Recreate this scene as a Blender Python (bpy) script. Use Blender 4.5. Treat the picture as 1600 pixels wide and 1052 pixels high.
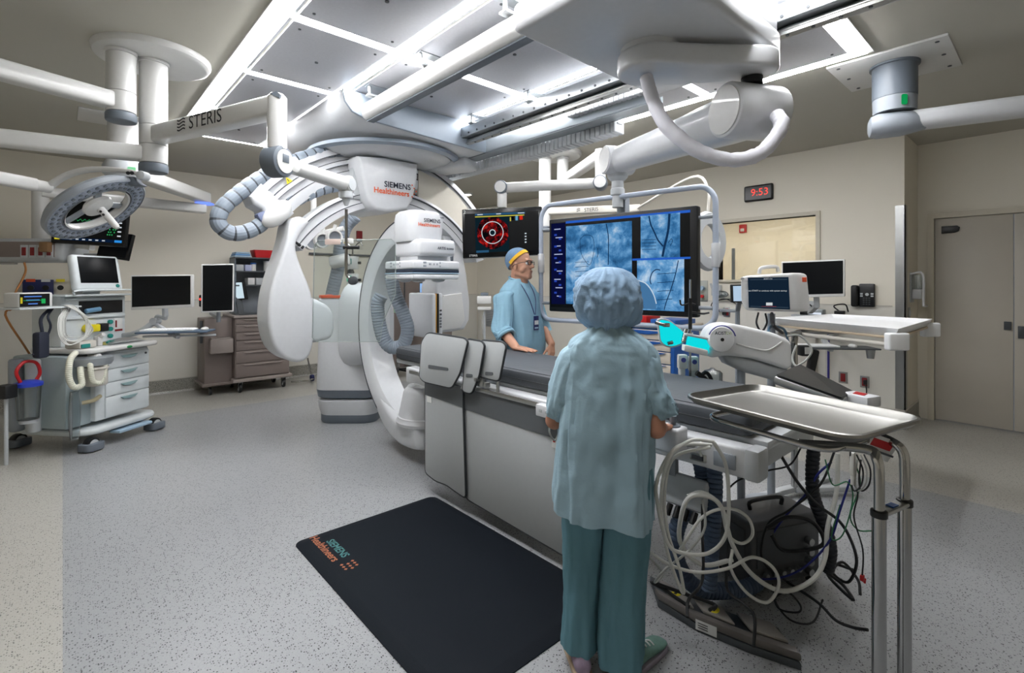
import bpy, bmesh, math, random
from mathutils import Vector, Matrix, Euler, noise
random.seed(4)
PI = math.pi
V = Vector
sc = bpy.context.scene
COL = sc.collection
for o in list(bpy.data.objects): bpy.data.objects.remove(o)

# ------------------------------------------------------------ camera, world, exposure
FPX, CX, HY, HC = 777.0, 800.0, 442.0, 1.51          # focal length in pixels, centre column, horizon row, eye height
XR, XF = 860/math.hypot(860, 777), 777/math.hypot(860, 777)
cam = bpy.data.cameras.new('camera'); cam.sensor_width = 36; cam.lens = 36*FPX/1600
cam.shift_y = -(526-HY)/1600; cam.clip_start = 0.05; cam.clip_end = 60
camo = bpy.data.objects.new('camera', cam); COL.objects.link(camo)
camo.location = (0, 0, HC); camo.rotation_euler = (PI/2, 0, -math.atan2(XF, XR)); sc.camera = camo
wd = bpy.data.worlds.new('world'); sc.world = wd; wd.use_nodes = True
wd.node_tree.nodes['Background'].inputs[0].default_value = (0.75, 0.78, 0.85, 1)
wd.node_tree.nodes['Background'].inputs[1].default_value = 0.15
sc.view_settings.view_transform = 'Standard'; sc.view_settings.look = 'None'
sc.view_settings.exposure = 0.0; sc.view_settings.gamma = 1.0; sc.view_settings.use_curve_mapping = False
LIGHT = 58.0   

# points of the room found from a direction of view and a real plane (X, Y or height) or a distance
def _w(r, d): return (XR*r+XF*d, -XF*r+XR*d)
def onz(px, py, z):
    d = FPX*(HC-z)/(py-HY); x, y = _w((px-CX)/FPX*d, d); return V((x, y, z))
def onx(px, py, X):
    u = (px-CX)/FPX; d = X/(XR*u+XF); x, y = _w(u*d, d); return V((x, y, HC-(py-HY)/FPX*d))
def ony(px, py, Y):
    u = (px-CX)/FPX; d = Y/(-XF*u+XR); x, y = _w(u*d, d); return V((x, y, HC-(py-HY)/FPX*d))
def ond(px, py, d):
    x, y = _w((px-CX)/FPX*d, d); return V((x, y, HC-(py-HY)/FPX*d))

# ------------------------------------------------------------ materials
def lin(h):
    h = h.lstrip('#'); c = [int(h[i:i+2], 16)/255 for i in (0, 2, 4)]
    return tuple((x/12.92 if x <= .04045 else ((x+.055)/1.055)**2.4) for x in c)+(1,)
MATS = {}
def mat(name, col, rough=.5, metal=0, var=.04, scale=30, bump=0, bscale=200, emit=0, alpha=1, trans=0, ior=1.45, coat=0, spec=.5):
    if name in MATS: return MATS[name]
    m = bpy.data.materials.new(name); m.use_nodes = True; n = m.node_tree; L = n.links
    b = n.nodes['Principled BSDF']; c = lin(col) if isinstance(col, str) else tuple(col)+(1,)
    b.inputs['Roughness'].default_value = rough; b.inputs['Metallic'].default_value = metal
    b.inputs['Specular IOR Level'].default_value = spec
    b.inputs['Alpha'].default_value = alpha; b.inputs['Transmission Weight'].default_value = trans
    b.inputs['IOR'].default_value = ior; b.inputs['Coat Weight'].default_value = coat
    tc = n.nodes.new('ShaderNodeTexCoord'); nz = n.nodes.new('ShaderNodeTexNoise')
    nz.inputs['Scale'].default_value = scale; nz.inputs['Detail'].default_value = 3
    L.new(tc.outputs['Object'], nz.inputs['Vector'])
    mx = n.nodes.new('ShaderNodeMix'); mx.data_type = 'RGBA'
    mx.inputs[6].default_value = tuple(x*(1-var) for x in c[:3])+(1,); mx.inputs[7].default_value = tuple(min(1, x*(1+var)) for x in c[:3])+(1,)
    L.new(nz.outputs['Fac'], mx.inputs[0]); L.new(mx.outputs[2], b.inputs['Base Color'])
    if emit:
        b.inputs['Emission Strength'].default_value = emit; L.new(mx.outputs[2], b.inputs['Emission Color'])
    if bump:
        n2 = n.nodes.new('ShaderNodeTexNoise'); n2.inputs['Scale'].default_value = bscale; n2.inputs['Detail'].default_value = 4
        L.new(tc.outputs['Object'], n2.inputs['Vector'])
        bp = n.nodes.new('ShaderNodeBump'); bp.inputs['Strength'].default_value = bump; bp.inputs['Distance'].default_value = .01
        L.new(n2.outputs['Fac'], bp.inputs['Height']); L.new(bp.outputs['Normal'], b.inputs['Normal'])
    MATS[name] = m; return m

def terrazzo(name, base, chip, chip2, dens=.30, scale=95, rough=.3):
    m = bpy.data.materials.new(name); m.use_nodes = True; n = m.node_tree; L = n.links; b = n.nodes['Principled BSDF']
    tc = n.nodes.new('ShaderNodeTexCoord')
    def chips(sc_, th, off):
        mp = n.nodes.new('ShaderNodeMapping'); mp.inputs['Location'].default_value = (off, off*.7, 0); L.new(tc.outputs['Object'], mp.inputs['Vector'])
        v = n.nodes.new('ShaderNodeTexVoronoi'); v.inputs['Scale'].default_value = sc_; L.new(mp.outputs['Vector'], v.inputs['Vector'])
        lt = n.nodes.new('ShaderNodeMath'); lt.operation = 'LESS_THAN'; L.new(v.outputs['Distance'], lt.inputs[0]); lt.inputs[1].default_value = th
        sx = n.nodes.new('ShaderNodeSeparateColor'); L.new(v.outputs['Color'], sx.inputs[0])
        g = n.nodes.new('ShaderNodeMath'); g.operation = 'GREATER_THAN'; L.new(sx.outputs[0], g.inputs[0]); g.inputs[1].default_value = 1-dens
        mu = n.nodes.new('ShaderNodeMath'); mu.operation = 'MULTIPLY'; L.new(lt.outputs[0], mu.inputs[0]); L.new(g.outputs[0], mu.inputs[1]); return mu
    nz = n.nodes.new('ShaderNodeTexNoise'); nz.inputs['Scale'].default_value = 160; nz.inputs['Detail'].default_value = 3; L.new(tc.outputs['Object'], nz.inputs['Vector'])
    c = lin(base)
    mx = n.nodes.new('ShaderNodeMix'); mx.data_type = 'RGBA'; L.new(nz.outputs['Fac'], mx.inputs[0])
    mx.inputs[6].default_value = tuple(x*.78 for x in c[:3])+(1,); mx.inputs[7].default_value = tuple(x*1.2 for x in c[:3])+(1,)
    prev = mx.outputs[2]
    for cc, s_, th, off in ((chip2, scale*1.15, .36, 3.3), (chip, scale, .36, 0)):
        a = chips(s_, th, off); m2 = n.nodes.new('ShaderNodeMix'); m2.data_type = 'RGBA'; L.new(a.outputs[0], m2.inputs[0])
        L.new(prev, m2.inputs[6]); m2.inputs[7].default_value = lin(cc); prev = m2.outputs[2]
    L.new(prev, b.inputs['Base Color']); b.inputs['Roughness'].default_value = rough
    b.inputs['Specular IOR Level'].default_value = .5
    MATS[name] = m; return m

def glass(name, tint=(.93, .97, .97), fac=.08, rough=.02):
    m = bpy.data.materials.new(name); m.use_nodes = True; n = m.node_tree; n.nodes.clear(); L = n.links
    o = n.nodes.new('ShaderNodeOutputMaterial'); t = n.nodes.new('ShaderNodeBsdfTransparent'); t.inputs[0].default_value = tint+(1,)
    g = n.nodes.new('ShaderNodeBsdfGlossy'); g.inputs['Roughness'].default_value = rough
    f = n.nodes.new('ShaderNodeFresnel'); f.inputs[0].default_value = 1.45
    ad = n.nodes.new('ShaderNodeMath'); ad.operation = 'ADD'; ad.inputs[1].default_value = fac-.03; ad.use_clamp = True; L.new(f.outputs[0], ad.inputs[0])
    x = n.nodes.new('ShaderNodeMixShader'); L.new(ad.outputs[0], x.inputs[0]); L.new(t.outputs[0], x.inputs[1]); L.new(g.outputs[0], x.inputs[2]); L.new(x.outputs[0], o.inputs[0])
    MATS[name] = m; return m

def angiogram(name, seed, e=1.0):
    """a blue x-ray picture on a screen: soft cloudy tissue with darker spine bands"""
    m = bpy.data.materials.new(name); m.use_nodes = True; n = m.node_tree; n.nodes.clear(); L = n.links
    o = n.nodes.new('ShaderNodeOutputMaterial'); em = n.nodes.new('ShaderNodeEmission'); em.inputs[1].default_value = e; L.new(em.outputs[0], o.inputs[0])
    tc = n.nodes.new('ShaderNodeTexCoord'); mp = n.nodes.new('ShaderNodeMapping'); mp.inputs['Location'].default_value = (seed, seed*1.7, seed*.3); L.new(tc.outputs['Object'], mp.inputs['Vector'])
    a = n.nodes.new('ShaderNodeTexNoise'); a.inputs['Scale'].default_value = 6; a.inputs['Detail'].default_value = 12; a.inputs['Roughness'].default_value = .66; a.inputs['Distortion'].default_value = .35
    L.new(mp.outputs[0], a.inputs['Vector'])
    w = n.nodes.new('ShaderNodeTexWave'); w.inputs['Scale'].default_value = 3.2; w.inputs['Distortion'].default_value = 5; w.inputs['Detail'].default_value = 3; w.bands_direction = 'Z'
    L.new(mp.outputs[0], w.inputs['Vector'])
    ad = n.nodes.new('ShaderNodeMath'); ad.operation = 'MULTIPLY_ADD'; L.new(w.outputs['Fac'], ad.inputs[0]); ad.inputs[1].default_value = .05; L.new(a.outputs['Fac'], ad.inputs[2])
    r = n.nodes.new('ShaderNodeValToRGB'); L.new(ad.outputs[0], r.inputs[0]); e_ = r.color_ramp.elements
    e_[0].position = .33; e_[0].color = lin('#1e4a78'); e_[1].position = .74; e_[1].color = lin('#cfe6fa')
    q = e_.new(.47); q.color = lin('#3f7db4'); q = e_.new(.58); q.color = lin('#6ea9dc')
    L.new(r.outputs[0], em.inputs[0]); MATS[name] = m; return m

def emis(name, col, s=1.0):
    if name in MATS: return MATS[name]
    m = bpy.data.materials.new(name); m.use_nodes = True; n = m.node_tree; n.nodes.clear()
    o = n.nodes.new('ShaderNodeOutputMaterial'); em = n.nodes.new('ShaderNodeEmission'); em.inputs[0].default_value = lin(col); em.inputs[1].default_value = s
    n.links.new(em.outputs[0], o.inputs[0]); MATS[name] = m; return m

WHITE = mat('white_plastic', '#c9cbce', .32, coat=.15); WHITE2 = mat('white_enamel', '#d0d0ce', .28, coat=.2)
BRIGHT = mat('bright_white_plastic', '#e6e7e8', .35); CREAM = mat('cream_plastic', '#c6c2b9', .45); LGREY = mat('light_grey_plastic', '#b4b8bb', .45); GREY = mat('grey_plastic', '#8a9097', .45)
SLATE = mat('slate_plastic', '#656d76', .45); DGREY = mat('dark_grey_plastic', '#44484c', .5); BLACK = mat('black_plastic', '#121315', .4)
BLACKG = mat('black_gloss', '#07080a', .2, spec=.35); RUB = mat('black_rubber', '#191a1b', .8)
STEEL = mat('stainless_steel', '#b9bab8', .18, 1, var=.06, scale=8); BRUSH = mat('brushed_steel', '#a9aaa8', .32, 1, var=.08, scale=12)
ALU = mat('aluminium', '#b6babd', .35, .8); CHROME = mat('chrome', '#a9a9a8', .12, 1)
RED = mat('red_plastic', '#b3161b', .4); DRED = mat('dark_red', '#7a1518', .5); ORANGE = mat('orange_plastic', '#d2512a', .4); YEL = mat('yellow_plastic', '#d9c81c', .45)
BLUE = mat('blue_plastic', '#1f57a4', .4); DBLUE = mat('navy_plastic', '#1c2458', .45); LBLUE = mat('pale_blue_plastic', '#9fb8cc', .45); GREEN = mat('green_plastic', '#1f8a4c', .4); TEAL = mat('teal_plastic', '#1d7a72', .4)
BROWN = mat('taupe_metal', '#7b706b', .45); LBROWN = mat('taupe_light', '#978d88', .45)
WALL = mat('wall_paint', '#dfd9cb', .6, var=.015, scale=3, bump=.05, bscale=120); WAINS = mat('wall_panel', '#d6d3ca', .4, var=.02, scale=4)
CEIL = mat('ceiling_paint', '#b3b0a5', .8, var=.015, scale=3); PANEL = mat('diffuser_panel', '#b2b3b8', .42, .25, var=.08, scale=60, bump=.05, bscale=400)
DOORM = mat('door_laminate', '#b9b3a8', .5, var=.03, scale=6); FRAME = mat('frame_paint', '#cac3b3', .5)
VINYL = mat('mattress_vinyl', '#3d4146', .55, var=.08, scale=10, bump=.12, bscale=40); APRON = mat('apron_vinyl', '#b4b8ba', .55, var=.03, bump=.03, bscale=60); APRONB = mat('apron_band', '#5d6164', .6); EDGE = mat('apron_edging', '#2e3134', .6)
HOSE = mat('grey_hose', '#808a95', .5); CABLE = mat('grey_cable', '#a9aba7', .5); CABLEW = mat('pale_cable', '#c9cac5', .45); CABLEK = mat('black_cable', '#17181b', .55); CABLEB = mat('blue_cable', '#1b2370', .5); CABLED = mat('slate_hose', '#46566d', .55)
SCRUB = mat('scrub_cloth', '#83a9bc', .85, var=.09, scale=12, bump=.4, bscale=26); GOWN = mat('gown_cloth', '#97b3c1', .85, var=.08, scale=9, bump=.45, bscale=22); PANTS = mat('trouser_cloth', '#59828f', .85, var=.06, scale=12, bump=.2, bscale=30)
SKIN = mat('skin', '#b98a72', .55, var=.08, scale=25); SKIN2 = mat('skin_warm', '#b5826a', .55, var=.08, scale=25)
CLEAR = glass('clear_acrylic'); PANE = glass('window_pane', (.97, .97, .95), .05); SMOKE = glass('pale_plastic_film', (.75, .8, .82), .12, .3)
LAMP = emis('strip_lamp', '#fbfbfd', LIGHT)
SCRK = mat('dark_screen', '#06080b', .3, spec=.25); SCRN = emis('navy_screen', '#0a0f38', .9)
TAPE = mat('paper_label', '#d9dad8', .6); SILVER = mat('silver_paint', '#9da4a8', .35, .5)

# ------------------------------------------------------------ mesh builder
def frame_from(w, up=None):
    w = V(w).normalized(); up = V(up) if up else (V((0, 0, 1)) if abs(w.z) < .95 else V((0, 1, 0)))
    u = up.cross(w).normalized(); v = w.cross(u); return u, v, w
def catmull(pts, sub=6, closed=False):
    P_ = [V(p) for p in pts]; n = len(P_); out = []
    if n < 3: return P_
    for i in range(n if closed else n-1):
        p1, p2 = P_[i], P_[(i+1) % n]
        p0 = P_[i-1] if (i > 0 or closed) else p1*2-p2; p3 = P_[(i+2) % n] if (i+2 < n or closed) else p2*2-p1
        for k in range(sub):
            t = k/sub; out.append(.5*((2*p1)+(p2-p0)*t+(2*p0-5*p1+4*p2-p3)*t*t+(3*p1-p0-3*p2+p3)*t**3))
    if not closed: out.append(P_[-1])
    return out
def rrect(w, h, r, n=4):
    r = min(r, w/2-1e-4, h/2-1e-4); o = []
    for cx, cy, a in ((w/2-r, h/2-r, 0), (-w/2+r, h/2-r, 90), (-w/2+r, -h/2+r, 180), (w/2-r, -h/2+r, 270)):
        for k in range(n+1):
            t = math.radians(a+90*k/n); o.append((cx+r*math.cos(t), cy+r*math.sin(t)))
    return o
def circ(r, n=16, ry=None): return [(r*math.cos(2*PI*k/n), (ry or r)*math.sin(2*PI*k/n)) for k in range(n)]

class MB:
    def __init__(s): s.v = []; s.f = []; s.m = []; s.mi = 0; s.X = Matrix()
    def add(s, vs, fs):
        b = len(s.v); s.v.extend(s.X @ V(p) for p in vs)
        for f in fs: s.f.append(tuple(b+i for i in f)); s.m.append(s.mi)
        return s
    def mat(s, i): s.mi = i; return s
    def bmadd(s, bm):
        bm.verts.ensure_lookup_table(); bm.verts.index_update()
        s.add([v.co.copy() for v in bm.verts], [[v.index for v in f.verts] for f in bm.faces]); bm.free(); return s
    def box(s, c, d, b=0, seg=2, rot=None):
        bm = bmesh.new(); bmesh.ops.create_cube(bm, size=1)
        for v in bm.verts: v.co = V((v.co.x*d[0], v.co.y*d[1], v.co.z*d[2]))
        if b: bmesh.ops.bevel(bm, geom=bm.edges[:], offset=min(b, min(d)*.49), segments=seg, profile=.5, affect='EDGES')
        R = rot.to_4x4() if isinstance(rot, Matrix) else (Euler([math.radians(a) for a in rot]).to_matrix().to_4x4() if rot else Matrix())
        bm.transform(Matrix.Translation(V(c)) @ R); return s.bmadd(bm)
    def span(s, a, c, b=0, seg=2):
        a, c = V(a), V(c); return s.box((a+c)/2, [max(abs(x), 1e-4) for x in (c-a)], b, seg)
    def loft(s, rings, cap=True, closed_path=False):
        n = len(rings[0]); vs = [p for r in rings for p in r]; fs = []; m = len(rings)
        for i in range(m if closed_path else m-1):
            for k in range(n):
                a, b_ = i*n, ((i+1) % m)*n; k2 = (k+1) % n; fs.append((a+k, a+k2, b_+k2, b_+k))
        if cap and not closed_path: fs.append(tuple(range(n))[::-1]); fs.append(tuple((m-1)*n+k for k in range(n)))
        return s.add(vs, fs)
    def cyl(s, a, c, r, r2=None, n=24, b=0):
        a, c = V(a), V(c); u, v, w = frame_from(c-a); r2 = r if r2 is None else r2; L = (c-a).length
        st = [(0, r), (L, r2)] if not b else [(0, r-b), (b*.3, r-b*.3), (b, r), (L-b, r2), (L-b*.3, r2-b*.3), (L, r2-b)]
        return s.loft([[a+w*t+u*q[0]+v*q[1] for q in circ(rr, n)] for t, rr in st])
    def lathe(s, prof, o=(0, 0, 0), w=(0, 0, 1), n=32, cap=True):
        o = V(o); u, v, w = frame_from(w)
        return s.loft([[o+w*h+u*q[0]+v*q[1] for q in circ(max(r, 1e-4), n)] for r, h in prof], cap)
    def sweep(s, pts, prof, up=(0, 0, 1), closed=False, cap=True, scale=None):
        P_ = [V(p) for p in pts]; n = len(P_); rings = []; pu = None
        for i in range(n):
            a = P_[i-1] if (i > 0 or closed) else P_[i]; c = P_[(i+1) % n] if (i < n-1 or closed) else P_[i]
            t = (c-a).normalized()
            if up is not None: ref = V(up)
            else:
                if pu is None: ref = V((0, 0, 1)) if abs(t.z) < .9 else V((0, 1, 0))
                else: ref = pu
            u = ref.cross(t)
            if u.length < 1e-4: u = V((1, 0, 0)).cross(t)
            u.normalize(); v = t.cross(u); pu = v
            k = scale[i] if scale else 1
            rings.append([P_[i]+u*q[0]*k+v*q[1]*k for q in prof])
        return s.loft(rings, cap, closed)
    def tube(s, pts, r, n=8, sub=5, closed=False):
        p = catmull(pts, sub, closed) if sub > 1 else [V(q) for q in pts]; return s.sweep(p, circ(r, n), None, closed)
    def corr(s, pts, r, pitch=.02, n=14, amp=.08, groove=False):
        p = catmull(pts, 12); o = [p[0]]; acc = 0
        L = sum((p[i+1]-p[i]).length for i in range(len(p)-1)); k = int(L/pitch*6); j = 0; d = 0; out = []
        for q in range(k+1):
            t = q*L/k
            while j < len(p)-2 and d+(p[j+1]-p[j]).length < t: d += (p[j+1]-p[j]).length; j += 1
            l = (p[j+1]-p[j]).length; out.append(p[j].lerp(p[j+1], min(1, (t-d)/max(l, 1e-6))))
        f0 = len(s.f)
        s.sweep(out, circ(r, n), None, scale=[(1+amp*.4*math.sin(PI*((i % 6)-1)/4)) if i % 6 else 1-amp*1.6 for i in range(len(out))])
        if groove:
            for q in range((len(out)-1)*n):
                if (q//n) % 6 == 0: s.m[f0+q] = 1
        return s
    def prism(s, poly, o, u, v, d, b=0, seg=2):
        """outline poly (2-d) in the plane o,u,v pushed along u x v by d, edges rounded by b"""
        o, u, v = V(o), V(u).normalized(), V(v).normalized(); w = u.cross(v)
        bm = bmesh.new(); A = [bm.verts.new(o+u*p[0]+v*p[1]) for p in poly]; f = bm.faces.new(A)
        r = bmesh.ops.extrude_face_region(bm, geom=[f]); bmesh.ops.translate(bm, vec=w*d, verts=[e for e in r['geom'] if isinstance(e, bmesh.types.BMVert)])
        bmesh.ops.recalc_face_normals(bm, faces=bm.faces[:])
        if b:
            big = [f_ for f_ in bm.faces if len(f_.verts) == len(poly)]; ed = {e for f_ in big for e in f_.edges}
            bmesh.ops.bevel(bm, geom=list(ed), offset=b, segments=seg, profile=.5, affect='EDGES', clamp_overlap=True)
        return s.bmadd(bm)
    def pw(s, pts, d, b=0, seg=2):
        """outline of world points lying in one plane, thickened by the vector d"""
        pts = [V(p) for p in pts]; bm = bmesh.new(); f = bm.faces.new([bm.verts.new(p) for p in pts])
        r = bmesh.ops.extrude_face_region(bm, geom=[f]); bmesh.ops.translate(bm, vec=V(d), verts=[e for e in r['geom'] if isinstance(e, bmesh.types.BMVert)])
        bmesh.ops.recalc_face_normals(bm, faces=bm.faces[:])
        if b:
            big = [f_ for f_ in bm.faces if len(f_.verts) == len(pts)]; ed = {e for f_ in big for e in f_.edges}
            bmesh.ops.bevel(bm, geom=list(ed), offset=b, segments=seg, profile=.5, affect='EDGES', clamp_overlap=True)
        return s.bmadd(bm)
    def sph(s, c, r, n=20, m=12, rot=None):
        r = (r, r, r) if not hasattr(r, '__len__') else r; c = V(c); R = rot if rot else Matrix.Identity(3)
        rings = []
        for i in range(m+1):
            a = -PI/2+PI*i/m; rings.append([c+R @ V((r[0]*math.cos(a)*math.cos(2*PI*k/n)+1e-6*k, r[1]*math.cos(a)*math.sin(2*PI*k/n), r[2]*math.sin(a))) for k in range(n)])
        return s.loft(rings)
    def quad(s, *p): return s.add(p, [tuple(range(len(p)))])
    def arc(s, c, u, v, a0, a1, prof, n=48):
        """sweep a profile of (radius, sideways) points round a circle, angles in degrees from u to v"""
        c, u, v = V(c), V(u), V(v); w = u.cross(v); rings = []
        for i in range(n+1):
            a = math.radians(a0+(a1-a0)*i/n); e = u*math.cos(a)+v*math.sin(a); rings.append([c+e*p[0]+w*p[1] for p in prof])
        return s.loft(rings)

def rootM(o):
    while o.parent: o = o.parent
    return Matrix.Translation(o.location) @ o.rotation_euler.to_matrix().to_4x4()
def build(mb, name, m, parent=None, ang=35, label=None, flat=False):
    """ONE mesh object from a builder holding world points; parent None = top level, origin at its base"""
    me = bpy.data.meshes.new(name); vs = mb.v
    if parent: M = rootM(parent).inverted(); org = None
    else:
        lo = [min(v[i] for v in vs) for i in range(3)]; hi = [max(v[i] for v in vs) for i in range(3)]
        org = V(((lo[0]+hi[0])/2, (lo[1]+hi[1])/2, lo[2])); M = Matrix.Translation(-org)
    me.from_pydata([M @ v for v in vs], [], mb.f)
    bm = bmesh.new(); bm.from_mesh(me); bmesh.ops.recalc_face_normals(bm, faces=bm.faces[:]); bm.to_mesh(me); bm.free()
    ms = m if isinstance(m, (list, tuple)) else [m]
    for x in ms: me.materials.append(x)
    me.polygons.foreach_set('material_index', mb.m)
    if not flat:
        me.shade_smooth(); me.set_sharp_from_angle(angle=math.radians(ang))
    me.update(); o = bpy.data.objects.new(name, me); COL.objects.link(o)
    if parent: o.parent = parent
    else: o.location = org
    if label: o['label'] = label
    return o
def tag(o, label, cat, group=None, kind=None):
    if label: o['label'] = label
    if cat: o['category'] = cat
    if group: o['group'] = group
    if kind: o['kind'] = kind
    return o
def thing(name, label, cat, loc=(0, 0, 0), rz=0, group=None):
    o = bpy.data.objects.new(name, None); COL.objects.link(o); o.empty_display_size = .1
    o.location = loc; o.rotation_euler = (0, 0, math.radians(rz)); return tag(o, label, cat, group)
def solo(mb, name, m, label, cat, group=None, **k): return tag(build(mb, name, m, **k), label, cat, group)
def struct(name, mb, m, parent=None, **k):
    o = build(mb, name, m, parent, **k)
    if not parent: o['kind'] = 'structure'
    return o
def text_mb(mb, s, o, u, v, size, align='CENTER', depth=.0006, bold=False):
    cu = bpy.data.curves.new('lettering', 'FONT'); cu.body = s; cu.size = size; cu.extrude = 0; cu.align_x = align; cu.align_y = 'CENTER'; cu.resolution_u = 3
    if bold: cu.offset = size*.02
    ob = bpy.data.objects.new('lettering', cu); COL.objects.link(ob); bpy.context.view_layer.update()
    me = bpy.data.meshes.new_from_object(ob.evaluated_get(bpy.context.evaluated_depsgraph_get()))
    bpy.data.objects.remove(ob); bpy.data.curves.remove(cu)
    o, u, v = V(o), V(u).normalized(), V(v).normalized(); w = u.cross(v)
    mb.add([o+u*p.co.x+v*p.co.y+w*depth for p in me.vertices], [list(f.vertices) for f in me.polygons]); bpy.data.meshes.remove(me); return mb
def copy_tree(root, loc, rz=None, label=None, group=None):
    r = root.copy(); COL.objects.link(r); r.location = loc
    if rz is not None: r.rotation_euler = (0, 0, math.radians(rz))
    if label: r['label'] = label
    if group: r['group'] = group
    for ch in [o for o in bpy.data.objects if o.parent == root]:
        c = ch.copy(); COL.objects.link(c); c.parent = r
        for g in [o for o in bpy.data.objects if o.parent == ch]:
            d = g.copy(); COL.objects.link(d); d.parent = c
    return r
X_, Y_, Z_ = V((1, 0, 0)), V((0, 1, 0)), V((0, 0, 1))
# ================================================================ THE ROOM
H = 3.05; XL, XR_, YB, YF, XD, YC = -2.4, 6.43, 8.2, -2.8, 7.12, 1.09
TF = terrazzo('terrazzo_field', '#9a9c9e', '#1c1d1f', '#6c6e70', .22, 118, .30)
TB = terrazzo('terrazzo_border', '#b0aea7', '#3a3936', '#8d897e', .22, 125, .30)
TC = terrazzo('terrazzo_cove', '#8d8b83', '#3c3c3a', '#b0aca2', .5, 110, .35)
fl = MB()
fl.mat(0).box(((XL+XD)/2, (YB+YF)/2, -.05), (XD-XL+.2, YB-YF+.2, .1))
fl.mat(1).box((2.32, 2.65, 0), (4.64, 8.25, .002)); struct('floor', fl, [TB, TF], flat=True)
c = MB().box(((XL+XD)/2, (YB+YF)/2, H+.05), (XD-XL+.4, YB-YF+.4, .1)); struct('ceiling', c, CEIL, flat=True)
struct('wall_back', MB().span((XL-.1, YB, 0), (XR_+2.2, YB+.1, H)), WALL, flat=True)
struct('wall_left', MB().span((XL-.1, YF, 0), (XL, YB, H)), WALL, flat=True)
struct('wall_front', MB().span((XL-.1, YF-.1, 0), (XD+.1, YF, H)), WALL, flat=True)
WY0, WY1, WZ0, WZ1 = 1.90, 3.04, 1.55, 2.29           # control-room window opening
w = MB(); w.span((XR_, YC, 0), (XR_+.12, WY0, H)); w.span((XR_, WY1, 0), (XR_+.12, YB, H)); w.span((XR_, WY0, 0), (XR_+.12, WY1, WZ0)); w.span((XR_, WY0, WZ1), (XR_+.12, WY1, H))
struct('wall_right', w, WALL, flat=True)
w = MB(); w.span((XR_+.12, YC, 0), (XD+.1, YC+.1, H)); struct('wall_return', w, WALL, flat=True)
DY0, DY1, DZ = -.29, .945, 2.215
w = MB(); w.span((XD, DY1, 0), (XD+.1, YC, H)); w.span((XD, YF, 0), (XD+.1, DY0, H)); w.span((XD, DY0, DZ), (XD+.1, DY1, H)); struct('wall_door', w, WALL, flat=True)
# skirting of dark terrazzo with its pale top edge
def cove(name, a, b, n):
    m = MB(); a, b, n = V(a), V(b), V(n); h = .185
    m.mat(0).pw([a, a+n*.03, a+n*.012+Z_*.03, a+n*.012+Z_*h, a+Z_*h], b-a)
    m.mat(1).pw([a+Z_*h, a+n*.014+Z_*h, a+n*.014+Z_*(h+.012), a+Z_*(h+.012)], b-a); struct(name, m, [TC, CREAM], flat=True)
cove('baseboard_back', (XL, YB, 0), (XR_, YB, 0), (0, -1, 0)); cove('baseboard_right', (XR_, YC, 0), (XR_, YB-.03, 0), (-1, 0, 0))
cove('baseboard_return', (XR_-.03, YC, 0), (XD, YC, 0), (0, -1, 0))
# wall protection panels up to chair height, with a thin capping
m = MB(); m.mat(0).span((XL, YB-.006, .197), (XR_-.01, YB, 1.262)); m.mat(1).span((XL, YB-.016, 1.262), (XR_-.02, YB, 1.275)); struct('trim_1', m, [WAINS, CREAM], flat=True)
m = MB(); m.mat(0).span((XR_-.006, YC, .197), (XR_, YB-.02, 1.262)); m.mat(1).span((XR_-.014, YC+.1, 1.262), (XR_, YB-.02, 1.272)); struct('trim_2', m, [WAINS, CREAM], flat=True)
m = MB(); m.span((XR_-.012, YC-.012, .2), (XR_+.0, YC+.075, 2.31)); m.span((XR_-.012, YC-.012, .2), (XR_+.06, YC, 2.31)); struct('trim_3', m, BRUSH)
# sliding double door with its casing
m = MB(); m.span((XD-.03, DY1, 0), (XD, DY1+.055, DZ+.06)); m.span((XD-.03, DY0-.055, 0), (XD, DY0, DZ+.06)); m.span((XD-.03, DY0, DZ), (XD, DY1, DZ+.06)); struct('trim_4', m, FRAME)
d1 = struct('door_1', MB().span((XD+.01, .333, .012), (XD+.05, DY1-.006, DZ-.006), .003), DOORM)
build(MB().span((XD-.012, .345, 1.03), (XD+.012, .40, 1.115), .004), 'door_handle', DGREY, d1)
m = MB(); m.prism([(0, 0), (.13, 0), (.15, -.02), (.14, -.06), (.11, -.075), (0, -.08)], (XD+.008, .885, 2.125), (0, -1, 0), (0, 0, 1), .02, .004); build(m, 'edge_plate', BLACK, d1)
d2 = struct('door_2', MB().span((XD+.01, DY0+.006, .012), (XD+.05, .325, DZ-.006), .003), DOORM)
build(MB().span((XD-.006, .24, .95), (XD+.012, .30, 1.075), .004), 'door_handle', DGREY, d2)
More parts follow.
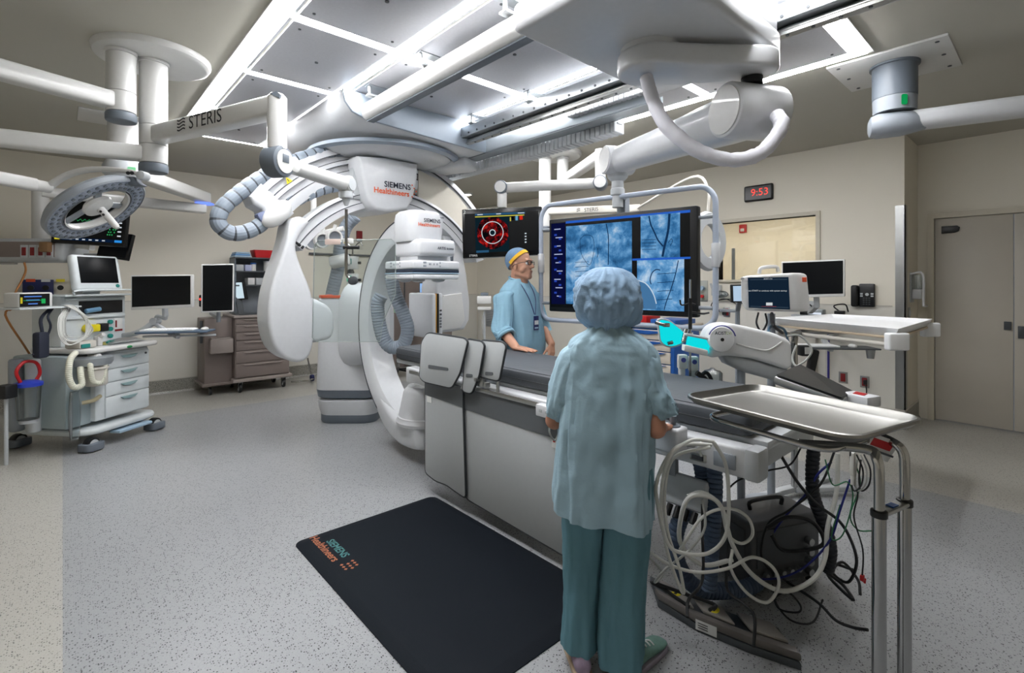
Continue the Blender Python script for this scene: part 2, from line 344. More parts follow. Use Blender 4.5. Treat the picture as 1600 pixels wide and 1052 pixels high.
# control-room window: frame, sill, pane and the bright room behind it
m = MB(); t = .045
for a, b in (((WY0-t, WZ0-t), (WY0, WZ1+t)), ((WY1, WZ0-t), (WY1+t, WZ1+t)), ((WY0, WZ1), (WY1, WZ1+t)), ((WY0, WZ0-t), (WY1, WZ0))): m.span((XR_-.02, a[0], a[1]), (XR_+.12, b[0], b[1]), .003)
win = struct('window_1', m, FRAME); build(MB().span((XR_+.05, WY0, WZ0), (XR_+.056, WY1, WZ1)), 'window_pane', PANE, win, flat=True)
build(MB().span((XR_-.05, WY0-.06, WZ0-.03), (XR_+.01, WY1+.06, WZ0), .004), 'window_sill', FRAME, win)
CW = mat('control_room_paint', '#e4dfd2', .7)
for nm, a, b in (('wall_control_back', (8.6, YC+.1, 0), (8.7, 5.2, 2.75)), ('wall_control_far', (XR_+.12, 5.1, 0), (8.6, 5.2, 2.75)), ('wall_control_near', (7.22, YC+.1, 0), (8.6, YC+.2, 2.75)), ('floor_control', (XR_+.12, YC+.1, -.1), (8.7, 5.2, 0))): struct(nm, MB().span(a, b), CW, flat=True)
struct('ceiling_control', MB().span((XR_+.12, YC+.1, 2.75), (8.7, 5.2, 2.85)), CW, flat=True)
t = thing('panel_light', 'bright panel light seen through the control room window', 'light', (7.5, 2.8, 2.70))
build(MB().span((7.1, 1.8, 2.715), (7.9, 4.2, 2.75), .005), 'frame', WHITE, t); build(MB().span((7.15, 1.85, 2.705), (7.85, 4.15, 2.714)), 'diffuser', emis('room_lamp', '#fff6e6', 7), t, flat=True)
t = thing('alarm_strobe', 'small red fire alarm strobe seen through the control room window', 'alarm', (8.6, 3.62, 2.28))
build(MB().span((8.56, 3.58, 2.36), (8.6, 3.70, 2.50), .01), 'body', RED, t); build(MB().span((8.54, 3.61, 2.38), (8.562, 3.67, 2.43), .006), 'lens', WHITE, t)
cb = thing('desk_counter', 'pale counter under the glass inside the control room', 'counter', (6.85, 2.5, 0))
build(MB().span((XR_+.13, YC+.22, 1.36), (7.0, 4.6, 1.4), .005), 'top', CREAM, cb); build(MB().span((6.62, YC+.32, 0), (6.95, 4.6, 1.36)), 'cabinet', LGREY, cb)
for k, (y, cl, n) in enumerate(((2.05, 'clear plastic drape heaped on the control room counter, right half of window', 0), (2.75, 'clear plastic drape heaped on the control room counter, left half of window', 3))):
    m = MB(); rr = []
    for i in range(9):
        a = i/8; rr.append([V((6.8+.12*math.cos(q*PI/6)*(1-.6*a)+.02*noise.noise(V((q, i, n))), y+.25*math.sin(q*PI/6)*(1-.5*a)+.03*noise.noise(V((q+9, i, n))), 1.4+.16*a+.03*noise.noise(V((q, i+5, n))))) for q in range(12)])
    m.loft(rr); solo(m, 'plastic_drape', SMOKE, cl, 'plastic sheet', group='plastic drapes in the control room')
m = MB(); m.span((6.75, 2.985, 1.41), (6.8, 3.02, 1.98), .01); m.span((6.74, 2.96, 1.40), (6.88, 3.04, 1.412)); solo(m, 'monitor_edge', SLATE, 'dark slim screen standing edge-on behind the window glass', 'monitor')

# ---------------------------------------------------------------- ceiling: diffuser array with its light strips
ca = thing('air_diffuser', 'large grey perforated air diffuser with white light strips over the table', 'ceiling fixture', (2.4, 3.4, 3.0))
xs = [.87, 1.62, 2.755, 3.86]; ws = [.085, .05, .05, .075]; ys = [.86, 1.9, 2.9, 3.89, 4.91, 5.92]; hs = [.07, .045, .05, .045, .04, .035]
for x, w_ in zip(xs, ws): build(MB().span((x, .86, 3.022), (x+w_, 5.955, 3.034)), 'light_strip', LAMP, ca, flat=True)
for y, h in zip(ys, hs):
    for i in range(3):
        if y == 1.9 and i == 0: continue
        build(MB().span((xs[i]+ws[i], y, 3.023), (xs[i+1], y+h, 3.033)), 'light_strip', LAMP, ca, flat=True)
m = MB()
m.span((.84, .83, 3.034), (.87, 5.985, 3.05)); m.span((3.935, .83, 3.034), (3.965, 5.985, 3.05)); m.span((.87, .83, 3.034), (3.935, .86, 3.05)); m.span((.87, 5.955, 3.034), (3.935, 5.985, 3.05)); build(m, 'frame', WHITE2, ca, flat=True)
yy = [(.93, 1.9), (1.945, 2.9), (2.95, 3.89), (3.935, 4.91), (4.95, 5.92)]
for i in range(3):
    for a, b in yy:
        m = MB(); x0, x1 = xs[i]+ws[i], xs[i+1]; m.mat(0).span((x0+.03, a+.015, 3.018), (x1-.03, b-.015, 3.03), .004)
        m.mat(1).span((x0+.004, a, 3.026), (x0+.022, b, 3.036)); m.span((x1-.022, a, 3.026), (x1-.004, b, 3.036))
        m.mat(2)
        for px_ in (x0+.09, x1-.09):
            for py_ in (a+.09, b-.09): m.cyl((px_, py_, 3.014), (px_, py_, 3.019), .009, n=8)
        m.cyl(((x0+x1)/2, (a+b)/2, 3.012), ((x0+x1)/2, (a+b)/2, 3.019), .012, n=8)
        build(m, 'diffuser_panel', [PANEL, ALU, DGREY], ca)
# ceiling rails
def rail(name, lab, x, y0, y1, white):
    t = thing(name, lab, 'ceiling rail', (x, (y0+y1)/2, 2.8))
    m = MB()
    if white: m.sweep([(x, y0, 2.868), (x, y1, 2.868)], [(p[0], p[1]) for p in rrect(.15, .135, .05, 4)])
    else:
        m.span((x-.06, y0, 2.90), (x+.06, y1, 2.94)); m.span((x-.075, y0, 2.85), (x-.05, y1, 2.94), .004); m.span((x+.035, y0, 2.81), (x+.06, y1, 2.94), .004); m.span((x-.05, y0, 2.855), (x+.04, y1, 2.87))
    if not white:
        m.mat(1); y = y0+.12
        while y < y1: m.cyl((x-.076, y, 2.87), (x-.08, y, 2.87), .009, n=8); m.cyl((x, y, 2.796), (x, y, 2.801), .009, n=8); y += .12
    build(m, 'rail_body', [WHITE2 if white else ALU, DGREY], t)
    m = MB()
    if white: m.span((x-.03, y0, 2.79), (x+.03, y1, 2.802)); build(m, 'track', SLATE, t)
    else:
        m.cyl((x+.005, y0, 2.83), (x+.005, y1, 2.83), .018, n=12); m.span((x-.02, y0, 2.80), (x+.03, y1, 2.816)); build(m, 'running_bar', BRUSH, t)
    for y in (0.2, 1.3, 1.98, 2.82, 3.55):
        m = MB(); m.span((x-.10, y-.03, 2.935), (x+.10, y+.03, 2.95), .004); m.cyl((x-.08, y, 2.95), (x-.08, y, 3.03), .012, n=8); m.cyl((x+.08, y, 2.95), (x+.08, y, 3.03), .012, n=8); m.span((x-.1, y-.035, 3.012), (x+.1, y+.035, 3.022)); build(m, 'bracket', ALU, t)
    return t
rail('overhead_rail', 'white rounded ceiling rail along the middle of the diffuser', 1.82, -.6, 3.70, True)
rail('overhead_rail', 'bare metal ceiling rail with bolts, between white carriage and wall side', 2.80, -.6, 3.80, False)
t = thing('cable_tray', 'grey cable tray with ribbed chain under ceiling beside metal rail', 'cable tray', (3.15, 3.2, 2.7))
m = MB(); m.span((3.02, 1.9, 2.76), (3.03, 4.2, 2.90)); m.span((3.02, 1.9, 2.755), (3.16, 4.2, 2.767)); m.span((3.15, 1.9, 2.755), (3.16, 4.2, 2.83)); build(m, 'channel', SILVER, t)
m = MB(); pts = [(3.24, 2.35+.05*i, 2.735-.02*math.sin(i/64*PI)) for i in range(65)]
for i in range(64): m.box((pts[i][0], pts[i][1], pts[i][2]), (.13, .042, .10), .006, 1)
m.span((3.21, 2.32, 2.755), (3.27, 5.55, 2.765)); build(m, 'cable_chain', LGREY, t)
m = MB()
for i in range(26): m.box((3.0, 2.62-.045*i, 2.86), (.06, .038, .07), .006, 1)
build(m, 'cable_chain', WHITE, t)
for y in (2.6, 3.9, 5.1): build(MB().span((3.16, y-.03, 2.765), (3.3, y+.03, 3.012), .004), 'bracket', LGREY, t)
# downlight and blank plates
t = thing('downlight', 'small round glowing downlight in ceiling above the lead screens', 'light', (5.2, 6.9, 3.03))
build(MB().lathe([(.04, .0), (.085, .0), (.09, .012), (.09, .02)], (5.2, 6.9, 3.03)), 'trim_ring', WHITE, t); build(MB().cyl((5.2, 6.9, 3.032), (5.2, 6.9, 3.027), .06), 'lens', emis('spot_lamp', '#fff4e0', 9), t)

# ---------------------------------------------------------------- things fixed to the walls
X = XR_
t = thing('wall_clock', 'black digital wall clock showing red 9:53 above the window', 'clock', (X, 2.53, 2.52))
build(MB().span((X-.045, 2.355, 2.525), (X, 2.70, 2.725), .02, 3), 'case', BLACK, t); build(MB().span((X-.048, 2.375, 2.545), (X-.044, 2.68, 2.705)), 'face', BLACKG, t)
m = MB(); text_mb(m, '9:53', (X-.05, 2.505, 2.628), (0, -1, 0), Z_, .125); build(m, 'digits', emis('red_digits', '#ff5148', 1.4), t)
def outlet(y, z, lab, s=1, hor=False):
    t = thing('wall_outlet', lab, 'outlet', (X, y, z-.06*s), 0, 'red socket plates on the right wall'); w_, h_ = (.12, .085) if hor else (.085*s, .125*s)
    build(MB().span((X-.014, y-w_/2, z-h_/2), (X, y+w_/2, z+h_/2), .003), 'face_plate', BRUSH, t); build(MB().span((X-.022, y-w_*.28, z-h_*.36), (X-.012, y+w_*.28, z+h_*.36), .004), 'socket', DRED, t); return t
outlet(1.63, .46, 'steel plate with red socket low on wall, further from the corner guard'); outlet(1.43, .44, 'steel plate with red socket low on wall, plug in it, nearest corner guard')
outlet(2.93, 1.13, 'steel plate with red socket below the window with black plug leads'); outlet(2.75, .5, 'steel plate with red socket low behind the contrast injector')
m = MB(); m.tube([(X-.03, 1.42, .43), (X-.07, 1.40, .36), (X-.05, 1.41, .28), (X-.045, 1.40, .2)], .006); m.box((X-.035, 1.42, .44), (.04, .03, .05), .006); solo(m, 'mains_cable', CABLEK, 'black power cord plugged into low red socket by the corner guard', 'cord')
m = MB()
for k in range(3): m.tube([(X-.03, 2.95, 1.13+.02*k), (X-.10, 3.02+.03*k, 1.15), (X-.07, 3.04+.02*k, 1.26), (X-.05, 2.93-.05*k, 1.30), (X-.04, 2.80-.1*k, 1.24)], .006)
m.box((X-.04, 2.95, 1.13), (.05, .045, .08), .01); solo(m, 'mains_cable', CABLEK, 'looped black leads plugged into socket under the window', 'cord')
t = thing('desk_phone', 'black desk phone hung on the wall beside white monitor', 'phone', (X, 1.43, 1.25))
build(MB().span((X-.05, 1.335, 1.25), (X-.005, 1.475, 1.50), .012), 'body', BLACK, t); build(MB().span((X-.085, 1.475, 1.25), (X-.01, 1.545, 1.485), .022, 3), 'handset', BLACK, t)
m = MB(); m.cyl((X-.05, 1.40, 1.385), (X-.056, 1.40, 1.385), .016, n=16)
for y in (1.355, 1.45): m.span((X-.055, y-.012, 1.383), (X-.05, y+.012, 1.40)); m.span((X-.055, y-.012, 1.36), (X-.05, y+.012, 1.375))
build(m, 'buttons', LGREY, t)
m = MB()
for i in range(4):
    for j in range(3): m.box((X-.052, 1.38+.025*j, 1.345-.022*i), (.006, .016, .012), .002)
build(m, 'keypad', DGREY, t)
t = thing('soap_dispenser', 'clear and white hand gel dispenser on the return wall by doors', 'dispenser', (6.78, YC, 1.3))
build(MB().span((6.70, YC-.10, 1.44), (6.84, YC-.012, 1.60), .015), 'housing', SMOKE, t); build(MB().span((6.715, YC-.095, 1.335), (6.825, YC-.012, 1.44), .012), 'bottle', WHITE, t)
m = MB(); m.tube([(6.66, YC-.01, 1.60), (6.66, YC-.11, 1.60), (6.655, YC-.12, 1.3), (6.68, YC-.12, 1.27), (6.84, YC-.12, 1.26)], .011); build(m, 'drip_bracket', WHITE, t)
build(MB().span((6.69, YC-.012, 1.3), (6.85, YC, 1.62), .004), 'back_plate', LGREY, t)
t = thing('wall_switch', 'narrow grey switch plate on return wall under the dispenser', 'switch', (6.62, YC, 1.12)); build(MB().span((6.59, YC-.01, 1.13), (6.67, YC, 1.25), .003), 'face_plate', BRUSH, t); build(MB().span((6.615, YC-.018, 1.16), (6.645, YC-.009, 1.22), .003), 'rocker', WHITE, t)
# medical rail on the back wall with hoses of clutter
t = thing('equipment_rail', 'dark equipment rail on back wall behind the lead screens', 'rail', (3.6, YB, 1.95))
build(MB().span((2.95, YB-.05, 1.965), (4.2, YB-.035, 2.0), .003), 'bar', DGREY, t)
for x in (3.05, 3.6, 4.12): build(MB().span((x-.02, YB-.036, 1.96), (x+.02, YB, 2.005)), 'bracket', SILVER, t)
t = thing('alarm_strobe', 'small red alarm box high on the back wall', 'alarm', (3.82, YB, 2.26)); build(MB().span((3.77, YB-.04, 2.27), (3.87, YB, 2.41), .006), 'body', DRED, t); build(MB().span((3.78, YB-.045, 2.22), (3.86, YB, 2.275), .004), 'plate', LGREY, t)
# ================================================================ LATERAL C-ARM HUNG FROM THE CEILING RAILS
NAVY = mat('navy_ink', '#1e2333', .6); ORI = mat('orange_ink', '#d8592c', .6); INK = mat('black_ink', '#15161a', .6); GLINE = mat('groove_dark', '#3b4046', .5)
YB_ = 4.58
lc = thing('lateral_c_arm', 'white ceiling-hung imaging C-arm with pear-shaped housing and double arc', 'imaging machine', (2.4, YB_, 2.0))
m = MB(); poly = [(1.60, 3.012), (1.62, 2.92), (1.68, 2.85), (1.80, 2.815), (2.95, 2.76), (3.05, 2.765), (3.05, 2.86), (2.98, 3.012)]
m.pw([(x, 3.74, z) for x, z in poly], (0, 1.75, 0), .02); m.box((3.02, 4.25, 2.72), (.3, .5, .1), .03, 3, rot=(0, 0, 20))
build(m, 'carriage_cover', WHITE, lc)
m = MB(); m.pw([(x, 3.715, z) for x, z in poly], (0, .03, 0), .006); build(m, 'front_panel', mat('blue_grey_panel', '#98a3ae', .4), lc)
m = MB(); m.lathe([(.74, 2.765), (.74, 2.735), (.69, 2.72), (.69, 2.765)], (2.42, YB_, 0), cap=False, n=56); build(m, 'turntable_ring', mat('blue_grey_ring', '#8d99a6', .4), lc)
m = MB(); m.lathe([(.01, 2.765), (.655, 2.76), (.66, 2.735), (.61, 2.70), (.45, 2.685), (.01, 2.68)], (2.42, YB_, 0), n=56); build(m, 'turntable', WHITE, lc)
# main block that grips both arcs
b0 = [ony(*p, 4.22) for p in ((560, 243), (604, 246), (654, 256), (652, 285), (645, 314), (637, 327), (604, 331), (586, 327), (576, 314), (567, 275))]
m = MB(); m.pw(b0, (0, .56, 0), .03, 3); bl = build(m, 'arc_block', WHITE, lc)
m = MB(); c0 = ony(614, 293, 4.215); text_mb(m, 'SIEMENS', c0+V((.05, 0, .02)), X_, Z_, .075, bold=True); build(m, 'lettering', NAVY, bl)
m = MB(); text_mb(m, 'Healthineers', c0+V((-.01, 0, -.045)), X_, Z_, .072, bold=True); build(m, 'lettering', ORI, bl); m = MB()
for i in range(5): m.box(c0+V((.205+.022*(2-abs(i-2)), -.001, .02-.028*(i-1))), (.013, .001, .013), rot=(0, 45, 0))
build(m, 'logo_dots', ORI, bl)
m = MB(); m.span((1.98, 4.36, 2.28), (2.2, 4.72, 2.68), .02); build(m, 'roller_guard', LGREY, lc)
# outer arc: ribbed rail
CO = V((2.37, YB_, 1.31)); pr = [(1.21, -.13), (1.52, -.13), (1.52, .12), (1.485, .13), (1.465, .13), (1.46, .10), (1.405, .10), (1.40, .13), (1.365, .13), (1.36, .10), (1.305, .10), (1.30, .13), (1.25, .13), (1.21, .11)]
m = MB(); m.mat(0).arc(CO, X_, Z_, 140, 21, pr, 60)
m.mat(1)
for r in (1.462, 1.403, 1.362, 1.303): m.arc(CO, X_, Z_, 139.8, 21, [(r, .1), (r+.004, .1), (r+.004, .1315), (r, .1315)], 60)
oa = build(m, 'outer_arc', [WHITE, GLINE], lc)
a = math.radians(140); e = V((math.cos(a), 0, math.sin(a))); tn = V((-math.sin(a), 0, math.cos(a)))
m = MB(); m.pw([CO+e*r+tn*s-Y_*.14 for r, s in ((1.19, -.05), (1.54, -.05), (1.53, .10), (1.47, .13), (1.40, .115), (1.33, .16), (1.25, .15), (1.20, .10))], (0, .28, 0), .035, 3); build(m, 'end_cap', WHITE, oa)
q = CO+e*1.30+tn*.03; m = MB(); m.sph(q-Y_*.13+tn*.03-e*.01, (.085, .085, .15), rot=Matrix.Rotation(.75, 3, 'Y')); build(m, 'end_boss', WHITE2, oa)
def warn(p, u, v, s, par):
    u, v = V(u).normalized(), V(v).normalized(); w = u.cross(v)
    m = MB(); m.mat(0).quad(p-u*s-v*s*.8+w*.001, p+u*s-v*s*.8+w*.001, p+v*s+w*.001); m.mat(1).quad(p-u*s*.12-v*s*.5+w*.002, p+u*s*.12-v*s*.5+w*.002, p+u*s*.12+v*s*.35+w*.002, p-u*s*.12+v*s*.35+w*.002)
    build(m, 'warning_sticker', [YEL, INK], par, flat=True, label='yellow triangle warning sticker')
a = math.radians(131); e = V((math.cos(a), 0, math.sin(a))); warn(CO+e*1.43-Y_*.135, (.75, 0, .6), (-.6, 0, .75), .03, oa)
# inner arc with its two end units
CI = V((2.40, 4.46, 1.20)); pr = [(1.05, -.09), (1.21, -.09), (1.21, .09), (1.185, .10), (1.18, .075), (1.11, .075), (1.105, .10), (1.05, .09)]
m = MB(); m.mat(0).arc(CI, X_, Z_, 146, 33, pr, 60); m.mat(1)
for r in (1.18, 1.105): m.arc(CI, X_, Z_, 145.8, 33, [(r-.004, .076), (r+.003, .076), (r+.003, .1012), (r-.004, .1012)], 60)
ia = build(m, 'inner_arc', [WHITE, GLINE], lc)
a = math.radians(145); e = V((math.cos(a), 0, math.sin(a))); m = MB(); m.box(CI+e*1.13-Y_*.1, (.08, .012, .02), .002, rot=(0, 35, 0)); m.box(CI+e*1.07-Y_*.1, (.02, .012, .03), .002, rot=(0, 35, 0)); build(m, 'latch', BLACK, ia); warn(CI+e*1.17-Y_*.106, (.8, 0, .6), (-.6, 0, .8), .022, ia)
a = math.radians(35); e = V((math.cos(a), 0, math.sin(a))); m = MB(); m.box(CI+e*1.15-Y_*.1, (.03, .014, .05), .002, rot=(0, -35, 0)); m.box(CI+e*1.09-Y_*.1, (.03, .014, .03), .002, rot=(0, -35, 0)); build(m, 'latch', BLACK, ia)
pear = [(455, 345), (449, 372), (440, 402), (429, 434), (422, 462), (419, 494), (422, 522), (429, 543), (441, 557), (455, 565), (470, 566), (482, 559), (489, 542), (491, 520), (491.5, 498), (490, 474), (484, 448), (474, 424), (466, 402), (463, 386), (466, 374), (474, 360), (484, 347), (470, 338)]
pts = catmull([ony(x, y, 4.34) for x, y in pear], 3, True)
m = MB(); m.pw(pts, (0, .34, 0), .055, 4); ph = build(m, 'tube_housing', WHITE, lc, label='pear-shaped white x-ray tube housing')
m = MB(); pts = catmull([ony(x, y, 4.40) for x, y in ((484, 470), (505, 473), (517, 482), (523, 498), (523, 516), (518, 528), (505, 533), (484, 531))], 3, True)
m.pw(pts, (0, .30, 0), .05, 3); build(m, 'collimator', WHITE, ph)
rp = [ony(x, y, 4.40) for x, y in ((694, 368), (714, 371), (723, 390), (730, 430), (735, 472), (734, 500), (726, 515), (706, 519), (690, 520), (684, 500), (681, 450), (690, 405))]
m = MB(); m.pw(rp, (0, .30, 0), .03, 3); dh = build(m, 'detector_housing', WHITE, lc)
m = MB(); m.pw([ony(x, y, 4.36) for x, y in ((690, 470), (694, 462), (722, 458), (727, 500), (720, 513), (690, 517))], (0, .1, 0), .012); build(m, 'cover_plate', WHITE2, dh)
m = MB(); m.pw([ony(x, y, 4.44) for x, y in ((654, 266), (690, 283), (715, 305), (738, 335), (736, 402), (716, 372), (692, 343), (654, 312))], (0, .03, 0)); build(m, 'web_plate', mat('warm_plate', '#c9c4b8', .5), lc)
gp = ony(706, 383, 4.34); m = MB(); m.cyl(gp, gp-Z_*.17, .022, .016, 12, .004); m.cyl(gp+Z_*.012, gp-Z_*.006, .034, n=14); m.cyl(gp+Z_*.01, gp+Z_*.06, .012, n=8); build(m, 'grip', SLATE, dh)
m = MB(); m.mat(0).span((2.82, 4.35, .93), (2.875, 4.82, 1.40), .02, 3); m.mat(1).span((2.876, 4.36, .94), (2.886, 4.81, 1.395)); m.mat(2).span((2.886, 4.352, .935), (2.906, 4.818, 1.398)); m.mat(3).span((2.906, 4.35, .93), (2.955, 4.82, 1.40), .015)
de = build(m, 'flat_detector', [WHITE, mat('amber_plastic', '#e0a23a', .4), BLACK, WHITE], lc)
m = MB()
for i, z in enumerate((1.22, 1.18, 1.14, 1.11, 1.08, 1.05)): m.box((2.93, 4.349, z), (.018 if i < 2 else .012, .004, .02), .002); m.box((2.915, 4.349, z), (.006, .004, .012), .001)
build(m, 'buttons', INK, de); build(MB().span((2.94, 4.42, 1.0), (3.2, 4.66, 1.3), .03), 'detector_mount', WHITE, de)
path = [ony(x, y, 4.52) for x, y in ((560, 236), (530, 238), (490, 243), (450, 256), (405, 280), (370, 305), (346, 328), (342, 350), (364, 365), (396, 358), (424, 338), (462, 312), (505, 294), (556, 284))]
m = MB(); m.corr(path, .062, .085, 16, .04, True); build(m, 'cable_hose', [HOSE, GLINE], lc, ang=18)
m = MB(); m.corr([ony(x, y, 4.66) for x, y in ((645, 300), (668, 303), (686, 316), (694, 336), (694, 352))], .075, .05, 12, .05); build(m, 'cable_hose', mat('dark_hose', '#4c525b', .5), lc)
h0 = ony(404, 336, 4.5); m = MB(); m.box(h0+V((.05, 0, .0)), (.14, .12, .08), .02, rot=(0, -30, 0)); build(m, 'hose_clamp', mat('violet_grey', '#6f7896', .5), lc)

# ================================================================ FLOOR-STANDING C-ARM
fx, fy, fz = 2.33, 3.75, 1.11
fc = thing('floor_c_arm', 'white floor-standing imaging C-arm ring with detector above and tube below', 'imaging machine', (2.43, 5.35, 0))
pr = [(.80, -.11), (.83, -.13), (.97, -.13), (1.0, -.10), (1.0, .10), (.97, .13), (.83, .13), (.80, .11)]
m = MB(); m.mat(0).arc((fx, fy, fz), Y_, Z_, -103, 98, pr, 72); m.mat(1).arc((fx, fy, fz), Y_, Z_, -103, 98, [(.968, -.134), (.978, -.134), (.978, .134), (.968, .134)], 72)
rg = build(m, 'c_ring', [WHITE, GLINE], fc)
m = MB(); rr = []
for i in range(22):
    t_ = i/21; a = math.radians(-106+54*t_); k = min(1, 1.5*(1-t_))**.7; e = V((0, math.cos(a), math.sin(a))); ri, hw = .83-.05*k, .128+.07*k
    if i == 0: ri, hw = .82, .15
    c = V((fx, fy, fz)); ro = 1.003
    rr.append([c+e*(ri+(ro-ri)*(q[0]+.5))+X_*(q[1]*2*hw) for q in rrect(1, 1, .22, 5)])
m.loft(rr); build(m, 'tube_base', WHITE, fc)
m = MB(); m.lathe([(.245, .31), (.25, .335), (.235, .36), (.235, .372), (.225, .378), (.215, .43), (.185, .575), (.17, .60), (.155, .612), (.15, .625), (.10, .64), (.001, .645)], (fx, fy-.05, 0), n=44); build(m, 'x_ray_tube', WHITE, fc, label='domed white tube cover')
m = MB(); m.sweep([(fx-.03, fy+.02, z) for z in (1.86, 1.88, 2.05, 2.10, 2.125)], rrect(.36, .34, .1, 6), up=(1, 0, 0), scale=[.96, 1, 1, .95, .80]); 
up_ = build(m, 'head_housing', WHITE, fc)
m = MB(); m.box((fx+.01, fy-.03, 1.805), (.37, .42, .14), .035, 4); m.box((fx-.0, fy-.02, 1.71), (.30, .30, .08), .01); build(m, 'lift_column', WHITE, fc)
vu = V((XR, -XF, 0)); vd = V((XF, XR, 0))               # across and along the direction that faces the room's entrance corner
m = MB(); p = V((fx-.03, fy-.1605, 2.02)); text_mb(m, 'SIEMENS', p+V((.03, 0, .015)), X_, Z_, .045, bold=True, depth=.001); build(m, 'lettering', NAVY, up_)
m = MB(); text_mb(m, 'Healthineers', p+V((.0, 0, -.022)), X_, Z_, .042, bold=True, depth=.001)
build(m, 'lettering', ORI, up_)
m = MB(); text_mb(m, 'ARTIS icono', V((fx+.08, fy-.243, 1.80)), X_, Z_, .032, bold=True, depth=.0015); build(m, 'lettering', NAVY, up_)
m = MB(); m.mat(0).box((fx, fy, 1.658), (.47, .47, .075), .018, 3); m.mat(1).box((fx, fy, 1.607), (.462, .462, .03), .008); m.mat(2).box((fx, fy, 1.59), (.468, .468, .008)); m.mat(0).box((fx, fy, 1.562), (.465, .465, .045), .015)
dt = build(m, 'flat_detector', [WHITE, mat('deep_navy', '#1c2536', .35), LBLUE], fc)
m = MB()
for ax in (0, 1):
    for i, (s, w_) in enumerate(((-.12, .03), (-.07, .022), (-.03, .012), (.0, .012), (.03, .012))):
        for dz in ((.012, -.016) if i in (0, 4) else (0,)):
            c = V((fx+s, fy-.2355, 1.665+dz)) if ax == 0 else V((fx-.2355, fy-s, 1.665+dz)); m.box(c, (w_, .003, .016) if ax == 0 else (.003, w_, .016), .002)
m.span((fx-.2335, fy-.02, 1.564), (fx-.2325, fy+.2, 1.572)); build(m, 'buttons', GREY, dt)
m = MB()
for x, y in ((-.1, -.1), (.1, -.1), (-.1, .12)): m.sph((fx+x, fy+y, 1.535), (.06, .06, .022), 14, 8)
build(m, 'bumpers', LGREY, dt)
# stand
SX = V((2.46, 5.38, 0))
def sring(z, w_, d, r, off=0): return [SX+vu*(p[0]+off)+vd*p[1]+Z_*z for p in rrect(w_, d, r, 5)]
m = MB(); m.loft([sring(.0, .60, .62, .14), sring(.02, .62, .64, .15), sring(.09, .62, .64, .15)]); build(m, 'kick_skirt', SLATE, fc)
m = MB(); m.loft([sring(.09, .62, .64, .15), sring(.16, .66, .66, .15), sring(.24, .68, .66, .15), sring(.255, .64, .62, .15)]); build(m, 'stand_foot', WHITE, fc)
m = MB(); m.loft([sring(.262, .60, .6, .14), sring(.28, .68, .66, .15), sring(.36, .70, .68, .15)]); build(m, 'swivel_band', SLATE, fc)
m = MB(); m.loft([sring(.362, .70, .68, .15), sring(.50, .69, .67, .14), sring(.80, .66, .64, .12), sring(1.05, .65, .62, .10), sring(1.25, .66, .62, .08), sring(1.33, .64, .60, .07), sring(1.345, .61, .57, .07)]); st = build(m, 'stand_column', WHITE, fc)
m = MB(); m.loft([sring(1.346, .60, .56, .07), sring(1.362, .59, .55, .07)]); build(m, 'top_tray', LGREY, st)
m = MB(); m.pw([SX+vu*a+vd*b+Z_*1.345 for a, b in ((-.33, .1), (-.33, -.2), (-.27, -.305), (.30, -.31), (.30, -.27), (-.25, -.26), (-.29, -.18), (-.29, .1))], (0, 0, .03), .004); build(m, 'rim_strip', ORANGE, st, label='orange rim strip on the stand top')
m = MB(); m.loft([[V((fx+.10+x_*(.22+.10*k), y, fz-.06+z_*(.50+.14*k))) for x_, z_ in rrect(1, 1, .3, 5)] for k, y in enumerate((4.64, 4.72, 4.95, 5.15))]); build(m, 'ring_bearing', WHITE, fc)
m = MB(); m.corr([ond(x, y, 4.62) for x, y in ((611, 430), (617, 458), (630, 490), (637, 515), (630, 538), (612, 543), (599, 528), (592, 500), (590, 475), (596, 462))], .062, .026, 16, .05); build(m, 'cable_hose', HOSE, fc)
# ================================================================ CEILING BOOMS AND WHAT HANGS FROM THEM
vu = V((XR, -XF, 0)); vd = V((XF, XR, 0))
def onp(px, py, P0, nrm):
    d = vd+vu*((px-CX)/FPX)-Z_*((py-HY)/FPX); o = V((0, 0, HC)); return o+d*((V(P0)-o).dot(V(nrm))/d.dot(V(nrm)))
STER = 'STERIS'
def wave_mark(m, o, u, v, s):
    for i in range(4):
        y = (.36-.24*i)*s
        for k in range(4):
            a, b = (-.5+.25*k)*s, (-.5+.25*(k+1))*s; f = lambda x: y+.07*s*math.sin(x/s*6.3)
            m.quad(o+u*a+v*f(a), o+u*b+v*f(b), o+u*b+v*(f(b)+.11*s), o+u*a+v*(f(a)+.11*s))
# ---- double-column boom near the ceiling lights
bo = thing('jointed_boom', 'twin-column white ceiling boom under a round ceiling plate, arms both ways', 'ceiling boom', (.43, 4.12, 3.05))
build(MB().lathe([(.01, 3.0), (.30, 3.0), (.325, 3.012), (.335, 3.03), (.335, 3.05), (.01, 3.05)], (.46, 4.14, 0), n=48), 'ceiling_plate', WHITE2, bo)
A, B = V((.28, 4.07, 0)), V((.455, 4.11, 0))
def column(P, z0, z1, r, n='column', m_=WHITE2, par=bo): return build(MB().lathe([(r*1.12, z1-.002), (r*1.12, z1-.02), (r, z1-.022), (r, z0), (.01, z0)], P, n=28), n, m_, par)
column(A, 2.735, 3.0, .08); column(B, 2.565, 3.0, .08)
for P, z0, z1 in ((A, 2.605, 2.733), (B, 2.435, 2.563), (B, 2.312, 2.433)): build(MB().cyl(P+Z_*z0, P+Z_*z1, .081, n=28, b=.004), 'joint_collar', WHITE2, bo)
for P, z0, z1 in ((A, 2.545, 2.604), (B, 2.25, 2.311)): build(MB().cyl(P+Z_*z0, P+Z_*z1, .084, n=28, b=.012), 'end_cap', SLATE, bo)
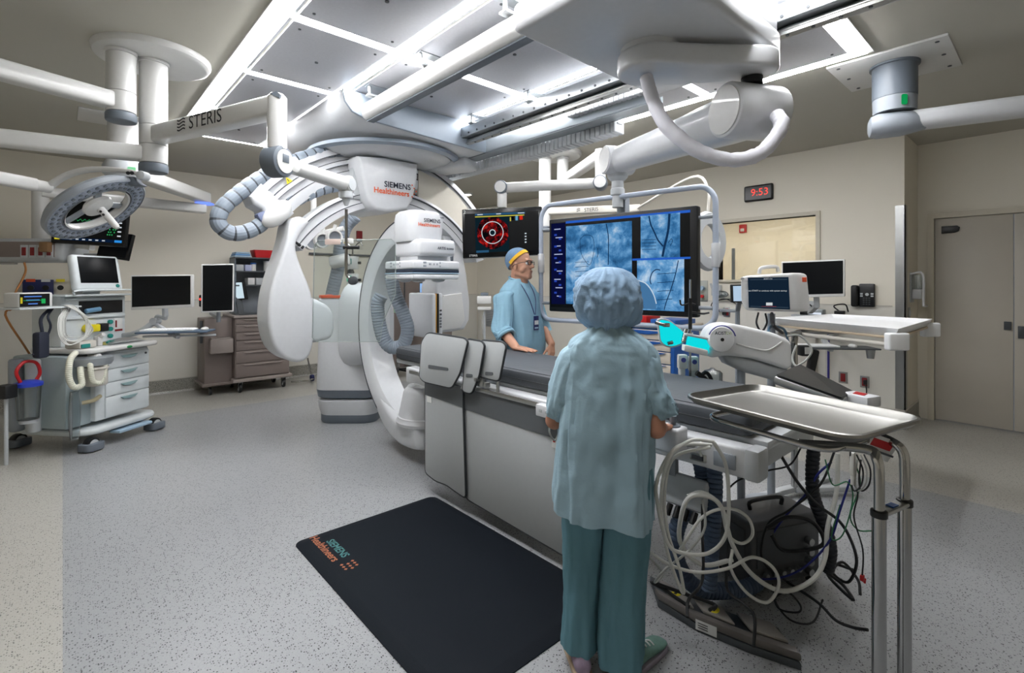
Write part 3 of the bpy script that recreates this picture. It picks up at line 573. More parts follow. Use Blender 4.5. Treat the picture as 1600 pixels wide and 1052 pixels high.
def beam(a, b, w_, h, r=.02, s1=1.0): return MB().sweep([V(a), V(b)], rrect(w_, h, r, 3), scale=[1, s1])
def barm(a, b, w_, h, name='arm', par=bo, m_=WHITE2, r=.02, s1=1.0): return build(beam(a, b, w_, h, r, s1), name, m_, par)
ea = V((-1.0, 3.61, 2.67)); barm(A+Z_*2.67, ea, .11, .105); build(MB().cyl(ea+Z_*.07, ea-Z_*.5, .05, n=20), 'spindle', WHITE2, bo)
eb = V((-1.05, 4.37, 2.372)); barm(B+Z_*2.372, eb, .11, .10); build(MB().cyl(eb+Z_*.06, eb-Z_*.25, .05, n=20), 'spindle', WHITE2, bo)
es = V((.895, 2.96, 2.50)); sa = barm(B+Z_*2.50, es+Z_*.0, .10, .115, 'arm')
dv = (es-B-Z_*2.5); dv.z = 0; dv.normalize(); nv = V((dv.y, -dv.x, 0)); nv = nv if nv.dot(vd) < 0 else -nv
if True:
    m = MB(); o = B+Z_*2.5+dv*.62+nv*.0515; u = dv if dv.dot(vu) > 0 else -dv
    text_mb(m, STER, o+u*.03, u, Z_, .115); wave_mark(m, o-u*.215, u, Z_, .085); build(m, 'lettering', INK, sa, label='black maker lettering with wave mark')
m = MB(); m.lathe([(.01, 2.575), (.035, 2.57), (.052, 2.55), (.052, 2.24), (.01, 2.24)], (es.x, es.y, 0), n=24); build(m, 'spindle', WHITE2, bo)
m = MB(); m.pw([es+vu*x-vd*.053+Z_*z for x, z in ((-.02, .055), (.035, .03), (.04, .052), (.02, .068))], vd*.02); build(m, 'vent', SLATE, bo)
kn = V((es.x, es.y, 2.19)); se = ond(541, 288, 3.45); sd = (se-kn); sd.z = 0; sd.normalize(); sn = V((sd.y, -sd.x, 0)); sn = sn if sn.dot(vd) < 0 else -sn
m = MB(); m.cyl(kn-sn*.05, kn+sn*.05, .088, n=32, b=.012); m.cyl(kn+Z_*.07, kn+Z_*.03, .056, n=24); build(m, 'knuckle', SLATE, bo)
m = MB(); m.cyl(kn+sn*.051, kn+sn*.056, .066, n=28); m.cyl(kn+sd*.085-sn*.045+Z_*.0, kn+sd*.085+sn*.055, .045, n=22, b=.006); kk = build(m, 'knuckle_cover', WHITE2, bo); build(MB().box(kn+sn*.058+Z_*.015, (.05, .004, .045), .01, rot=(0, 0, math.degrees(math.atan2(sd.y, sd.x)))), 'lock_button', SLATE, kk)
m = MB(); m.cyl(kn+sd*.06, se-sd*.03, .042, .050, n=24); m.cyl(se-sn*.045+sd*.0, se+sn*.045, .056, n=24, b=.01); build(m, 'spring_arm', WHITE2, bo)
m = MB(); m.cyl(se+sn*.046, se+sn*.05, .045, n=24); build(m, 'arm_cover', LGREY, bo)
# ---- clear radiation shield
rs = thing('radiation_shield', 'clear acrylic radiation shield hanging on a chrome rod from the spring arm', 'shield', (se.x, se.y, se.z-.05))
m = MB(); m.cyl(se-Z_*.05, se-Z_*.10, .045, .045, 20, .006); m.cyl(se-Z_*.10, se-Z_*.15, .03, .012, 18); build(m, 'swivel', LGREY, rs)
pl = V((se.x, se.y, 0)); m = MB(); m.tube([pl+Z_*2.02, pl+Z_*1.8, pl+Z_*1.60, pl+Z_*1.555+vu*.01, pl+Z_*1.53+vu*.04, pl+Z_*1.525+vu*.07], .0105, 10); build(m, 'rod', CHROME, rs)
m = MB(); m.cyl(pl+vu*.045+Z_*1.525-vd*.02, pl+vu*.045+Z_*1.525+vd*.03, .03, n=20, b=.005); build(m, 'clamp', DGREY, rs); m = MB(); m.cyl(pl+Z_*1.755-vu*.02, pl+Z_*1.755+vu*.09, .013, n=10); build(m, 'handle', BLACK, rs)
dps = pl.dot(vd)+.03; m = MB(); ol = [ond(x, y, dps) for x, y in ((497, 376), (612, 374), (618, 380), (618, 460), (606, 486), (598, 505), (594, 534), (493, 534), (488, 528), (491, 384))]
m.pw(ol, vd*.010); build(m, 'pane', CLEAR, rs, flat=True)
m = MB(); m.tube(ol, .0025, 6, 1, True); build(m, 'pane_edge', mat('acrylic_edge', '#9fa9a6', .2), rs)
m = MB(); m.box(ond(544, 377, dps-.012), (.075, .004, .04), .002, rot=(0, 0, -42)); st_ = build(m, 'warning_label', TAPE, rs); warn(ond(541, 377, dps-.016), vu, Z_, .016, rs)
build(MB().box(ond(520, 378, dps-.012), (.11, .004, .04), .002, rot=(0, 0, -42)), 'notice_label', mat('pinkish_label', '#d8c4bb', .6), rs)

# ---- surgical light
C = ond(150, 324, 3.1); n_ = (vu*.64+vd*.056-Z_*.766).normalized(); lu = (vd*-.35+vu*.7+Z_*.56); lu = (lu-n_*lu.dot(n_)).normalized(); lv = n_.cross(lu)
sl = thing('surgical_light', 'grey ring-shaped surgical light with white handle on a curved yoke', 'surgical light', C)
LEDF = mat('led_face', '#9aa4b4', .15, 0, var=.6, scale=70, coat=.5)
def ring(prof, name, mt): return build(MB().lathe(prof, C, n_, 56, cap=False), name, mt, sl)
ring([(.193, .028), (.184, .0), (.193, -.03), (.265, -.035), (.286, -.01), (.284, .02), (.275, .028), (.273, .02), (.198, .02), (.193, .028)], 'ring_housing', GREY)
ring([(.199, .022), (.236, .030), (.272, .022)], 'lens_ring', LEDF)
m = MB()
for k in range(36):
    for r in (.217, .252): a = 2*PI*(k+.5*(r > .23))/36; m.cyl(C+n_*.028+(lu*math.cos(a)+lv*math.sin(a))*r, C+n_*.0325+(lu*math.cos(a)+lv*math.sin(a))*r, .011, n=8)
o = build(m, 'led_cluster', SLATE, sl); o['kind'] = 'stuff'
ring([(.184, -.02), (.177, .0), (.177, .02), (.185, .026)], 'inner_rim', WHITE2)
m = MB(); m.lathe([(.01, -.02), (.07, -.018), (.085, 0), (.08, .02), (.05, .03), (.01, .032)], C+lu*.02, n_, 28); hb = build(m, 'hub', WHITE2, sl)
m = MB(); m.lathe([(.022, .03), (.02, .10), (.019, .17), (.012, .185), (.001, .187)], C+lu*.02, n_, 16); hd = build(m, 'handle', WHITE2, sl)
m = MB()
for k in (.055, .08): m.cyl(C+lu*.02+n_*k-vd*.017, C+lu*.02+n_*k-vd*.023, .008, n=10)
build(m, 'handle_buttons', BLACK, hd)
m = MB()
for a in (.3, 2.4, 4.5): e = lu*math.cos(a)+lv*math.sin(a); m.sweep([C+lu*.02+e*.06-n_*.01, C+e*.22-n_*.01], rrect(.04, .02, .006, 2), up=tuple(n_))
build(m, 'spokes', GREY, sl)
Q = [ond(x, y, 3.1) for x, y in ((76, 293), (95, 279), (120, 269), (150, 264.5), (185, 266), (210, 270), (224, 275))]
m = MB(); m.sweep(catmull(Q, 6), rrect(.05, .028, .01, 3)); build(m, 'yoke', WHITE2, sl)
m = MB(); m.cyl(Q[-1]-vd*.03, Q[-1]+vd*.03, .028, n=18, b=.005); build(m, 'yoke_joint', LGREY, sl)
m = MB(); m.pw([ond(x, y, 3.08) for x, y in ((199, 276), (208, 276), (212, 283), (221, 289), (210, 291), (192, 288), (196, 283))], vd*.06, .006); build(m, 'ring_lug', SLATE, sl)
m = MB()
for k in (0, 1): m.cyl(ond(200+6*k, 270.5, 3.07), ond(200+6*k, 270.5, 3.06), .011, n=14)
build(m, 'yoke_buttons', BLACK, sl)
m = MB(); a = ea-Z_*.53; m.sweep([a, a.lerp(Q[0], .93)], rrect(.075, .075, .02, 3)); m.cyl(Q[0]-(Q[0]-a).normalized()*.10, Q[0]+(Q[0]-a).normalized()*.01, .034, n=18, b=.006); m.cyl(a-Z_*.05, a+Z_*.02, .055, n=20); build(m, 'support_arm', WHITE2, sl)

# ---- equipment boom with service head
eq = thing('equipment_boom', 'jointed white ceiling boom carrying a service head with red outlets', 'ceiling boom', (.43, 5.95, 3.05))
m = MB(); m.span((.10, 5.75, 3.036), (.62, 6.2, 3.05), .003); build(m, 'ceiling_plate', WHITE2, eq)
P = V((.43, 5.95, 0)); build(MB().cyl(P+Z_*2.66, P+Z_*3.036, .125, n=32), 'column', WHITE2, eq); build(MB().lathe([(.01, 2.49), (.13, 2.5), (.16, 2.53), (.165, 2.60), (.14, 2.655), (.01, 2.66)], P, n=36), 'hub', LGREY, eq)
m = MB(); m.box(P+Z_*2.56+vu*.135-vd*.09, (.07, .02, .05), .006, rot=(0, 0, -12)); build(m, 'status_light', emis('green_glow', '#8fe2a8', .9), eq)
el = V((1.33, 7.29, 0)); barm(P+Z_*2.585, el+Z_*2.585, .16, .13, 'arm', eq)
build(MB().lathe([(.01, 2.52), (.10, 2.52), (.11, 2.51), (.11, 2.505), (.01, 2.5)], el, n=30), 'pivot_glow', emis('blue_glow', '#6a86ff', 1.6), eq)
bc = V((-.17, 7.07, 0)); barm(el+Z_*2.445, bc+Z_*2.445, .16, .11, 'arm', eq)
build(MB().cyl(bc+Z_*1.94, bc+Z_*2.50, .07, n=24), 'drop_column', WHITE2, eq)
hc_ = ond(45, 392, 5.0); m = MB(); R = Matrix.Rotation(math.atan2(vu.y, vu.x), 3, 'Z')
m.box(V((hc_.x, hc_.y, 1.83)), (.98, .34, .23), .05, 3, rot=R); sh = build(m, 'service_head', LGREY, eq)
hf = V((hc_.x, hc_.y, 1.835))-vd*.172
m = MB(); m.box(hf+vu*.06, (.72, .012, .15), .003, rot=R); build(m, 'outlet_panel', BROWN, sh)
for k, x in enumerate((38, 51, 64, 77)):
    p = onp(x, 393, hf-vd*.008, vd); m = MB(); m.mat(0).box(p, (.075, .008, .125), .003, rot=R); m.mat(1).box(p-vd*.006, (.04, .008, .08), .003, rot=R); build(m, 'outlet', [LGREY, DRED], sh)
build(MB().box(hf+vu*.36-vd*.03+Z_*.02, (.09, .06, .10), .012, rot=R), 'gas_socket', mat('bronze_plastic', '#7b5c3c', .5), sh)
m = MB(); m.box(V((hc_.x, hc_.y, 1.70))-vd*.1-vu*.3, (.55, .03, .02), .004, rot=R); build(m, 'side_rail', BRUSH, sh)
m = MB(); p = onp(38, 410, hf, vd); m.tube([p, p-Z_*.1+vu*.01, p-Z_*.30+vu*.01-vd*.1, p-Z_*.45+vu*.05-vd*.2, p-Z_*.42+vu*.12-vd*.2, p-Z_*.50+vu*.02-vd*.2, p-Z_*.8+vu*.10-vd*.1, p-Z_*1.0+vu*.12], .009)
solo(m, 'cable', mat('amber_cable', '#a8703a', .5), 'amber cable dangling from the service head with red outlets', 'cable')
# ---- patient monitor and second screen below the boom
def screen_thing(name, lab, cat, c4, d, bez, case, scr, group=None, th=.05):
    """flat screen from four corner points (TL, TR, BR, BL), pushed back by d*th"""
    c4 = [V(p) for p in c4]; nrm = (c4[1]-c4[0]).cross(c4[3]-c4[0]).normalized(); nrm = nrm if nrm.dot(vd) > 0 else -nrm
    base = (c4[2]+c4[3])/2; t = thing(name, lab, cat, base, 0, group)
    m = MB(); m.pw(c4, nrm*th, .008); build(m, 'casing', case, t)
    u = (c4[1]-c4[0]).normalized(); v = (c4[0]-c4[3]).normalized(); w_, h = (c4[1]-c4[0]).length, (c4[0]-c4[3]).length
    def at(s, r, off=.001): return c4[0].lerp(c4[1], s).lerp(c4[3].lerp(c4[2], s), 1-r)-nrm*off
    l, r_, b, tp = bez
    m = MB(); m.quad(at(l/w_, b/h), at(1-r_/w_, b/h), at(1-r_/w_, 1-tp/h), at(l/w_, 1-tp/h)); s = build(m, 'screen', scr, t, flat=True)
    return t, at, s, u, v, nrm
t, at, s, u, v, nr = screen_thing('patient_monitor', 'wide black patient monitor with coloured traces hanging behind the surgical light', 'monitor', [ond(83, 312, 4.85), ond(200, 318, 4.85), ond(193, 386, 4.8), ond(79, 379, 4.8)], 0, (.02, .02, .03, .02), BLACKG, SCRK)
m = MB(); m.mat(0)
def rect(at, m, s0, s1, r0, r1, off=.002): m.quad(at(s0, r0, off), at(s1, r0, off), at(s1, r1, off), at(s0, r1, off))
rect(at, m, .05, .12, .085, .14); m.mat(1); rect(at, m, .87, .97, .085, .14); m.mat(2)
for k in range(7): rect(at, m, .16+.09*k, .20+.09*k, .10, .125)
for k in range(5): rect(at, m, .90, .95, .22+.1*k, .25+.1*k)
m.mat(3)
for k in range(9): x, y = .76+.03*(k % 4)+.012*(k//4), .24+.06*(k//3); rect(at, m, x, x+.016, y, y+.03)
for k in range(20): x = .25+.02*k; y = .55+.03*math.sin(k*2.1); m.quad(at(x, y, .002), at(x+.02, .55+.03*math.sin((k+1)*2.1), .002), at(x+.02, .555+.03*math.sin((k+1)*2.1)+.008, .002), at(x, y+.012, .002))
m.mat(4); rect(at, m, .13, .86, .08, .145, .0015)
build(m, 'readout', [emis('screen_yellow', '#e8dc2e', .9), emis('screen_blue', '#2f8fe0', .9), emis('screen_white', '#dfe6ee', .8), emis('screen_green', '#2fae62', .8), emis('screen_navy', '#0c2240', .7)], t, flat=True)
m = MB(); p = at(.5, 0, -.06); m.sweep([p-Z_*.02, V((bc.x+.12, bc.y-.08, 1.93))], rrect(.05, .05, .01, 2)); build(m, 'arm_bracket', WHITE2, t)
t, at, s, u, v, nr = screen_thing('tablet_screen', 'dark screen half hidden behind the lower corner of the patient monitor', 'monitor', [ond(160, 362, 5.02), ond(207, 366, 5.02), ond(197, 407, 4.98), ond(150, 400, 4.98)], 0, (.015, .015, .02, .015), BLACKG, SCRK)
m = MB(); m.sweep([at(.2, .1, -.06), V((bc.x+.1, bc.y-.06, 1.80))], rrect(.04, .04, .01, 2)); build(m, 'arm_bracket', LGREY, t)

# ================================================================ BIG DISPLAY, ITS CARRIAGE AND ARM
dc = thing('display_carriage', 'large white ceiling carriage with swivel arm holding the big x-ray display', 'ceiling boom', (2.1, 1.33, 2.65))
m = MB(); m.span((1.52, .95, 2.65), (2.70, 1.69, 2.785), .035, 4); m.span((1.96, .96, 2.70), (2.68, 1.68, 2.95), .02); build(m, 'carriage_cover', WHITE, dc)
m = MB(); m.span((2.66, 1.0, 2.775), (2.74, 1.12, 2.88), .01); m.span((2.66, 1.45, 2.775), (2.74, 1.6, 2.88), .01); build(m, 'bearing_block', LGREY, dc)
P1 = onz(1015, 100, 2.58); P2 = V((2.50, 1.0, 2.58)); dd = (P2-P1).normalized(); nn = V((-dd.y, dd.x, 0))
ol = []
for k in range(13): a = PI/2+PI*k/12; ol.append(P1+dd*math.cos(a)*.155+nn*math.sin(a)*.155)
ol += [P1.lerp(P2, .45)-nn*.125, P2-nn*.105]
for k in range(1, 12): a = -PI/2+PI*k/12; ol.append(P2+dd*math.cos(a)*.105+nn*math.sin(a)*.105)
ol += [P2+nn*.105, P1.lerp(P2, .45)+nn*.125]
m = MB(); m.pw([p-Z_*.055 for p in ol], Z_*.10, .02, 3); m.cyl(P1+Z_*.04, P1+Z_*.075, .14, n=32); build(m, 'swivel_arm', WHITE, dc)
N = V((2.56, 1.05, 2.365)); F_ = V((3.285, 2.375, 2.484)); ax = (F_-N); ax.z = 0; ax.normalize(); pn = V((-ax.y, ax.x, 0))
build(MB().cyl(V((P2.x+.03, P2.y+.03, 2.49)), V((P2.x+.03, P2.y+.03, 2.53)), .05, n=22), 'pivot_pin', BLACK, dc)
m = MB(); rr = []
for t_, sc_ in ((0, 1.0), (.12, 1.0), (.3, .93), (.6, .86), (1, .80)): p = N.lerp(F_, t_); rr.append([p+pn*q[0]*sc_+Z_*q[1]*sc_ for q in rrect(.25, .25, .11, 5)])
m.loft(rr); build(m, 'spring_arm', WHITE, dc)
m = MB(); m.cyl(N-pn*.14, N+pn*.15, .135, n=40, b=.012); build(m, 'arm_joint', WHITE, dc)
m = MB(); m.cyl(N+pn*.15, N+pn*.156, .118, n=40); build(m, 'joint_cover', WHITE2, dc)
m = MB(); m.cyl(F_-pn*.12, F_+pn*.12, .112, n=36, b=.01); build(m, 'arm_joint', WHITE, dc); m = MB(); m.cyl(F_+pn*.12, F_+pn*.125, .10, n=36); build(m, 'joint_cover', WHITE2, dc)
q = V((3.31, 2.397, 0)); m = MB(); m.lathe([(.09, 2.42), (.08, 2.355), (.048, 2.323), (.048, 2.27), (.056, 2.26), (.056, 2.215), (.043, 2.205), (.043, 2.115)], q, n=26); build(m, 'spindle', LGREY, dc)
m = MB(); pts = [ond(x, y, d) for x, y, d in ((1010, 122, 2.42), (1018, 150, 2.38), (1035, 188, 2.33), (1062, 216, 2.3), (1100, 240, 2.28), (1145, 250, 2.28), (1185, 241, 2.28), (1209, 218, 2.29), (1221, 195, 2.31), (1214, 180, 2.36))]
pp = catmull(pts, 8); m.sweep(pp, circ(.033, 14), None, scale=[1+.14*noise.noise(V((i*.45, 3, 1)))+.1*noise.noise(V((i*1.3, 7, 1))) for i in range(len(pp))]); build(m, 'cable_sleeve', mat('sleeve_cloth', '#dcdce4', .6, bump=.3, bscale=25), dc)
# display
DA, DB = V((3.182, 3.036, 0)), V((3.374, 1.753, 0)); du = (DB-DA).normalized(); dn = V((du.y, -du.x, 0)); dn = dn if dn.x < 0 else -dn    # dn faces the table
ld = thing('x_ray_display', 'large black display showing three blue x-ray pictures inside a tube frame', 'display', (3.28, 2.4, 1.26))
m = MB(); m.pw([DA+Z_*2.066, DB+Z_*2.066, DB+Z_*1.259, DA+Z_*1.259], -dn*.075, .012, 2); build(m, 'casing', BLACK, ld)
def dp(x, y, off=.003): return onp(x, y, DA+dn*off, dn)
def zq(m, x0, x1, zl0, zl1, zr0=None, zr1=None, off=.003):
    """upright rectangle on the display between two columns of the picture and two rows taken at the left column"""
    a, b = dp(x0, zl0, off), dp(x0, zl1, off); c, d = dp(x1, zr0 if zr0 else zl0, off), dp(x1, zr1 if zr1 else zl1, off)
    z1 = (a.z+c.z)/2 if zr0 else a.z; z0 = (b.z+d.z)/2 if zr1 else b.z
    m.quad(V((a.x, a.y, z0)), V((c.x, c.y, z0)), V((c.x, c.y, z1)), V((a.x, a.y, z1))); return (a, c, z0, z1)
m = MB(); m.mat(0); m.quad(DA+du*.016+Z_*1.297+dn*.001, DB-du*.053+Z_*1.297+dn*.001, DB-du*.053+Z_*2.034+dn*.001, DA+du*.016+Z_*2.034+dn*.001)
m.mat(1); zq(m, 861.5, 883, 350, 475, off=.002)
m.mat(2); zq(m, 884.4, 987.3, 354.3, 472.6, 345, 480.7)
m.mat(3); zq(m, 1001, 1062.6, 338, 404, 332, 401.8)
m.mat(4); zq(m, 995.4, 1069, 407, 483.4, 404.9, 488)
m.mat(5); zq(m, 884, 1078.5, 347, 350.5, 326.5, 331, off=.002); zq(m, 988, 1079, 404.5, 407, 401, 405, off=.004)
m.mat(6)
for k in range(9): zq(m, 866+2*(k % 3), 876+(k % 2)*3, 358+13*k, 359.5+13*k)
m.mat(7)
for k in range(6): zq(m, 866, 870, 366+18*k, 369+18*k); zq(m, 873, 877, 372+18*k, 375+18*k)
def vein(m, pts, w_, off=.005):
    p = catmull([dp(x, y, off) for x, y in pts], 5)
    for i in range(len(p)-1):
        t_ = (p[i+1]-p[i]).normalized(); s_ = t_.cross(dn)*w_; m.quad(p[i]-s_, p[i+1]-s_, p[i+1]+s_, p[i]+s_)
c7 = lambda x, y: (860+x/5.5375, 320+y/5.5375)
m.mat(8)
vein(m, [c7(*p) for p in ((1030, 78), (1022, 200), (1005, 290), (985, 370), (970, 450))], .009); vein(m, [c7(*p) for p in ((853, 97), (868, 170), (905, 250), (930, 305), (975, 360))], .0055)
vein(m, [c7(*p) for p in ((1107, 482), (1080, 610), (1040, 740), (1000, 850), (985, 910))], .0035); vein(m, [c7(*p) for p in ((872, 690), (862, 650), (880, 590), (915, 562), (950, 566))], .004)
vein(m, [c7(*p) for p in ((482, 165), (497, 240), (503, 330), (500, 520))], .004); vein(m, [c7(*p) for p in ((255, 300), (300, 262), (360, 275), (378, 340), (372, 430), (340, 520), (290, 470), (262, 400), (255, 300))], .002); vein(m, [c7(*p) for p in ((405, 370), (412, 420), (403, 460))], .0025)
vein(m, [c7(*p) for p in ((1020, 330), (1045, 295), (1055, 320), (1035, 358))], .002)
for k in range(4):
    vein(m, [c7(790+6*k % 4, 305+28*k), c7(915, 300+28*k)], .0018); vein(m, [c7(925, 600+75*k), c7(1085-10*k, 590+75*k)], .0022); vein(m, [c7(215, 500+40*k), c7(330, 492+40*k)], .0018)
m.mat(9); arcp = [(758, 660), (815, 680), (858, 725), (893, 790), (913, 860), (916, 905), (765, 900)]; m.quad(*[dp(*c7(*p), .0045) for p in arcp])
m.mat(10); vein(m, [c7(*p) for p in ((758, 655), (815, 675), (862, 722), (897, 788), (917, 858))], .004)
build(m, 'screen', [SCRK, SCRN, angiogram('x_ray_wide', 3.1, .8), angiogram('x_ray_upper', 8.3, .8), angiogram('x_ray_lower', 14.2, .85), emis('screen_bar', '#2a62c8', .9), emis('screen_text', '#b9c4ee', .8), emis('screen_icon', '#2c49b8', .8), emis('trace_dark', '#16365c', .8), emis('trace_mid', '#4c7fae', .8), emis('trace_pale', '#d4e6f6', .8)], ld, flat=True)
fr = thing('tubular_guard', 'pale tubular frame with rounded corners around the big x-ray display', 'frame', (3.28, 2.4, 1.2))
FP = DA-dn*.02
fp = [onp(x, y, FP, dn) for x, y in ((838, 497), (840, 470), (841, 400), (842, 345), (848, 331), (866, 326), (960, 312), (1060, 298), (1095, 294), (1106, 300), (1109, 316), (1110, 400), (1111, 485), (1107, 508), (1092, 516), (1060, 514), (950, 505), (870, 499), (850, 499))]
zt = fp[6].z+.02; zb = fp[16].z
fp2 = [DA-du*.10+Z_*(zb+.06), DA-du*.10+Z_*(zt-.08), DA-du*.03+Z_*zt, DB+du*.05+Z_*zt, DB+du*.12+Z_*(zt-.08), DB+du*.12+Z_*(zb+.07), DB+du*.05+Z_*zb, DA-du*.04+Z_*zb]
fp2 = [p-dn*.02 for p in fp2]
def round_path(pts, r, n=5):
    o = []; N_ = len(pts)
    for i in range(N_):
        a, b, c = pts[i-1], pts[i], pts[(i+1) % N_]; k = min(r, (a-b).length*.49, (c-b).length*.49); p, q_ = b+(a-b).normalized()*k, b+(c-b).normalized()*k
        for j in range(n+1): t_ = j/n; o.append((1-t_)**2*p+2*t_*(1-t_)*b+t_*t_*q_)
    return o
TUBE = mat('frame_tube', '#aab4c4', .35)
m = MB(); m.sweep(round_path(fp2, .07), circ(.02, 14), None, closed=True); build(m, 'tube', TUBE, fr)
m = MB()
for P_, s_ in ((DA, -1), (DB, 1)):
    for z in (1.98, 1.33): m = MB(); m.cyl(P_+du*s_*.0+Z_*z-dn*.035, P_+du*s_*.115+Z_*z-dn*.02, .014, n=10); build(m, 'strut', GREY, fr)
m = MB(); m.box(V((3.31, 2.397, zt))-dn*.03, (.05, .12, .05), .01); m.span((3.36, 2.36, 1.75), (3.42, 2.44, zt)); build(m, 'bracket', GREY, fr)
for P_, s_ in ((DA-du*.10, 1), (DB+du*.12, 1)):
    z0 = 1.60 if P_.y > 2 else 1.62; build(MB().cyl(P_-dn*.02+Z_*z0, P_-dn*.02+Z_*(z0+.17), .029, n=18, b=.006), 'grip', WHITE, fr)
def scan_tissue(name):
    m = emis(name, '#3a0d12', .9); n = m.node_tree; L = n.links; em = n.nodes['Emission']; tc = n.nodes.new('ShaderNodeTexCoord'); nz = n.nodes.new('ShaderNodeTexNoise'); nz.inputs['Scale'].default_value = 16; nz.inputs['Detail'].default_value = 8; nz.inputs['Roughness'].default_value = .65
    L.new(tc.outputs['Object'], nz.inputs['Vector']); r = n.nodes.new('ShaderNodeValToRGB'); e = r.color_ramp.elements; e[0].position = .44; e[0].color = lin('#08090c'); e[1].position = .68; e[1].color = lin('#f0442c'); q = e.new(.53); q.color = lin('#5a0f14'); q = e.new(.6); q.color = lin('#b81a18')
    L.new(nz.outputs['Fac'], r.inputs[0]); L.new(r.outputs[0], em.inputs[0]); return m
# ---- smaller monitor with the round red scan
t, at, s, u, v, nr = screen_thing('ceiling_monitor', 'black-framed ceiling monitor showing a round red vessel scan', 'monitor', [ond(721.5, 327.5, 5.0), ond(846, 322.5, 4.85), ond(846, 398, 4.85), ond(723, 404, 5.0)], 0, (.03, .03, .05, .045), BLACKG, SCRK, th=.06)
m = MB(); m.mat(0); rect(at, m, .17, .60, .10, .86); m.mat(4); rect(at, m, .17, .80, .86, .90, .0025); m.mat(1); rect(at, m, .17, .79, .825, .845, .003)
c0 = at(.39, .50, .003); R1 = .160
def rg_(m, r0, r1, off, n=48, a0=0, a1=2*PI, nz=0):
    for k in range(n):
        a, b = a0+(a1-a0)*k/n, a0+(a1-a0)*(k+1)/n; f = lambda a_, r: c0+(u*math.cos(a_)+v*math.sin(a_))*r*(1+nz*noise.noise(V((math.cos(a_)*3, math.sin(a_)*3, r*9))))-nr*off
        m.quad(f(a, r0), f(b, r0), f(b, r1), f(a, r1))
m.mat(2); rg_(m, .036, R1, .0005, nz=.06)
m.mat(3)

m.mat(5); rg_(m, .105, .1125, .0015, 40); rg_(m, .024, .033, .0015, 20)
m.mat(1); rect(at, m, .61, .625, .72, .80); m.mat(3); rect(at, m, .73, .77, .74, .83); m.mat(6); rect(at, m, .68, .71, .73, .83); m.mat(7); rect(at, m, .63, .66, .74, .83)
m.mat(5)
for k in range(4): rect(at, m, .795, .815, .26+.06*k, .285+.06*k)
for k, (a_, b_) in enumerate(((.2, .27), (.44, .5), (.71, .79))): rect(at, m, a_, b_, .87, .888, .004)
m.mat(4); rect(at, m, .18, .34, .10, .145, .003)
build(m, 'scan_picture', [emis('scan_back', '#10242e', .8), emis('scan_yellow', '#d9cf52', .8), scan_tissue('scan_tissue'), emis('scan_red', '#d42a1e', .9), emis('scan_bar', '#2f5c80', .8), emis('scan_white', '#d8e2ea', .85), emis('scan_cyan', '#6fb2d6', .8), emis('scan_black', '#0b0d10', .6)], t, flat=True)
m = MB(); text_mb(m, '2', at(.035, .94, .003), u, v, .05, bold=True); text_mb(m, STER, at(.14, .045, .003), u, v, .03); build(m, 'lettering', TAPE, t)
build(MB().pw([at(-.006, -.01, -.055), at(1.006, -.01, -.055), at(1.006, 1.01, -.055), at(-.006, 1.01, -.055)], nr*.03, .008), 'back_shell', WHITE2, t)
tc_ = at(.5, 1, -.05)
mb_ = thing('jointed_boom', 'white jointed ceiling boom behind the display that carries the round-scan monitor', 'ceiling boom', (4.37, 4.04, 3.05))
build(MB().lathe([(.01, 3.0), (.30, 3.0), (.32, 3.02), (.32, 3.05), (.01, 3.05)], (4.33, 4.04, 0), n=40), 'ceiling_plate', WHITE2, mb_)
ca_, cb_ = V((4.27, 4.14, 0)), V((4.42, 3.99, 0)); column(ca_, 2.18, 3.0, .072, par=mb_); column(cb_, 2.70, 3.0, .068, par=mb_)
E1 = V((3.80, 2.95, 0)); barm(cb_+Z_*2.72, E1+Z_*2.72, .10, .10, 'arm', mb_); build(MB().cyl(E1+Z_*2.42, E1+Z_*2.78, .05, n=20), 'spindle', WHITE2, mb_)
build(MB().cyl(ca_+Z_*2.12, ca_+Z_*2.18, .078, n=22, b=.01), 'end_cap', SLATE, mb_)
K0 = V((E1.x, E1.y, 2.46)); K1 = V((tc_.x, tc_.y, 2.46)); kd = (K1-K0).normalized(); kn2 = V((-kd.y, kd.x, 0)); kn2 = kn2 if kn2.dot(vd) < 0 else -kn2
m = MB(); m.cyl(K0, K1, .05, n=24); build(m, 'spring_arm', WHITE2, mb_)
for K in (K0, K1):
    m = MB(); m.cyl(K-kn2*.07, K+kn2*.07, .066, n=26, b=.006); j = build(m, 'knuckle', SLATE, mb_); build(MB().cyl(K+kn2*.071, K+kn2*.078, .055, n=26), 'knuckle_cover', WHITE2, j)
m = MB(); m.cyl(K1-Z_*.05, K1-Z_*.20, .048, n=20, b=.004); m.cyl(K1-Z_*.20, tc_-Z_*.02, .026, n=14); build(m, 'drop_tube', WHITE2, mb_)
sa2 = barm(ca_+Z_*2.36, V((4.55, 3.0, 2.30)), .07, .085, 'arm', mb_, CREAM); dv2 = V((.28, -1.14, 0)).normalized(); n2 = V((dv2.y, -dv2.x, 0)); n2 = n2 if n2.dot(vd) < 0 else -n2
m = MB(); u2 = dv2 if dv2.dot(vu) > 0 else -dv2; text_mb(m, STER, ca_+Z_*2.327+dv2*.62+n2*.038, u2, Z_, .06); wave_mark(m, ca_+Z_*2.337+dv2*.46+n2*.037, u2, Z_, .045); build(m, 'lettering', INK, sa2)
t = thing('surgical_light', 'white ring-shaped ceiling light half hidden behind the big display', 'surgical light', (4.2, 2.15, 2.1)); cc = V((4.15, 2.06, 1.87)); nx = (-vd*.8+vu*.6).normalized()
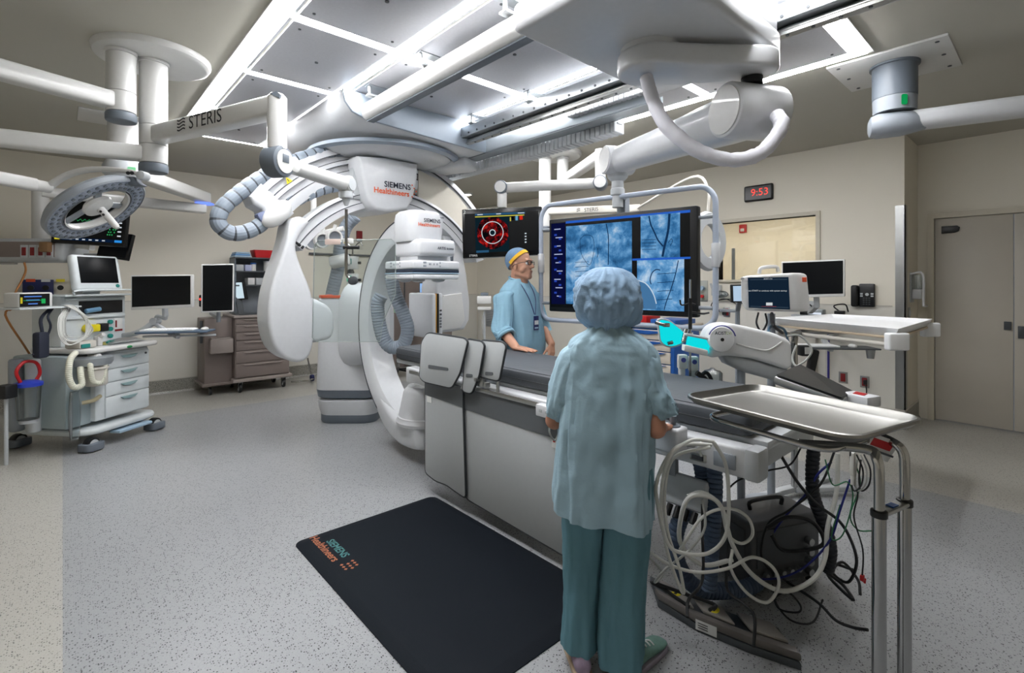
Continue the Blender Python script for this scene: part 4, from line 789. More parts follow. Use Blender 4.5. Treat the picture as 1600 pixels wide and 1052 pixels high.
build(MB().lathe([(.15, .03), (.14, 0), (.15, -.03), (.24, -.03), (.26, 0), (.24, .03), (.15, .03)], cc, nx, 40, cap=False), 'ring_housing', LGREY, t); build(MB().tube([cc+Z_*.25, cc+Z_*.45, cc+Z_*.6+V((.1, .2, 0)), V((4.5, 3.0, 2.3))], .013), 'yoke', CREAM, t)
# ---- grey column boom near the doors
rb = thing('jointed_boom', 'grey ceiling column with green lamp and white arm, in front of the doors', 'ceiling boom', (4.32, .79, 3.05))
m = MB(); m.mat(0).span((4.04, .47, 3.034), (4.68, 1.13, 3.05), .003); m.mat(1)
for x in (4.10, 4.36, 4.62):
    for y in (.53, 1.07): m.cyl((x, y, 3.03), (x, y, 3.035), .012, n=8)
build(m, 'ceiling_plate', [WHITE2, DGREY], rb)
P = V((4.33, .79, 0)); build(MB().lathe([(.145, 3.034), (.145, 3.02), (.13, 3.018), (.13, 2.80), (.01, 2.8)], P, n=40), 'column', SLATE, rb); build(MB().lathe([(.01, 2.80), (.128, 2.798), (.125, 2.70), (.01, 2.7)], P, n=40), 'collar', GREY, rb)
p = P-vd*.127-vu*.03; build(MB().box(p+Z_*2.752, (.036, .02, .07), .009, 2, rot=(0, 0, -42)), 'status_lamp', emis('green_lamp', '#16a058', .8), rb)
ad = V((.2, -.62, 0)).normalized(); m = MB(); m.sweep([P+Z_*2.63+ad*.02, P+Z_*2.63+ad*.3, P+Z_*2.63+ad*2.2], rrect(.17, .125, .05, 5)); build(m, 'arm', WHITE, rb)
m = MB(); rr = []
for t_, s_ in ((-.15, .5), (-.14, .75), (-.10, .92), (.04, .92), (.10, .8), (.20, .35)): q = P+Z_*(2.62-.02*(t_ > .1))+ad*t_; rr.append([q+V((-ad.y, ad.x, 0))*a_*s_+Z_*b_*s_ for a_, b_ in rrect(.25, .16, .07, 5)])
m.loft(rr); build(m, 'joint_shell', GREY, rb)
# ================================================================ PATIENT TABLE
pt = thing('patient_table', 'white imaging table with side rails on a floor pedestal', 'table', (2.35, 2.2, 0))
build(MB().span((2.06, .775, .845), (2.64, 3.72, .882), .012), 'tabletop', LGREY, pt)
m = MB(); m.span((1.965, .80, .745), (2.055, 3.40, .862), .012, 3); build(m, 'side_beam', WHITE, pt); build(MB().span((2.60, .80, .745), (2.68, 3.40, .862), .012, 3), 'side_beam', WHITE, pt)
m = MB(); m.span((1.96, .772, .742), (2.06, .83, .866), .012); ec = build(m, 'beam_cap', LGREY, pt); build(MB().span((1.957, .86, .77), (1.967, .95, .83), .004), 'side_panel', GREY, pt); build(MB().span((2.06, .79, .77), (2.60, .83, .845), .01), 'end_beam', LGREY, pt)
m = MB(); m.span((1.935, 1.02, .825), (1.945, 3.30, .852), .003)
for y in (1.2, 1.7, 2.2, 2.7, 3.2): m.cyl((1.942, y, .838), (1.968, y, .838), .010, n=10)
build(m, 'accessory_rail', BRUSH, pt); build(MB().span((2.70, 1.0, .825), (2.71, 3.3, .852), .003), 'accessory_rail', BRUSH, pt)
m = MB(); m.span((2.12, 2.25, .0), (2.58, 3.05, .12), .04, 3); build(m, 'floor_plate', LGREY, pt); m = MB(); m.span((2.17, 2.35, .12), (2.53, 2.92, .70), .05, 3); build(m, 'pedestal', WHITE, pt); build(MB().span((2.12, 1.7, .66), (2.58, 3.2, .75), .03), 'lift_carriage', LGREY, pt)
build(MB().span((2.1, 1.42, .56), (2.14, 1.46, .75), .004), 'cable_post', GREY, pt)
# mattress with a soft edge and its seam
mt = thing('mattress', 'dark grey vinyl mattress on the imaging table', 'mattress', (2.35, 2.2, .884))
def slab(x0, x1, y0, y1, z0, z1, b, nx=12, ny=48, amp=.004, seed=0):
    m = MB(); ring = rrect(x1-x0, y1-y0, b*1.6, 5); c = V(((x0+x1)/2, (y0+y1)/2, 0)); rr = []
    prof = [(1-.0*b, z0+b*.3, -b*.3), (0, z0+b, 0), (0, z1-b, 0), (0, z1-b*.3, -b*.3), (0, z1, -b)]
    for _, z, off in prof:
        rr.append([V((c.x+p[0]*(1+2*off/(x1-x0)), c.y+p[1]*(1+2*off/(y1-y0)), z)) for p in ring])
    m.loft(rr); return m
m = slab(2.035, 2.655, .84, 3.70, .884, .978, .022); build(m, 'pad', VINYL, mt)
m = MB(); m.tube([V((2.345+p[0], 2.27+p[1], .931)) for p in rrect(.622, 2.862, .036, 5)], .003, 6, 1, True); build(m, 'seam', EDGE, mt)
m = MB(); rr = []
for i in range(15):
    y = .92+.19*i; rr.append(y)
m = slab(2.06, 2.63, .88, 3.69, .978, .982, .002); build(m, 'cover_sheet', mat('cover_vinyl', '#464a4f', .6, bump=.2, bscale=25), mt)
# lead aprons hanging along the near side of the table
def apron(name, lab, px_, X, th, bandpx=None, wav=0, group=None):
    out = [onx(x, y, X) for x, y in px_]
    t = thing(name, lab, 'lead apron', (X, sum(p.y for p in out)/len(out), min(p.z for p in out)), 0, group)
    m = MB(); m.pw(out, (th, 0, 0), .004); build(m, 'sheet', APRON, t)
    m = MB(); m.tube([p+X_*th/2 for p in out], .0075, 8, 1, True); build(m, 'edging', EDGE, t)
    if bandpx: m = MB(); m.pw([onx(x, y, X-.004) for x, y in bandpx], (.004, 0, 0)); build(m, 'band', APRONB, t)
    return t
def rpoly(pts, r=6, n=4):
    o = []; N_ = len(pts); P_ = [V((p[0], p[1], 0)) for p in pts]
    for i in range(N_):
        a, b, c = P_[i-1], P_[i], P_[(i+1) % N_]; k = min(r, (a-b).length*.45, (c-b).length*.45); p, q = b+(a-b).normalized()*k, b+(c-b).normalized()*k
        for j in range(n+1): t_ = j/n; z = (1-t_)**2*p+2*t_*(1-t_)*b+t_*t_*q; o.append((z.x, z.y))
    return o
t = apron('lead_apron', 'long grey lead curtain with dark band hanging along the table, right one', rpoly([(721, 606), (884, 648), (884, 871), (727, 779)], 8), 1.95, .012, [(721, 606), (883, 648), (883, 691), (721, 638)], 0, 'lead curtains along the table')
m = MB(); m.mat(0).pw([onx(x, y, 1.944) for x, y in ((862, 686), (875, 690), (875, 703), (862, 699))], (.003, 0, 0)); m.mat(1).pw([onx(x, y, 1.943) for x, y in ((864, 688), (867, 689), (867, 692), (864, 691))], (.002, 0, 0)); build(m, 'care_label', [TAPE, RED], t)
t = apron('lead_apron', 'grey lead curtain with dark band at the far end of the table', rpoly([(664, 590), (722, 606), (727, 779), (712, 769), (697, 758), (680, 752), (664, 739)], 6), 1.93, .012, [(664, 590), (722, 606), (722.6, 637), (664, 617)], 0, 'lead curtains along the table')
m = MB(); m.pw([onx(x, y, 1.925) for x, y in ((667, 619), (674, 621), (674, 630), (667, 628))], (.003, 0, 0)); build(m, 'care_label', TAPE, t)
for lab, pxs, X, sl_ in (('upright grey lead flap with long handle slot, widest of the three', [(667, 520), (725, 529), (730, 534), (718, 583), (705, 607), (662, 597), (655, 590), (658, 535)], 1.88, (669, 572, 700, 580)),
    ('upright narrow tapering grey lead flap, the middle one of the three', [(728, 530), (752, 534), (756, 540), (748, 587), (736, 616), (722, 612), (724, 590)], 1.905, (728, 586, 738, 590)),
    ('upright grey lead flap nearest the standing man, behind the narrow flap', [(750, 532), (785, 535), (790, 541), (779, 596), (746, 588)], 1.93, (758, 583, 770, 587))):
    t = apron('lead_flap', lab, rpoly(pxs, 6), X, .014, None, group='lead flaps on the table edge'); x0, y0, x1, y1 = sl_; sx = (y1-y0-6)/(x1-x0) if x1-x0 > 20 else .2
    m = MB(); m.pw([onx(*p, X-.003) for p in rpoly([(x0, y0-2), (x1, y1-5), (x1, y1), (x0, y0+4)], 2)], (.004, 0, 0)); build(m, 'handle_slot', APRONB, t)
    m = MB(); b = onx(pxs[-2][0]-4, pxs[-2][1]-3, X); m.cyl(b+X_*.016, V((1.945, b.y, .85)), .010, n=8); build(m, 'hinge', BRUSH, t)
m = MB(); p = onx(752, 597, 1.94); m.box(p+Y_*.0, (.03, .06, .06), .006); m.box(p-Y_*.05-Z_*.01, (.04, .03, .03), .004); m.cyl(p-X_*.015+Z_*.02, p-X_*.05+Z_*.02, .012, n=10); solo(m, 'rail_clamp', BRUSH, 'metal clamp on the table rail beside the narrow lead flap', 'clamp')
# controls on the near rail
tc1 = thing('control_box', 'white table control box with upright joystick, under the nurse hand', 'controller', (1.915, 1.12, .80))
build(MB().span((1.865, 1.055, .80), (1.955, 1.20, .905), .012, 3), 'body', WHITE, tc1); m = MB(); m.lathe([(.001, .95), (.014, .949), (.015, .925), (.011, .92), (.011, .912), (.028, .91), (.03, .905), (.001, .904)], (1.91, 1.10, 0), n=20); build(m, 'joystick', SLATE, tc1)
m = MB(); m.lathe([(.001, .925), (.012, .922), (.014, .904), (.001, .903)], (1.905, 1.165, 0), n=14); build(m, 'dial', LGREY, tc1); build(MB().span((1.953, 1.08, .82), (1.968, 1.17, .86)), 'rail_mount', GREY, tc1)
tc2 = thing('hand_controller', 'small white rail controller half hidden by the nurse left side', 'controller', (1.92, 1.83, .8)); build(MB().span((1.885, 1.74, .795), (1.935, 1.90, .86), .008), 'body', WHITE, tc2)
m = MB(); m.tube([(1.90, 1.80, .795), (1.89, 1.80, .73), (1.92, 1.79, .68), (1.94, 1.78, .72)], .005); build(m, 'lead', CABLE, tc2)
m = MB()
for k in range(3): m.box((1.884, 1.77+.045*k, .83), (.004, .022, .018), .002)
build(m, 'buttons', LGREY, tc2)
m = MB(); m.mat(0).span((1.955, .98, .768), (1.966, 1.05, .80), .003); m.mat(1).span((1.95, .99, .776), (1.956, 1.04, .793)); solo(m, 'rail_clip', [BRUSH, DGREY], 'steel clip on the table beam above the cable loops', 'clip')

# ================================================================ INSTRUMENT STAND WITH STEEL TRAY
TCn = V((1.80, .60, 0)); TL, TS = V((-.235, -.972, 0)), V((.972, -.235, 0))
ms = thing('instrument_stand', 'polished steel instrument stand with tray on two posts, nearest the camera', 'instrument stand', (1.77, .33, 0))
def tr(w_, h, z, r=.07): return [TCn+TS*p[0]+TL*p[1]+Z_*z for p in rrect(w_, h, r, 7)]
m = MB(); m.loft([tr(.372, .525, 1.082, .05), tr(.385, .54, 1.086, .055), tr(.40, .56, 1.102, .06), tr(.408, .568, 1.106, .065), tr(.424, .582, 1.104, .07), tr(.426, .584, 1.096, .07), tr(.414, .572, 1.094, .067), tr(.392, .545, 1.080, .055), tr(.36, .51, 1.077, .05)], cap=True); build(m, 'tray', mat('tray_steel', '#8e8d89', .36, 1, var=.08, scale=9), ms, ang=50)
R1_, R2_ = V((1.70, .345, 0)), V((1.842, .312, 0))
fr_ = [R1_+Z_*.98, R1_+Z_*1.035-TL*.03]; lp = [R1_+Z_*1.05-TL*.06]
a_ = TCn-TS*.165+TL*.20; b_ = TCn-TS*.165-TL*.22; c_ = TCn+TS*.165-TL*.22; d_ = TCn+TS*.165+TL*.20
m = MB(); m.sweep(round_path([p+Z_*1.035 for p in (a_, b_, c_, d_)], .07), circ(.0095, 12), None, closed=True); build(m, 'tray_frame', CHROME, ms)
for P_, s_ in ((R1_, -1), (R2_, 1)):
    m = MB(); q = TCn+TS*.165*s_+TL*.12; m.tube([P_+Z_*.86, P_+Z_*.96, P_+Z_*1.01-TL*.005, P_+Z_*1.033-TL*.035, V((q.x, q.y, 1.035))], .0135, 16, 6); build(m, 'post', CHROME, ms)
    m = MB(); m.cyl(P_+Z_*.02, P_+Z_*.855, .0175, n=20); build(m, 'outer_tube', CHROME, ms); m = MB(); m.cyl(P_+Z_*.852, P_+Z_*.872, .021, n=20, b=.003); build(m, 'collar', BLACK, ms)
m = MB(); m.mat(0).sweep([R1_+Z_*.862, R2_+Z_*.862], rrect(.035, .012, .004, 2)); m.mat(1).box((R1_+R2_)/2+Z_*.87-TL*.0, (.03, .02, .003), rot=(0, 0, -14)); build(m, 'cross_plate', [BRUSH, BLUE], ms)
m = MB(); m.tube([R1_+V((-.05, .25, .03)), R1_+V((-.02, .1, .03)), R1_+V((.02, -.25, .03))], .02, 12); m.tube([R2_+V((.05, .25, .03)), R2_+V((.0, .1, .03)), R2_+V((.02, -.25, .03))], .02, 12); m.sweep([R1_+Z_*.03, R2_+Z_*.03], rrect(.05, .03, .008, 2)); build(m, 'foot_bar', CHROME, ms)
for k, (dx, lab, mm) in enumerate(((0, 'red and white printed card tucked under the steel tray end', 1),)):
    m = MB(); p = onp(1376, 700, R2_+vd*.03, vd); m.mat(0).box(p, (.09, .004, .07), .001, rot=(15, 20, -35)); m.mat(1).box(p+Z_*.012-vd*.004, (.07, .003, .025), rot=(15, 20, -35)); m.mat(2).box(p-Z_*.014-vd*.004, (.08, .003, .006), rot=(15, 20, -35)); solo(m, 'instruction_card', [TAPE, RED, DGREY], lab, 'card')

# ================================================================ UNDER THE TABLE
sc_ = [ond(1249, 569, 2.78), ond(1336, 613, 2.45), ond(1317, 624, 2.26), ond(1210, 586, 2.52)]
t = thing('tablet_screen', 'black touch screen lying tilted beyond the steel tray', 'monitor', (2.75, .85, .9)); nrm = (sc_[1]-sc_[0]).cross(sc_[3]-sc_[0]).normalized(); nrm = nrm if nrm.z > 0 else -nrm
m = MB(); m.pw([p-nrm*.004 for p in sc_], -nrm*.045, .012); build(m, 'casing', BRUSH, t); cc = sum(sc_, V())/4
m = MB(); m.pw([cc.lerp(p, .95) for p in sc_], nrm*.004); build(m, 'screen', mat('matt_black_screen', '#17181a', .35), t); m = MB(); m.tube([cc-nrm*.05, cc-nrm*.12-Z_*.05, V((2.72, .98, .84))], .018, 10); build(m, 'support', GREY, t)
m = MB(); q = ond(1344, 624, 2.35); m.mat(0).box(q, (.10, .13, .05), .008, rot=(0, 0, -20)); m.mat(1)
for k in range(3): m.box(q+V((-.02+.02*k, -.0, .026)), (.012, .05, .004), rot=(0, 0, -20))
build_ = solo(m, 'connector_box', [WHITE, RED], 'white connector box with red sockets beside the tilted touch screen', 'box')
m = MB(); m.tube([q-Z_*.03, q-Z_*.15+V((0, .05, 0)), V((2.6, 1.0, .80))], .012); solo(m, 'cable', CABLE, 'grey lead from the white connector box to the table', 'cable')
# foot switch bar
ft = [onz(1028, 950, 0), onz(1085, 986, 0), onz(1170, 1022, 0), onz(1252, 1050, 0)]; bk = [p+vd*.20+vu*.02 for p in ft]
fs = thing('foot_switch', 'long dark grey curved foot switch bar with pedals on the floor by the nurse', 'foot pedal', sum(ft, V())/4)
m = MB(); m.pw(ft+bk[::-1], (0, 0, .035), .008); build(m, 'base', DGREY, fs)
m = MB(); m.pw([p+Z_*.036 for p in ft]+[p+vd*.045+Z_*.036 for p in ft[::-1]], (0, 0, .034), .008); build(m, 'guard', mat('warm_dark_grey', '#625e5b', .5), fs)
for k, (a, b, lab) in enumerate(((.12, .36, None), (.42, .62, None), (.72, .97, None))):
    def fp_(t_, d_): i = min(2, int(t_*3)); return ft[i].lerp(ft[i+1], t_*3-i)+vd*d_
    m = MB(); m.pw([fp_(a, .05)+Z_*.062, fp_(b, .05)+Z_*.062, fp_(b, .19)+Z_*.045, fp_(a, .19)+Z_*.045], (0, 0, .015), .006); pd = build(m, 'pedal', mat('pedal_grey', '#86827d', .5), fs)
    if k < 2: m = MB(); c0 = fp_((a+b)/2, .10)+Z_*.0735; m.mat(0).sph(c0, (.028, .02, .003), 18, 6); m.mat(1).box(c0+Z_*.003, (.025, .012, .001)); build(m, 'label', [YEL, INK], pd, label='yellow oval label')
m = MB(); m.mat(0).pw([ft[1].lerp(ft[2], a)+Z_*z-vd*.0015 for a, z in ((.02, .012), (.42, .012), (.42, .055), (.02, .055))], -vd*.002); m.mat(1)
for k in range(3): m.pw([ft[1].lerp(ft[2], a)+Z_*z-vd*.004 for a, z in ((.06, .022+.01*k), (.25, .022+.01*k), (.25, .025+.01*k), (.06, .025+.01*k))], -vd*.001)
build(m, 'type_label', [TAPE, INK], fs)
# dark supply unit and pump under the table end
su = thing('supply_unit', 'black boxy supply unit with coiled leads on the floor under table end', 'equipment box', (2.72, .98, 0)); R = Matrix.Rotation(math.radians(-25), 3, 'Z')
m = MB(); m.box((2.70, 1.03, .19), (.44, .26, .32), .02, 3, rot=R); build(m, 'case', mat('charcoal_case', '#45474a', .45), su); m = MB(); m.box(V((2.70, 1.03, .19))+R @ V((-.223, 0, .02)), (.006, .2, .2), .003, rot=R); m.box(V((2.70, 1.03, .19))+R @ V((0, -.133, .03)), (.36, .006, .18), .003, rot=R); build(m, 'front_panel', DGREY, su)
m = MB()
for k in range(4): c0 = V((2.70, 1.03, .16))+R @ V((.12-.0*k, -.14, .07-.05*k)); m.cyl(c0, c0+R @ V((0, -.03, 0)), .017, n=12)
for k in range(5): c0 = V((2.70, 1.03, .16))+R @ V((-.14+.05*k, -.14, -.06)); m.cyl(c0, c0+R @ V((0, -.02, 0)), .012, n=10)
build(m, 'sockets', BRUSH, su); m = MB()
for x in (-.18, .18):
    for y in (-.1, .1): c0 = V((2.70, 1.03, 0))+R @ V((x, y, 0)); m.cyl(c0, c0+Z_*.035, .02, n=12)
build(m, 'feet', RUB, su); m = MB(); a0 = V((2.70, 1.03, .35)); m.tube([a0+R @ V((-.1, 0, 0)), a0+R @ V((-.09, 0, .04)), a0+R @ V((.09, 0, .04)), a0+R @ V((.1, 0, 0))], .01, 8); build(m, 'handle', BLACK, su)
pb = thing('cable_holder', 'grey bracket box with clamps under the table by the hanging cable loops', 'bracket', (2.1, 1.12, .4))
m = MB(); m.box((2.13, 1.16, .55), (.10, .22, .14), .02, rot=(0, 20, 0)); build(m, 'cover', LGREY, pb); m = MB(); m.span((2.10, 1.20, .5), (2.13, 1.24, .745)); build(m, 'post', GREY, pb); m = MB()
for k in range(4): m.cyl((2.06, 1.08+.04*k, .50), (2.03, 1.08+.04*k, .46), .014, n=10)
build(m, 'clamp', BLACK, pb)
def zc(x, y): return 980+x/2.554, 640+y/2.554
def cab(name, pts, r, mt_, lab, corr=0, group=None, d0=None):
    P_ = [ond(*zc(x, y), d) for x, y, d in pts]
    for p in P_: p.z = max(p.z, r+.002)
    m = MB()
    if corr: m.corr(P_, r, corr, 14, .07)
    else: m.tube(P_, r, 9, 7)
    return solo(m, name, mt_, lab, 'cable', group or 'cables and hoses under the table end')
cab('cable', [(345, 128, 1.92), (250, 125, 1.9), (165, 200, 1.9), (135, 350, 1.92), (150, 520, 1.95), (190, 660, 1.98), (225, 735, 2.0), (210, 640, 1.98), (160, 480, 1.95), (150, 320, 1.93), (190, 190, 1.92), (330, 150, 1.94)], .0065, CABLEW, 'pale cable loop hanging lowest from the table beam, long narrow loop')
cab('cable', [(345, 130, 1.93), (395, 230, 1.95), (405, 420, 1.98), (385, 520, 2.0), (320, 575, 2.0), (230, 575, 1.98), (165, 540, 1.95), (125, 400, 1.93), (120, 280, 1.92), (200, 150, 1.91), (335, 140, 1.95)], .0075, CABLEW, 'thick pale cable in a wide round loop below the table beam')
cab('cable', [(840, 175, 2.2), (835, 330, 2.2), (800, 470, 2.18), (790, 590, 2.15), (740, 680, 2.12), (620, 725, 2.1), (500, 660, 2.08), (420, 540, 2.06), (380, 400, 2.05), (330, 350, 2.05), (250, 350, 2.04), (215, 430, 2.04), (215, 540, 2.06), (300, 620, 2.08), (420, 600, 2.1)], .0095, CABLEW, 'thickest pale cable swooping from the tray end to the left loops')
cab('cable', [(210, 560, 2.05), (300, 430, 2.05), (400, 395, 2.05), (480, 430, 2.06), (500, 500, 2.08), (455, 535, 2.1), (400, 495, 2.08), (370, 380, 2.06), (300, 330, 2.08), (240, 345, 2.1)], .0065, CABLEW, 'pale cable ring standing upright in the middle of the loops')
cab('cable', [(90, 570, 2.0), (170, 620, 1.98), (280, 650, 1.98), (400, 635, 2.0), (500, 590, 2.02), (580, 630, 2.03), (605, 700, 2.05), (560, 770, 2.06), (480, 735, 2.05), (415, 640, 2.04), (420, 560, 2.05)], .0065, CABLEW, 'pale cable ring lowest above the foot switch, lying right of the loops')
cab('cable', [(60, 560, 2.05), (140, 650, 2.05), (110, 690, 2.03), (150, 640, 2.02), (250, 560, 2.02), (310, 470, 2.04), (300, 360, 2.05)], .005, CABLE, 'thin grey lead crossing behind the pale loops near the nurse')
cab('hose', [(290, 190, 2.3), (300, 300, 2.28), (230, 400, 2.26), (190, 520, 2.26), (215, 640, 2.28), (300, 720, 2.3), (460, 715, 2.35), (520, 690, 2.4)], .036, CABLED, 'dark slate ribbed hose curving to the floor behind pale loops', .02)
cab('hose', [(345, 200, 2.25), (350, 300, 2.22), (345, 420, 2.2), (335, 560, 2.18), (325, 715, 2.18)], .034, CABLED, 'dark slate ribbed hose dropping straight to the floor behind the pale loops', .02)
cab('hose', [(745, 150, 2.3), (738, 250, 2.3), (745, 350, 2.28), (790, 470, 2.27), (810, 560, 2.27), (800, 640, 2.3)], .028, mat('ink_hose', '#20232b', .5), 'thick black hose dropping under the steel tray end', .02)
bl_ = [([(700, 140, 2.3), (650, 220, 2.3), (560, 245, 2.3), (450, 280, 2.3), (400, 320, 2.3)], .004, 'thin black wire slanting from table end to the left'),
 ([(605, 170, 2.1), (680, 290, 2.1), (760, 380, 2.12), (850, 450, 2.15), (900, 540, 2.2), (915, 620, 2.25), (880, 690, 2.3), (820, 650, 2.35), (860, 610, 2.4), (920, 680, 2.35), (930, 740, 2.3)], .0065, 'black cable running from table beam down to right coil'),
 ([(830, 160, 2.25), (770, 300, 2.25), (650, 400, 2.3), (560, 460, 2.35), (540, 600, 2.4), (640, 690, 2.4)], .005, 'black wire sagging in front of the supply unit'),
 ([(560, 470, 2.25), (640, 430, 2.2), (740, 450, 2.2), (785, 530, 2.2), (720, 560, 2.22), (620, 560, 2.25), (575, 500, 2.27)], .0085, 'black cable coiled against the supply unit front'),
 ([(780, 640, 2.3), (860, 700, 2.3), (900, 760, 2.2), (800, 660, 2.4), (830, 620, 2.5), (900, 640, 2.4)], .007, 'black cable folded on floor right of supply unit'),
 ([(640, 690, 2.35), (760, 770, 2.1), (830, 840, 2.0), (900, 870, 1.95), (960, 880, 1.9)], .006, 'black cable trailing over floor towards the steel posts'),
 ([(580, 700, 2.3), (600, 790, 2.15), (680, 810, 2.1), (690, 780, 2.15), (640, 730, 2.2), (590, 760, 2.2), (650, 840, 2.1), (740, 850, 2.1), (780, 760, 2.2)], .004, 'thin black wire looped on floor behind the foot switch'),
 ([(250, 790, 2.05), (150, 720, 2.1), (100, 690, 2.1), (240, 740, 2.1), (350, 780, 2.1), (330, 800, 2.0)], .007, 'dark cable bundle lying over the left end of foot switch'),
 ([(240, 830, 1.92), (245, 760, 1.98), (300, 680, 2.05), (300, 500, 2.1), (300, 380, 2.1)], .006, 'dark grey lead from foot switch up to table, left one'),
 ([(505, 950, 1.85), (508, 830, 1.9), (470, 780, 1.98), (400, 720, 2.05), (400, 600, 2.1), (410, 480, 2.15)], .006, 'dark grey lead arching over the middle of foot switch')]
for pts, r, lab in bl_: cab('cable', pts, r, CABLEK, lab)
cab('cable', [(815, 210, 2.25), (760, 260, 2.26), (720, 330, 2.3), (620, 440, 2.4), (540, 560, 2.45)], .005, CABLEB, 'dark blue wire slanting down to the supply unit')
cab('cable', [(890, 280, 2.1), (850, 400, 2.12), (810, 520, 2.15), (720, 620, 2.2), (620, 670, 2.3), (500, 680, 2.4)], .0045, CABLEB, 'dark blue wire bowing low in front of the supply unit')
GRW = mat('green_wire', '#2f6b4a', .5)
cab('cable', [(790, 200, 2.1), (820, 300, 2.1), (880, 290, 2.1), (900, 360, 2.1), (860, 500, 2.12), (815, 510, 2.14), (850, 380, 2.12)], .0028, GRW, 'thin green wire dangling under tray, left strand')
cab('cable', [(905, 200, 2.0), (930, 300, 2.0), (890, 420, 2.0), (920, 480, 2.0), (980, 485, 2.0)], .0028, GRW, 'thin green wire dangling under tray, right strand')
sw = thing('sensor_wire', 'thin black sensor wire ending in red clip under tray', 'cable', ond(*zc(938, 670), 1.98)); m = MB(); m.tube([V((TCn+TS*.165+TL*.10).to_2d().to_3d())+Z_*1.028]+[ond(*zc(x, y), 1.98) for x, y in ((890, 190), (900, 280), (920, 340), (905, 430), (940, 560), (938, 670))], .003, 9, 7); build(m, 'wire', CABLEK, sw)
m = MB(); p = ond(*zc(938, 672), 1.98); m.box(p, (.02, .014, .022), .003); m.box(p+vu*.01-Z_*.012, (.012, .008, .02), .003, rot=(0, 30, 0)); build(m, 'clip', RED, sw, label='small red clip')
for k, x in enumerate((915, 930, 945)):
    cab('cable', [(x, 180, 1.95+.02*k), (x+25, 240, 1.95), (x+20, 300, 1.95), (x-10, 325, 1.96), (x-20, 280, 1.97), (x-12, 200, 1.98)], .003, (CABLEK, CABLE, CABLEK)[k], ('black sensor lead looped under tray, leftmost loop', 'grey sensor lead looped under tray between black loops', 'black sensor lead looped under tray, rightmost loop')[k])
m = MB(); p = ond(*zc(900, 215), 1.97); m.box(p, (.03, .015, .09), .004); m.box(p-Z_*.06, (.02, .012, .05), .003); solo(m, 'lead_splitter', CABLEW, 'pale plastic splitter where the sensor leads join under tray', 'connector')
for k in range(2):
    m = MB(); m.tube([V((1.96-.01*k, 1.0, .79)), V((1.93, .995, .835)), V((1.955, .99, .865))], .006, 8); solo(m, 'cable_hook', CABLEW, ('pale hook strap holding the cable loops on beam', 'second pale strap beside it on the cable loops')[k], 'strap'); break

# ================================================================ FLOOR MAT
fm = thing('floor_mat', 'black anti-fatigue floor mat with teal and orange lettering in corner', 'mat', (1.465, 2.2, 0))
def mr(x, y, z, r): return [V((1.465+p[0], 2.20+p[1], z)) for p in rrect(x, y, r, 7)]
m = MB(); m.loft([mr(.955, 1.56, .002, .055), mr(.955, 1.56, .006, .055), mr(.86, 1.465, .0195, .03), mr(.85, 1.455, .020, .03)]); build(m, 'pad', mat('mat_rubber', '#0f151c', .7, spec=.15, var=.1, scale=120, bump=.15, bscale=300), fm)
MT = mat('mat_teal', '#3a6f70', .6); MO = mat('mat_orange', '#9c5d3d', .6)
p = onz(527, 857, .02); m = MB(); text_mb(m, 'SIEMENS', (p.x, p.y, .0202), -Y_, X_, .062, bold=True); build(m, 'lettering', MT, fm)
p = onz(506, 857, .02); m = MB(); text_mb(m, 'Healthineers', (p.x, p.y, .0202), -Y_, X_, .066, bold=True); build(m, 'lettering', MO, fm); m = MB()
for i in range(3):
    for j in range(3): c0 = V((p.x+.005+.03*i, p.y-.24-.026*j+.012*abs(i-1), .0207)); m.box(c0, (.014, .014, .0006), rot=(0, 0, 45))
build(m, 'logo_dots', MO, fm)
# ================================================================ PEOPLE
def remesh(mb, name, m, parent, voxel=.006, smooth=6):
    """one continuous skin grown over overlapping tapered limbs"""
    me = bpy.data.meshes.new('tmp'); me.from_pydata([tuple(v) for v in mb.v], [], mb.f)
    bm = bmesh.new(); bm.from_mesh(me); bmesh.ops.recalc_face_normals(bm, faces=bm.faces[:]); bm.to_mesh(me); bm.free()
    ob = bpy.data.objects.new('tmp', me); COL.objects.link(ob)
    r = ob.modifiers.new('r', 'REMESH'); r.mode = 'VOXEL'; r.voxel_size = voxel
    s = ob.modifiers.new('s', 'SMOOTH'); s.iterations = smooth; s.factor = .5
    bpy.context.view_layer.update(); ev = ob.evaluated_get(bpy.context.evaluated_depsgraph_get()); out = bpy.data.meshes.new_from_object(ev)
    M = MB(); M.add([v.co.copy() for v in out.vertices], [tuple(f.vertices) for f in out.polygons])
    bpy.data.objects.remove(ob); bpy.data.meshes.remove(out)
    return build(M, name, m, parent, ang=80)
def cap_(m, a, b, r0, r1, n=16):
    a, b = V(a), V(b); u, v, w = frame_from(b-a); L = (b-a).length; rings = []
    for i in range(6): t = -PI/2+PI/2*i/6; rings.append([a+w*r0*math.sin(t)+(u*q[0]+v*q[1])*max(r0*math.cos(t), 1e-4) for q in circ(1, n)])
    for i in range(7): t = PI/2*i/6; rings.append([b+w*r1*math.sin(t)+(u*q[0]+v*q[1])*max(r1*math.cos(t), 1e-4) for q in circ(1, n)])
    m.loft(rings)
def chain(m, pts, rs):
    for i in range(len(pts)-1): cap_(m, pts[i], pts[i+1], rs[i], rs[i+1])
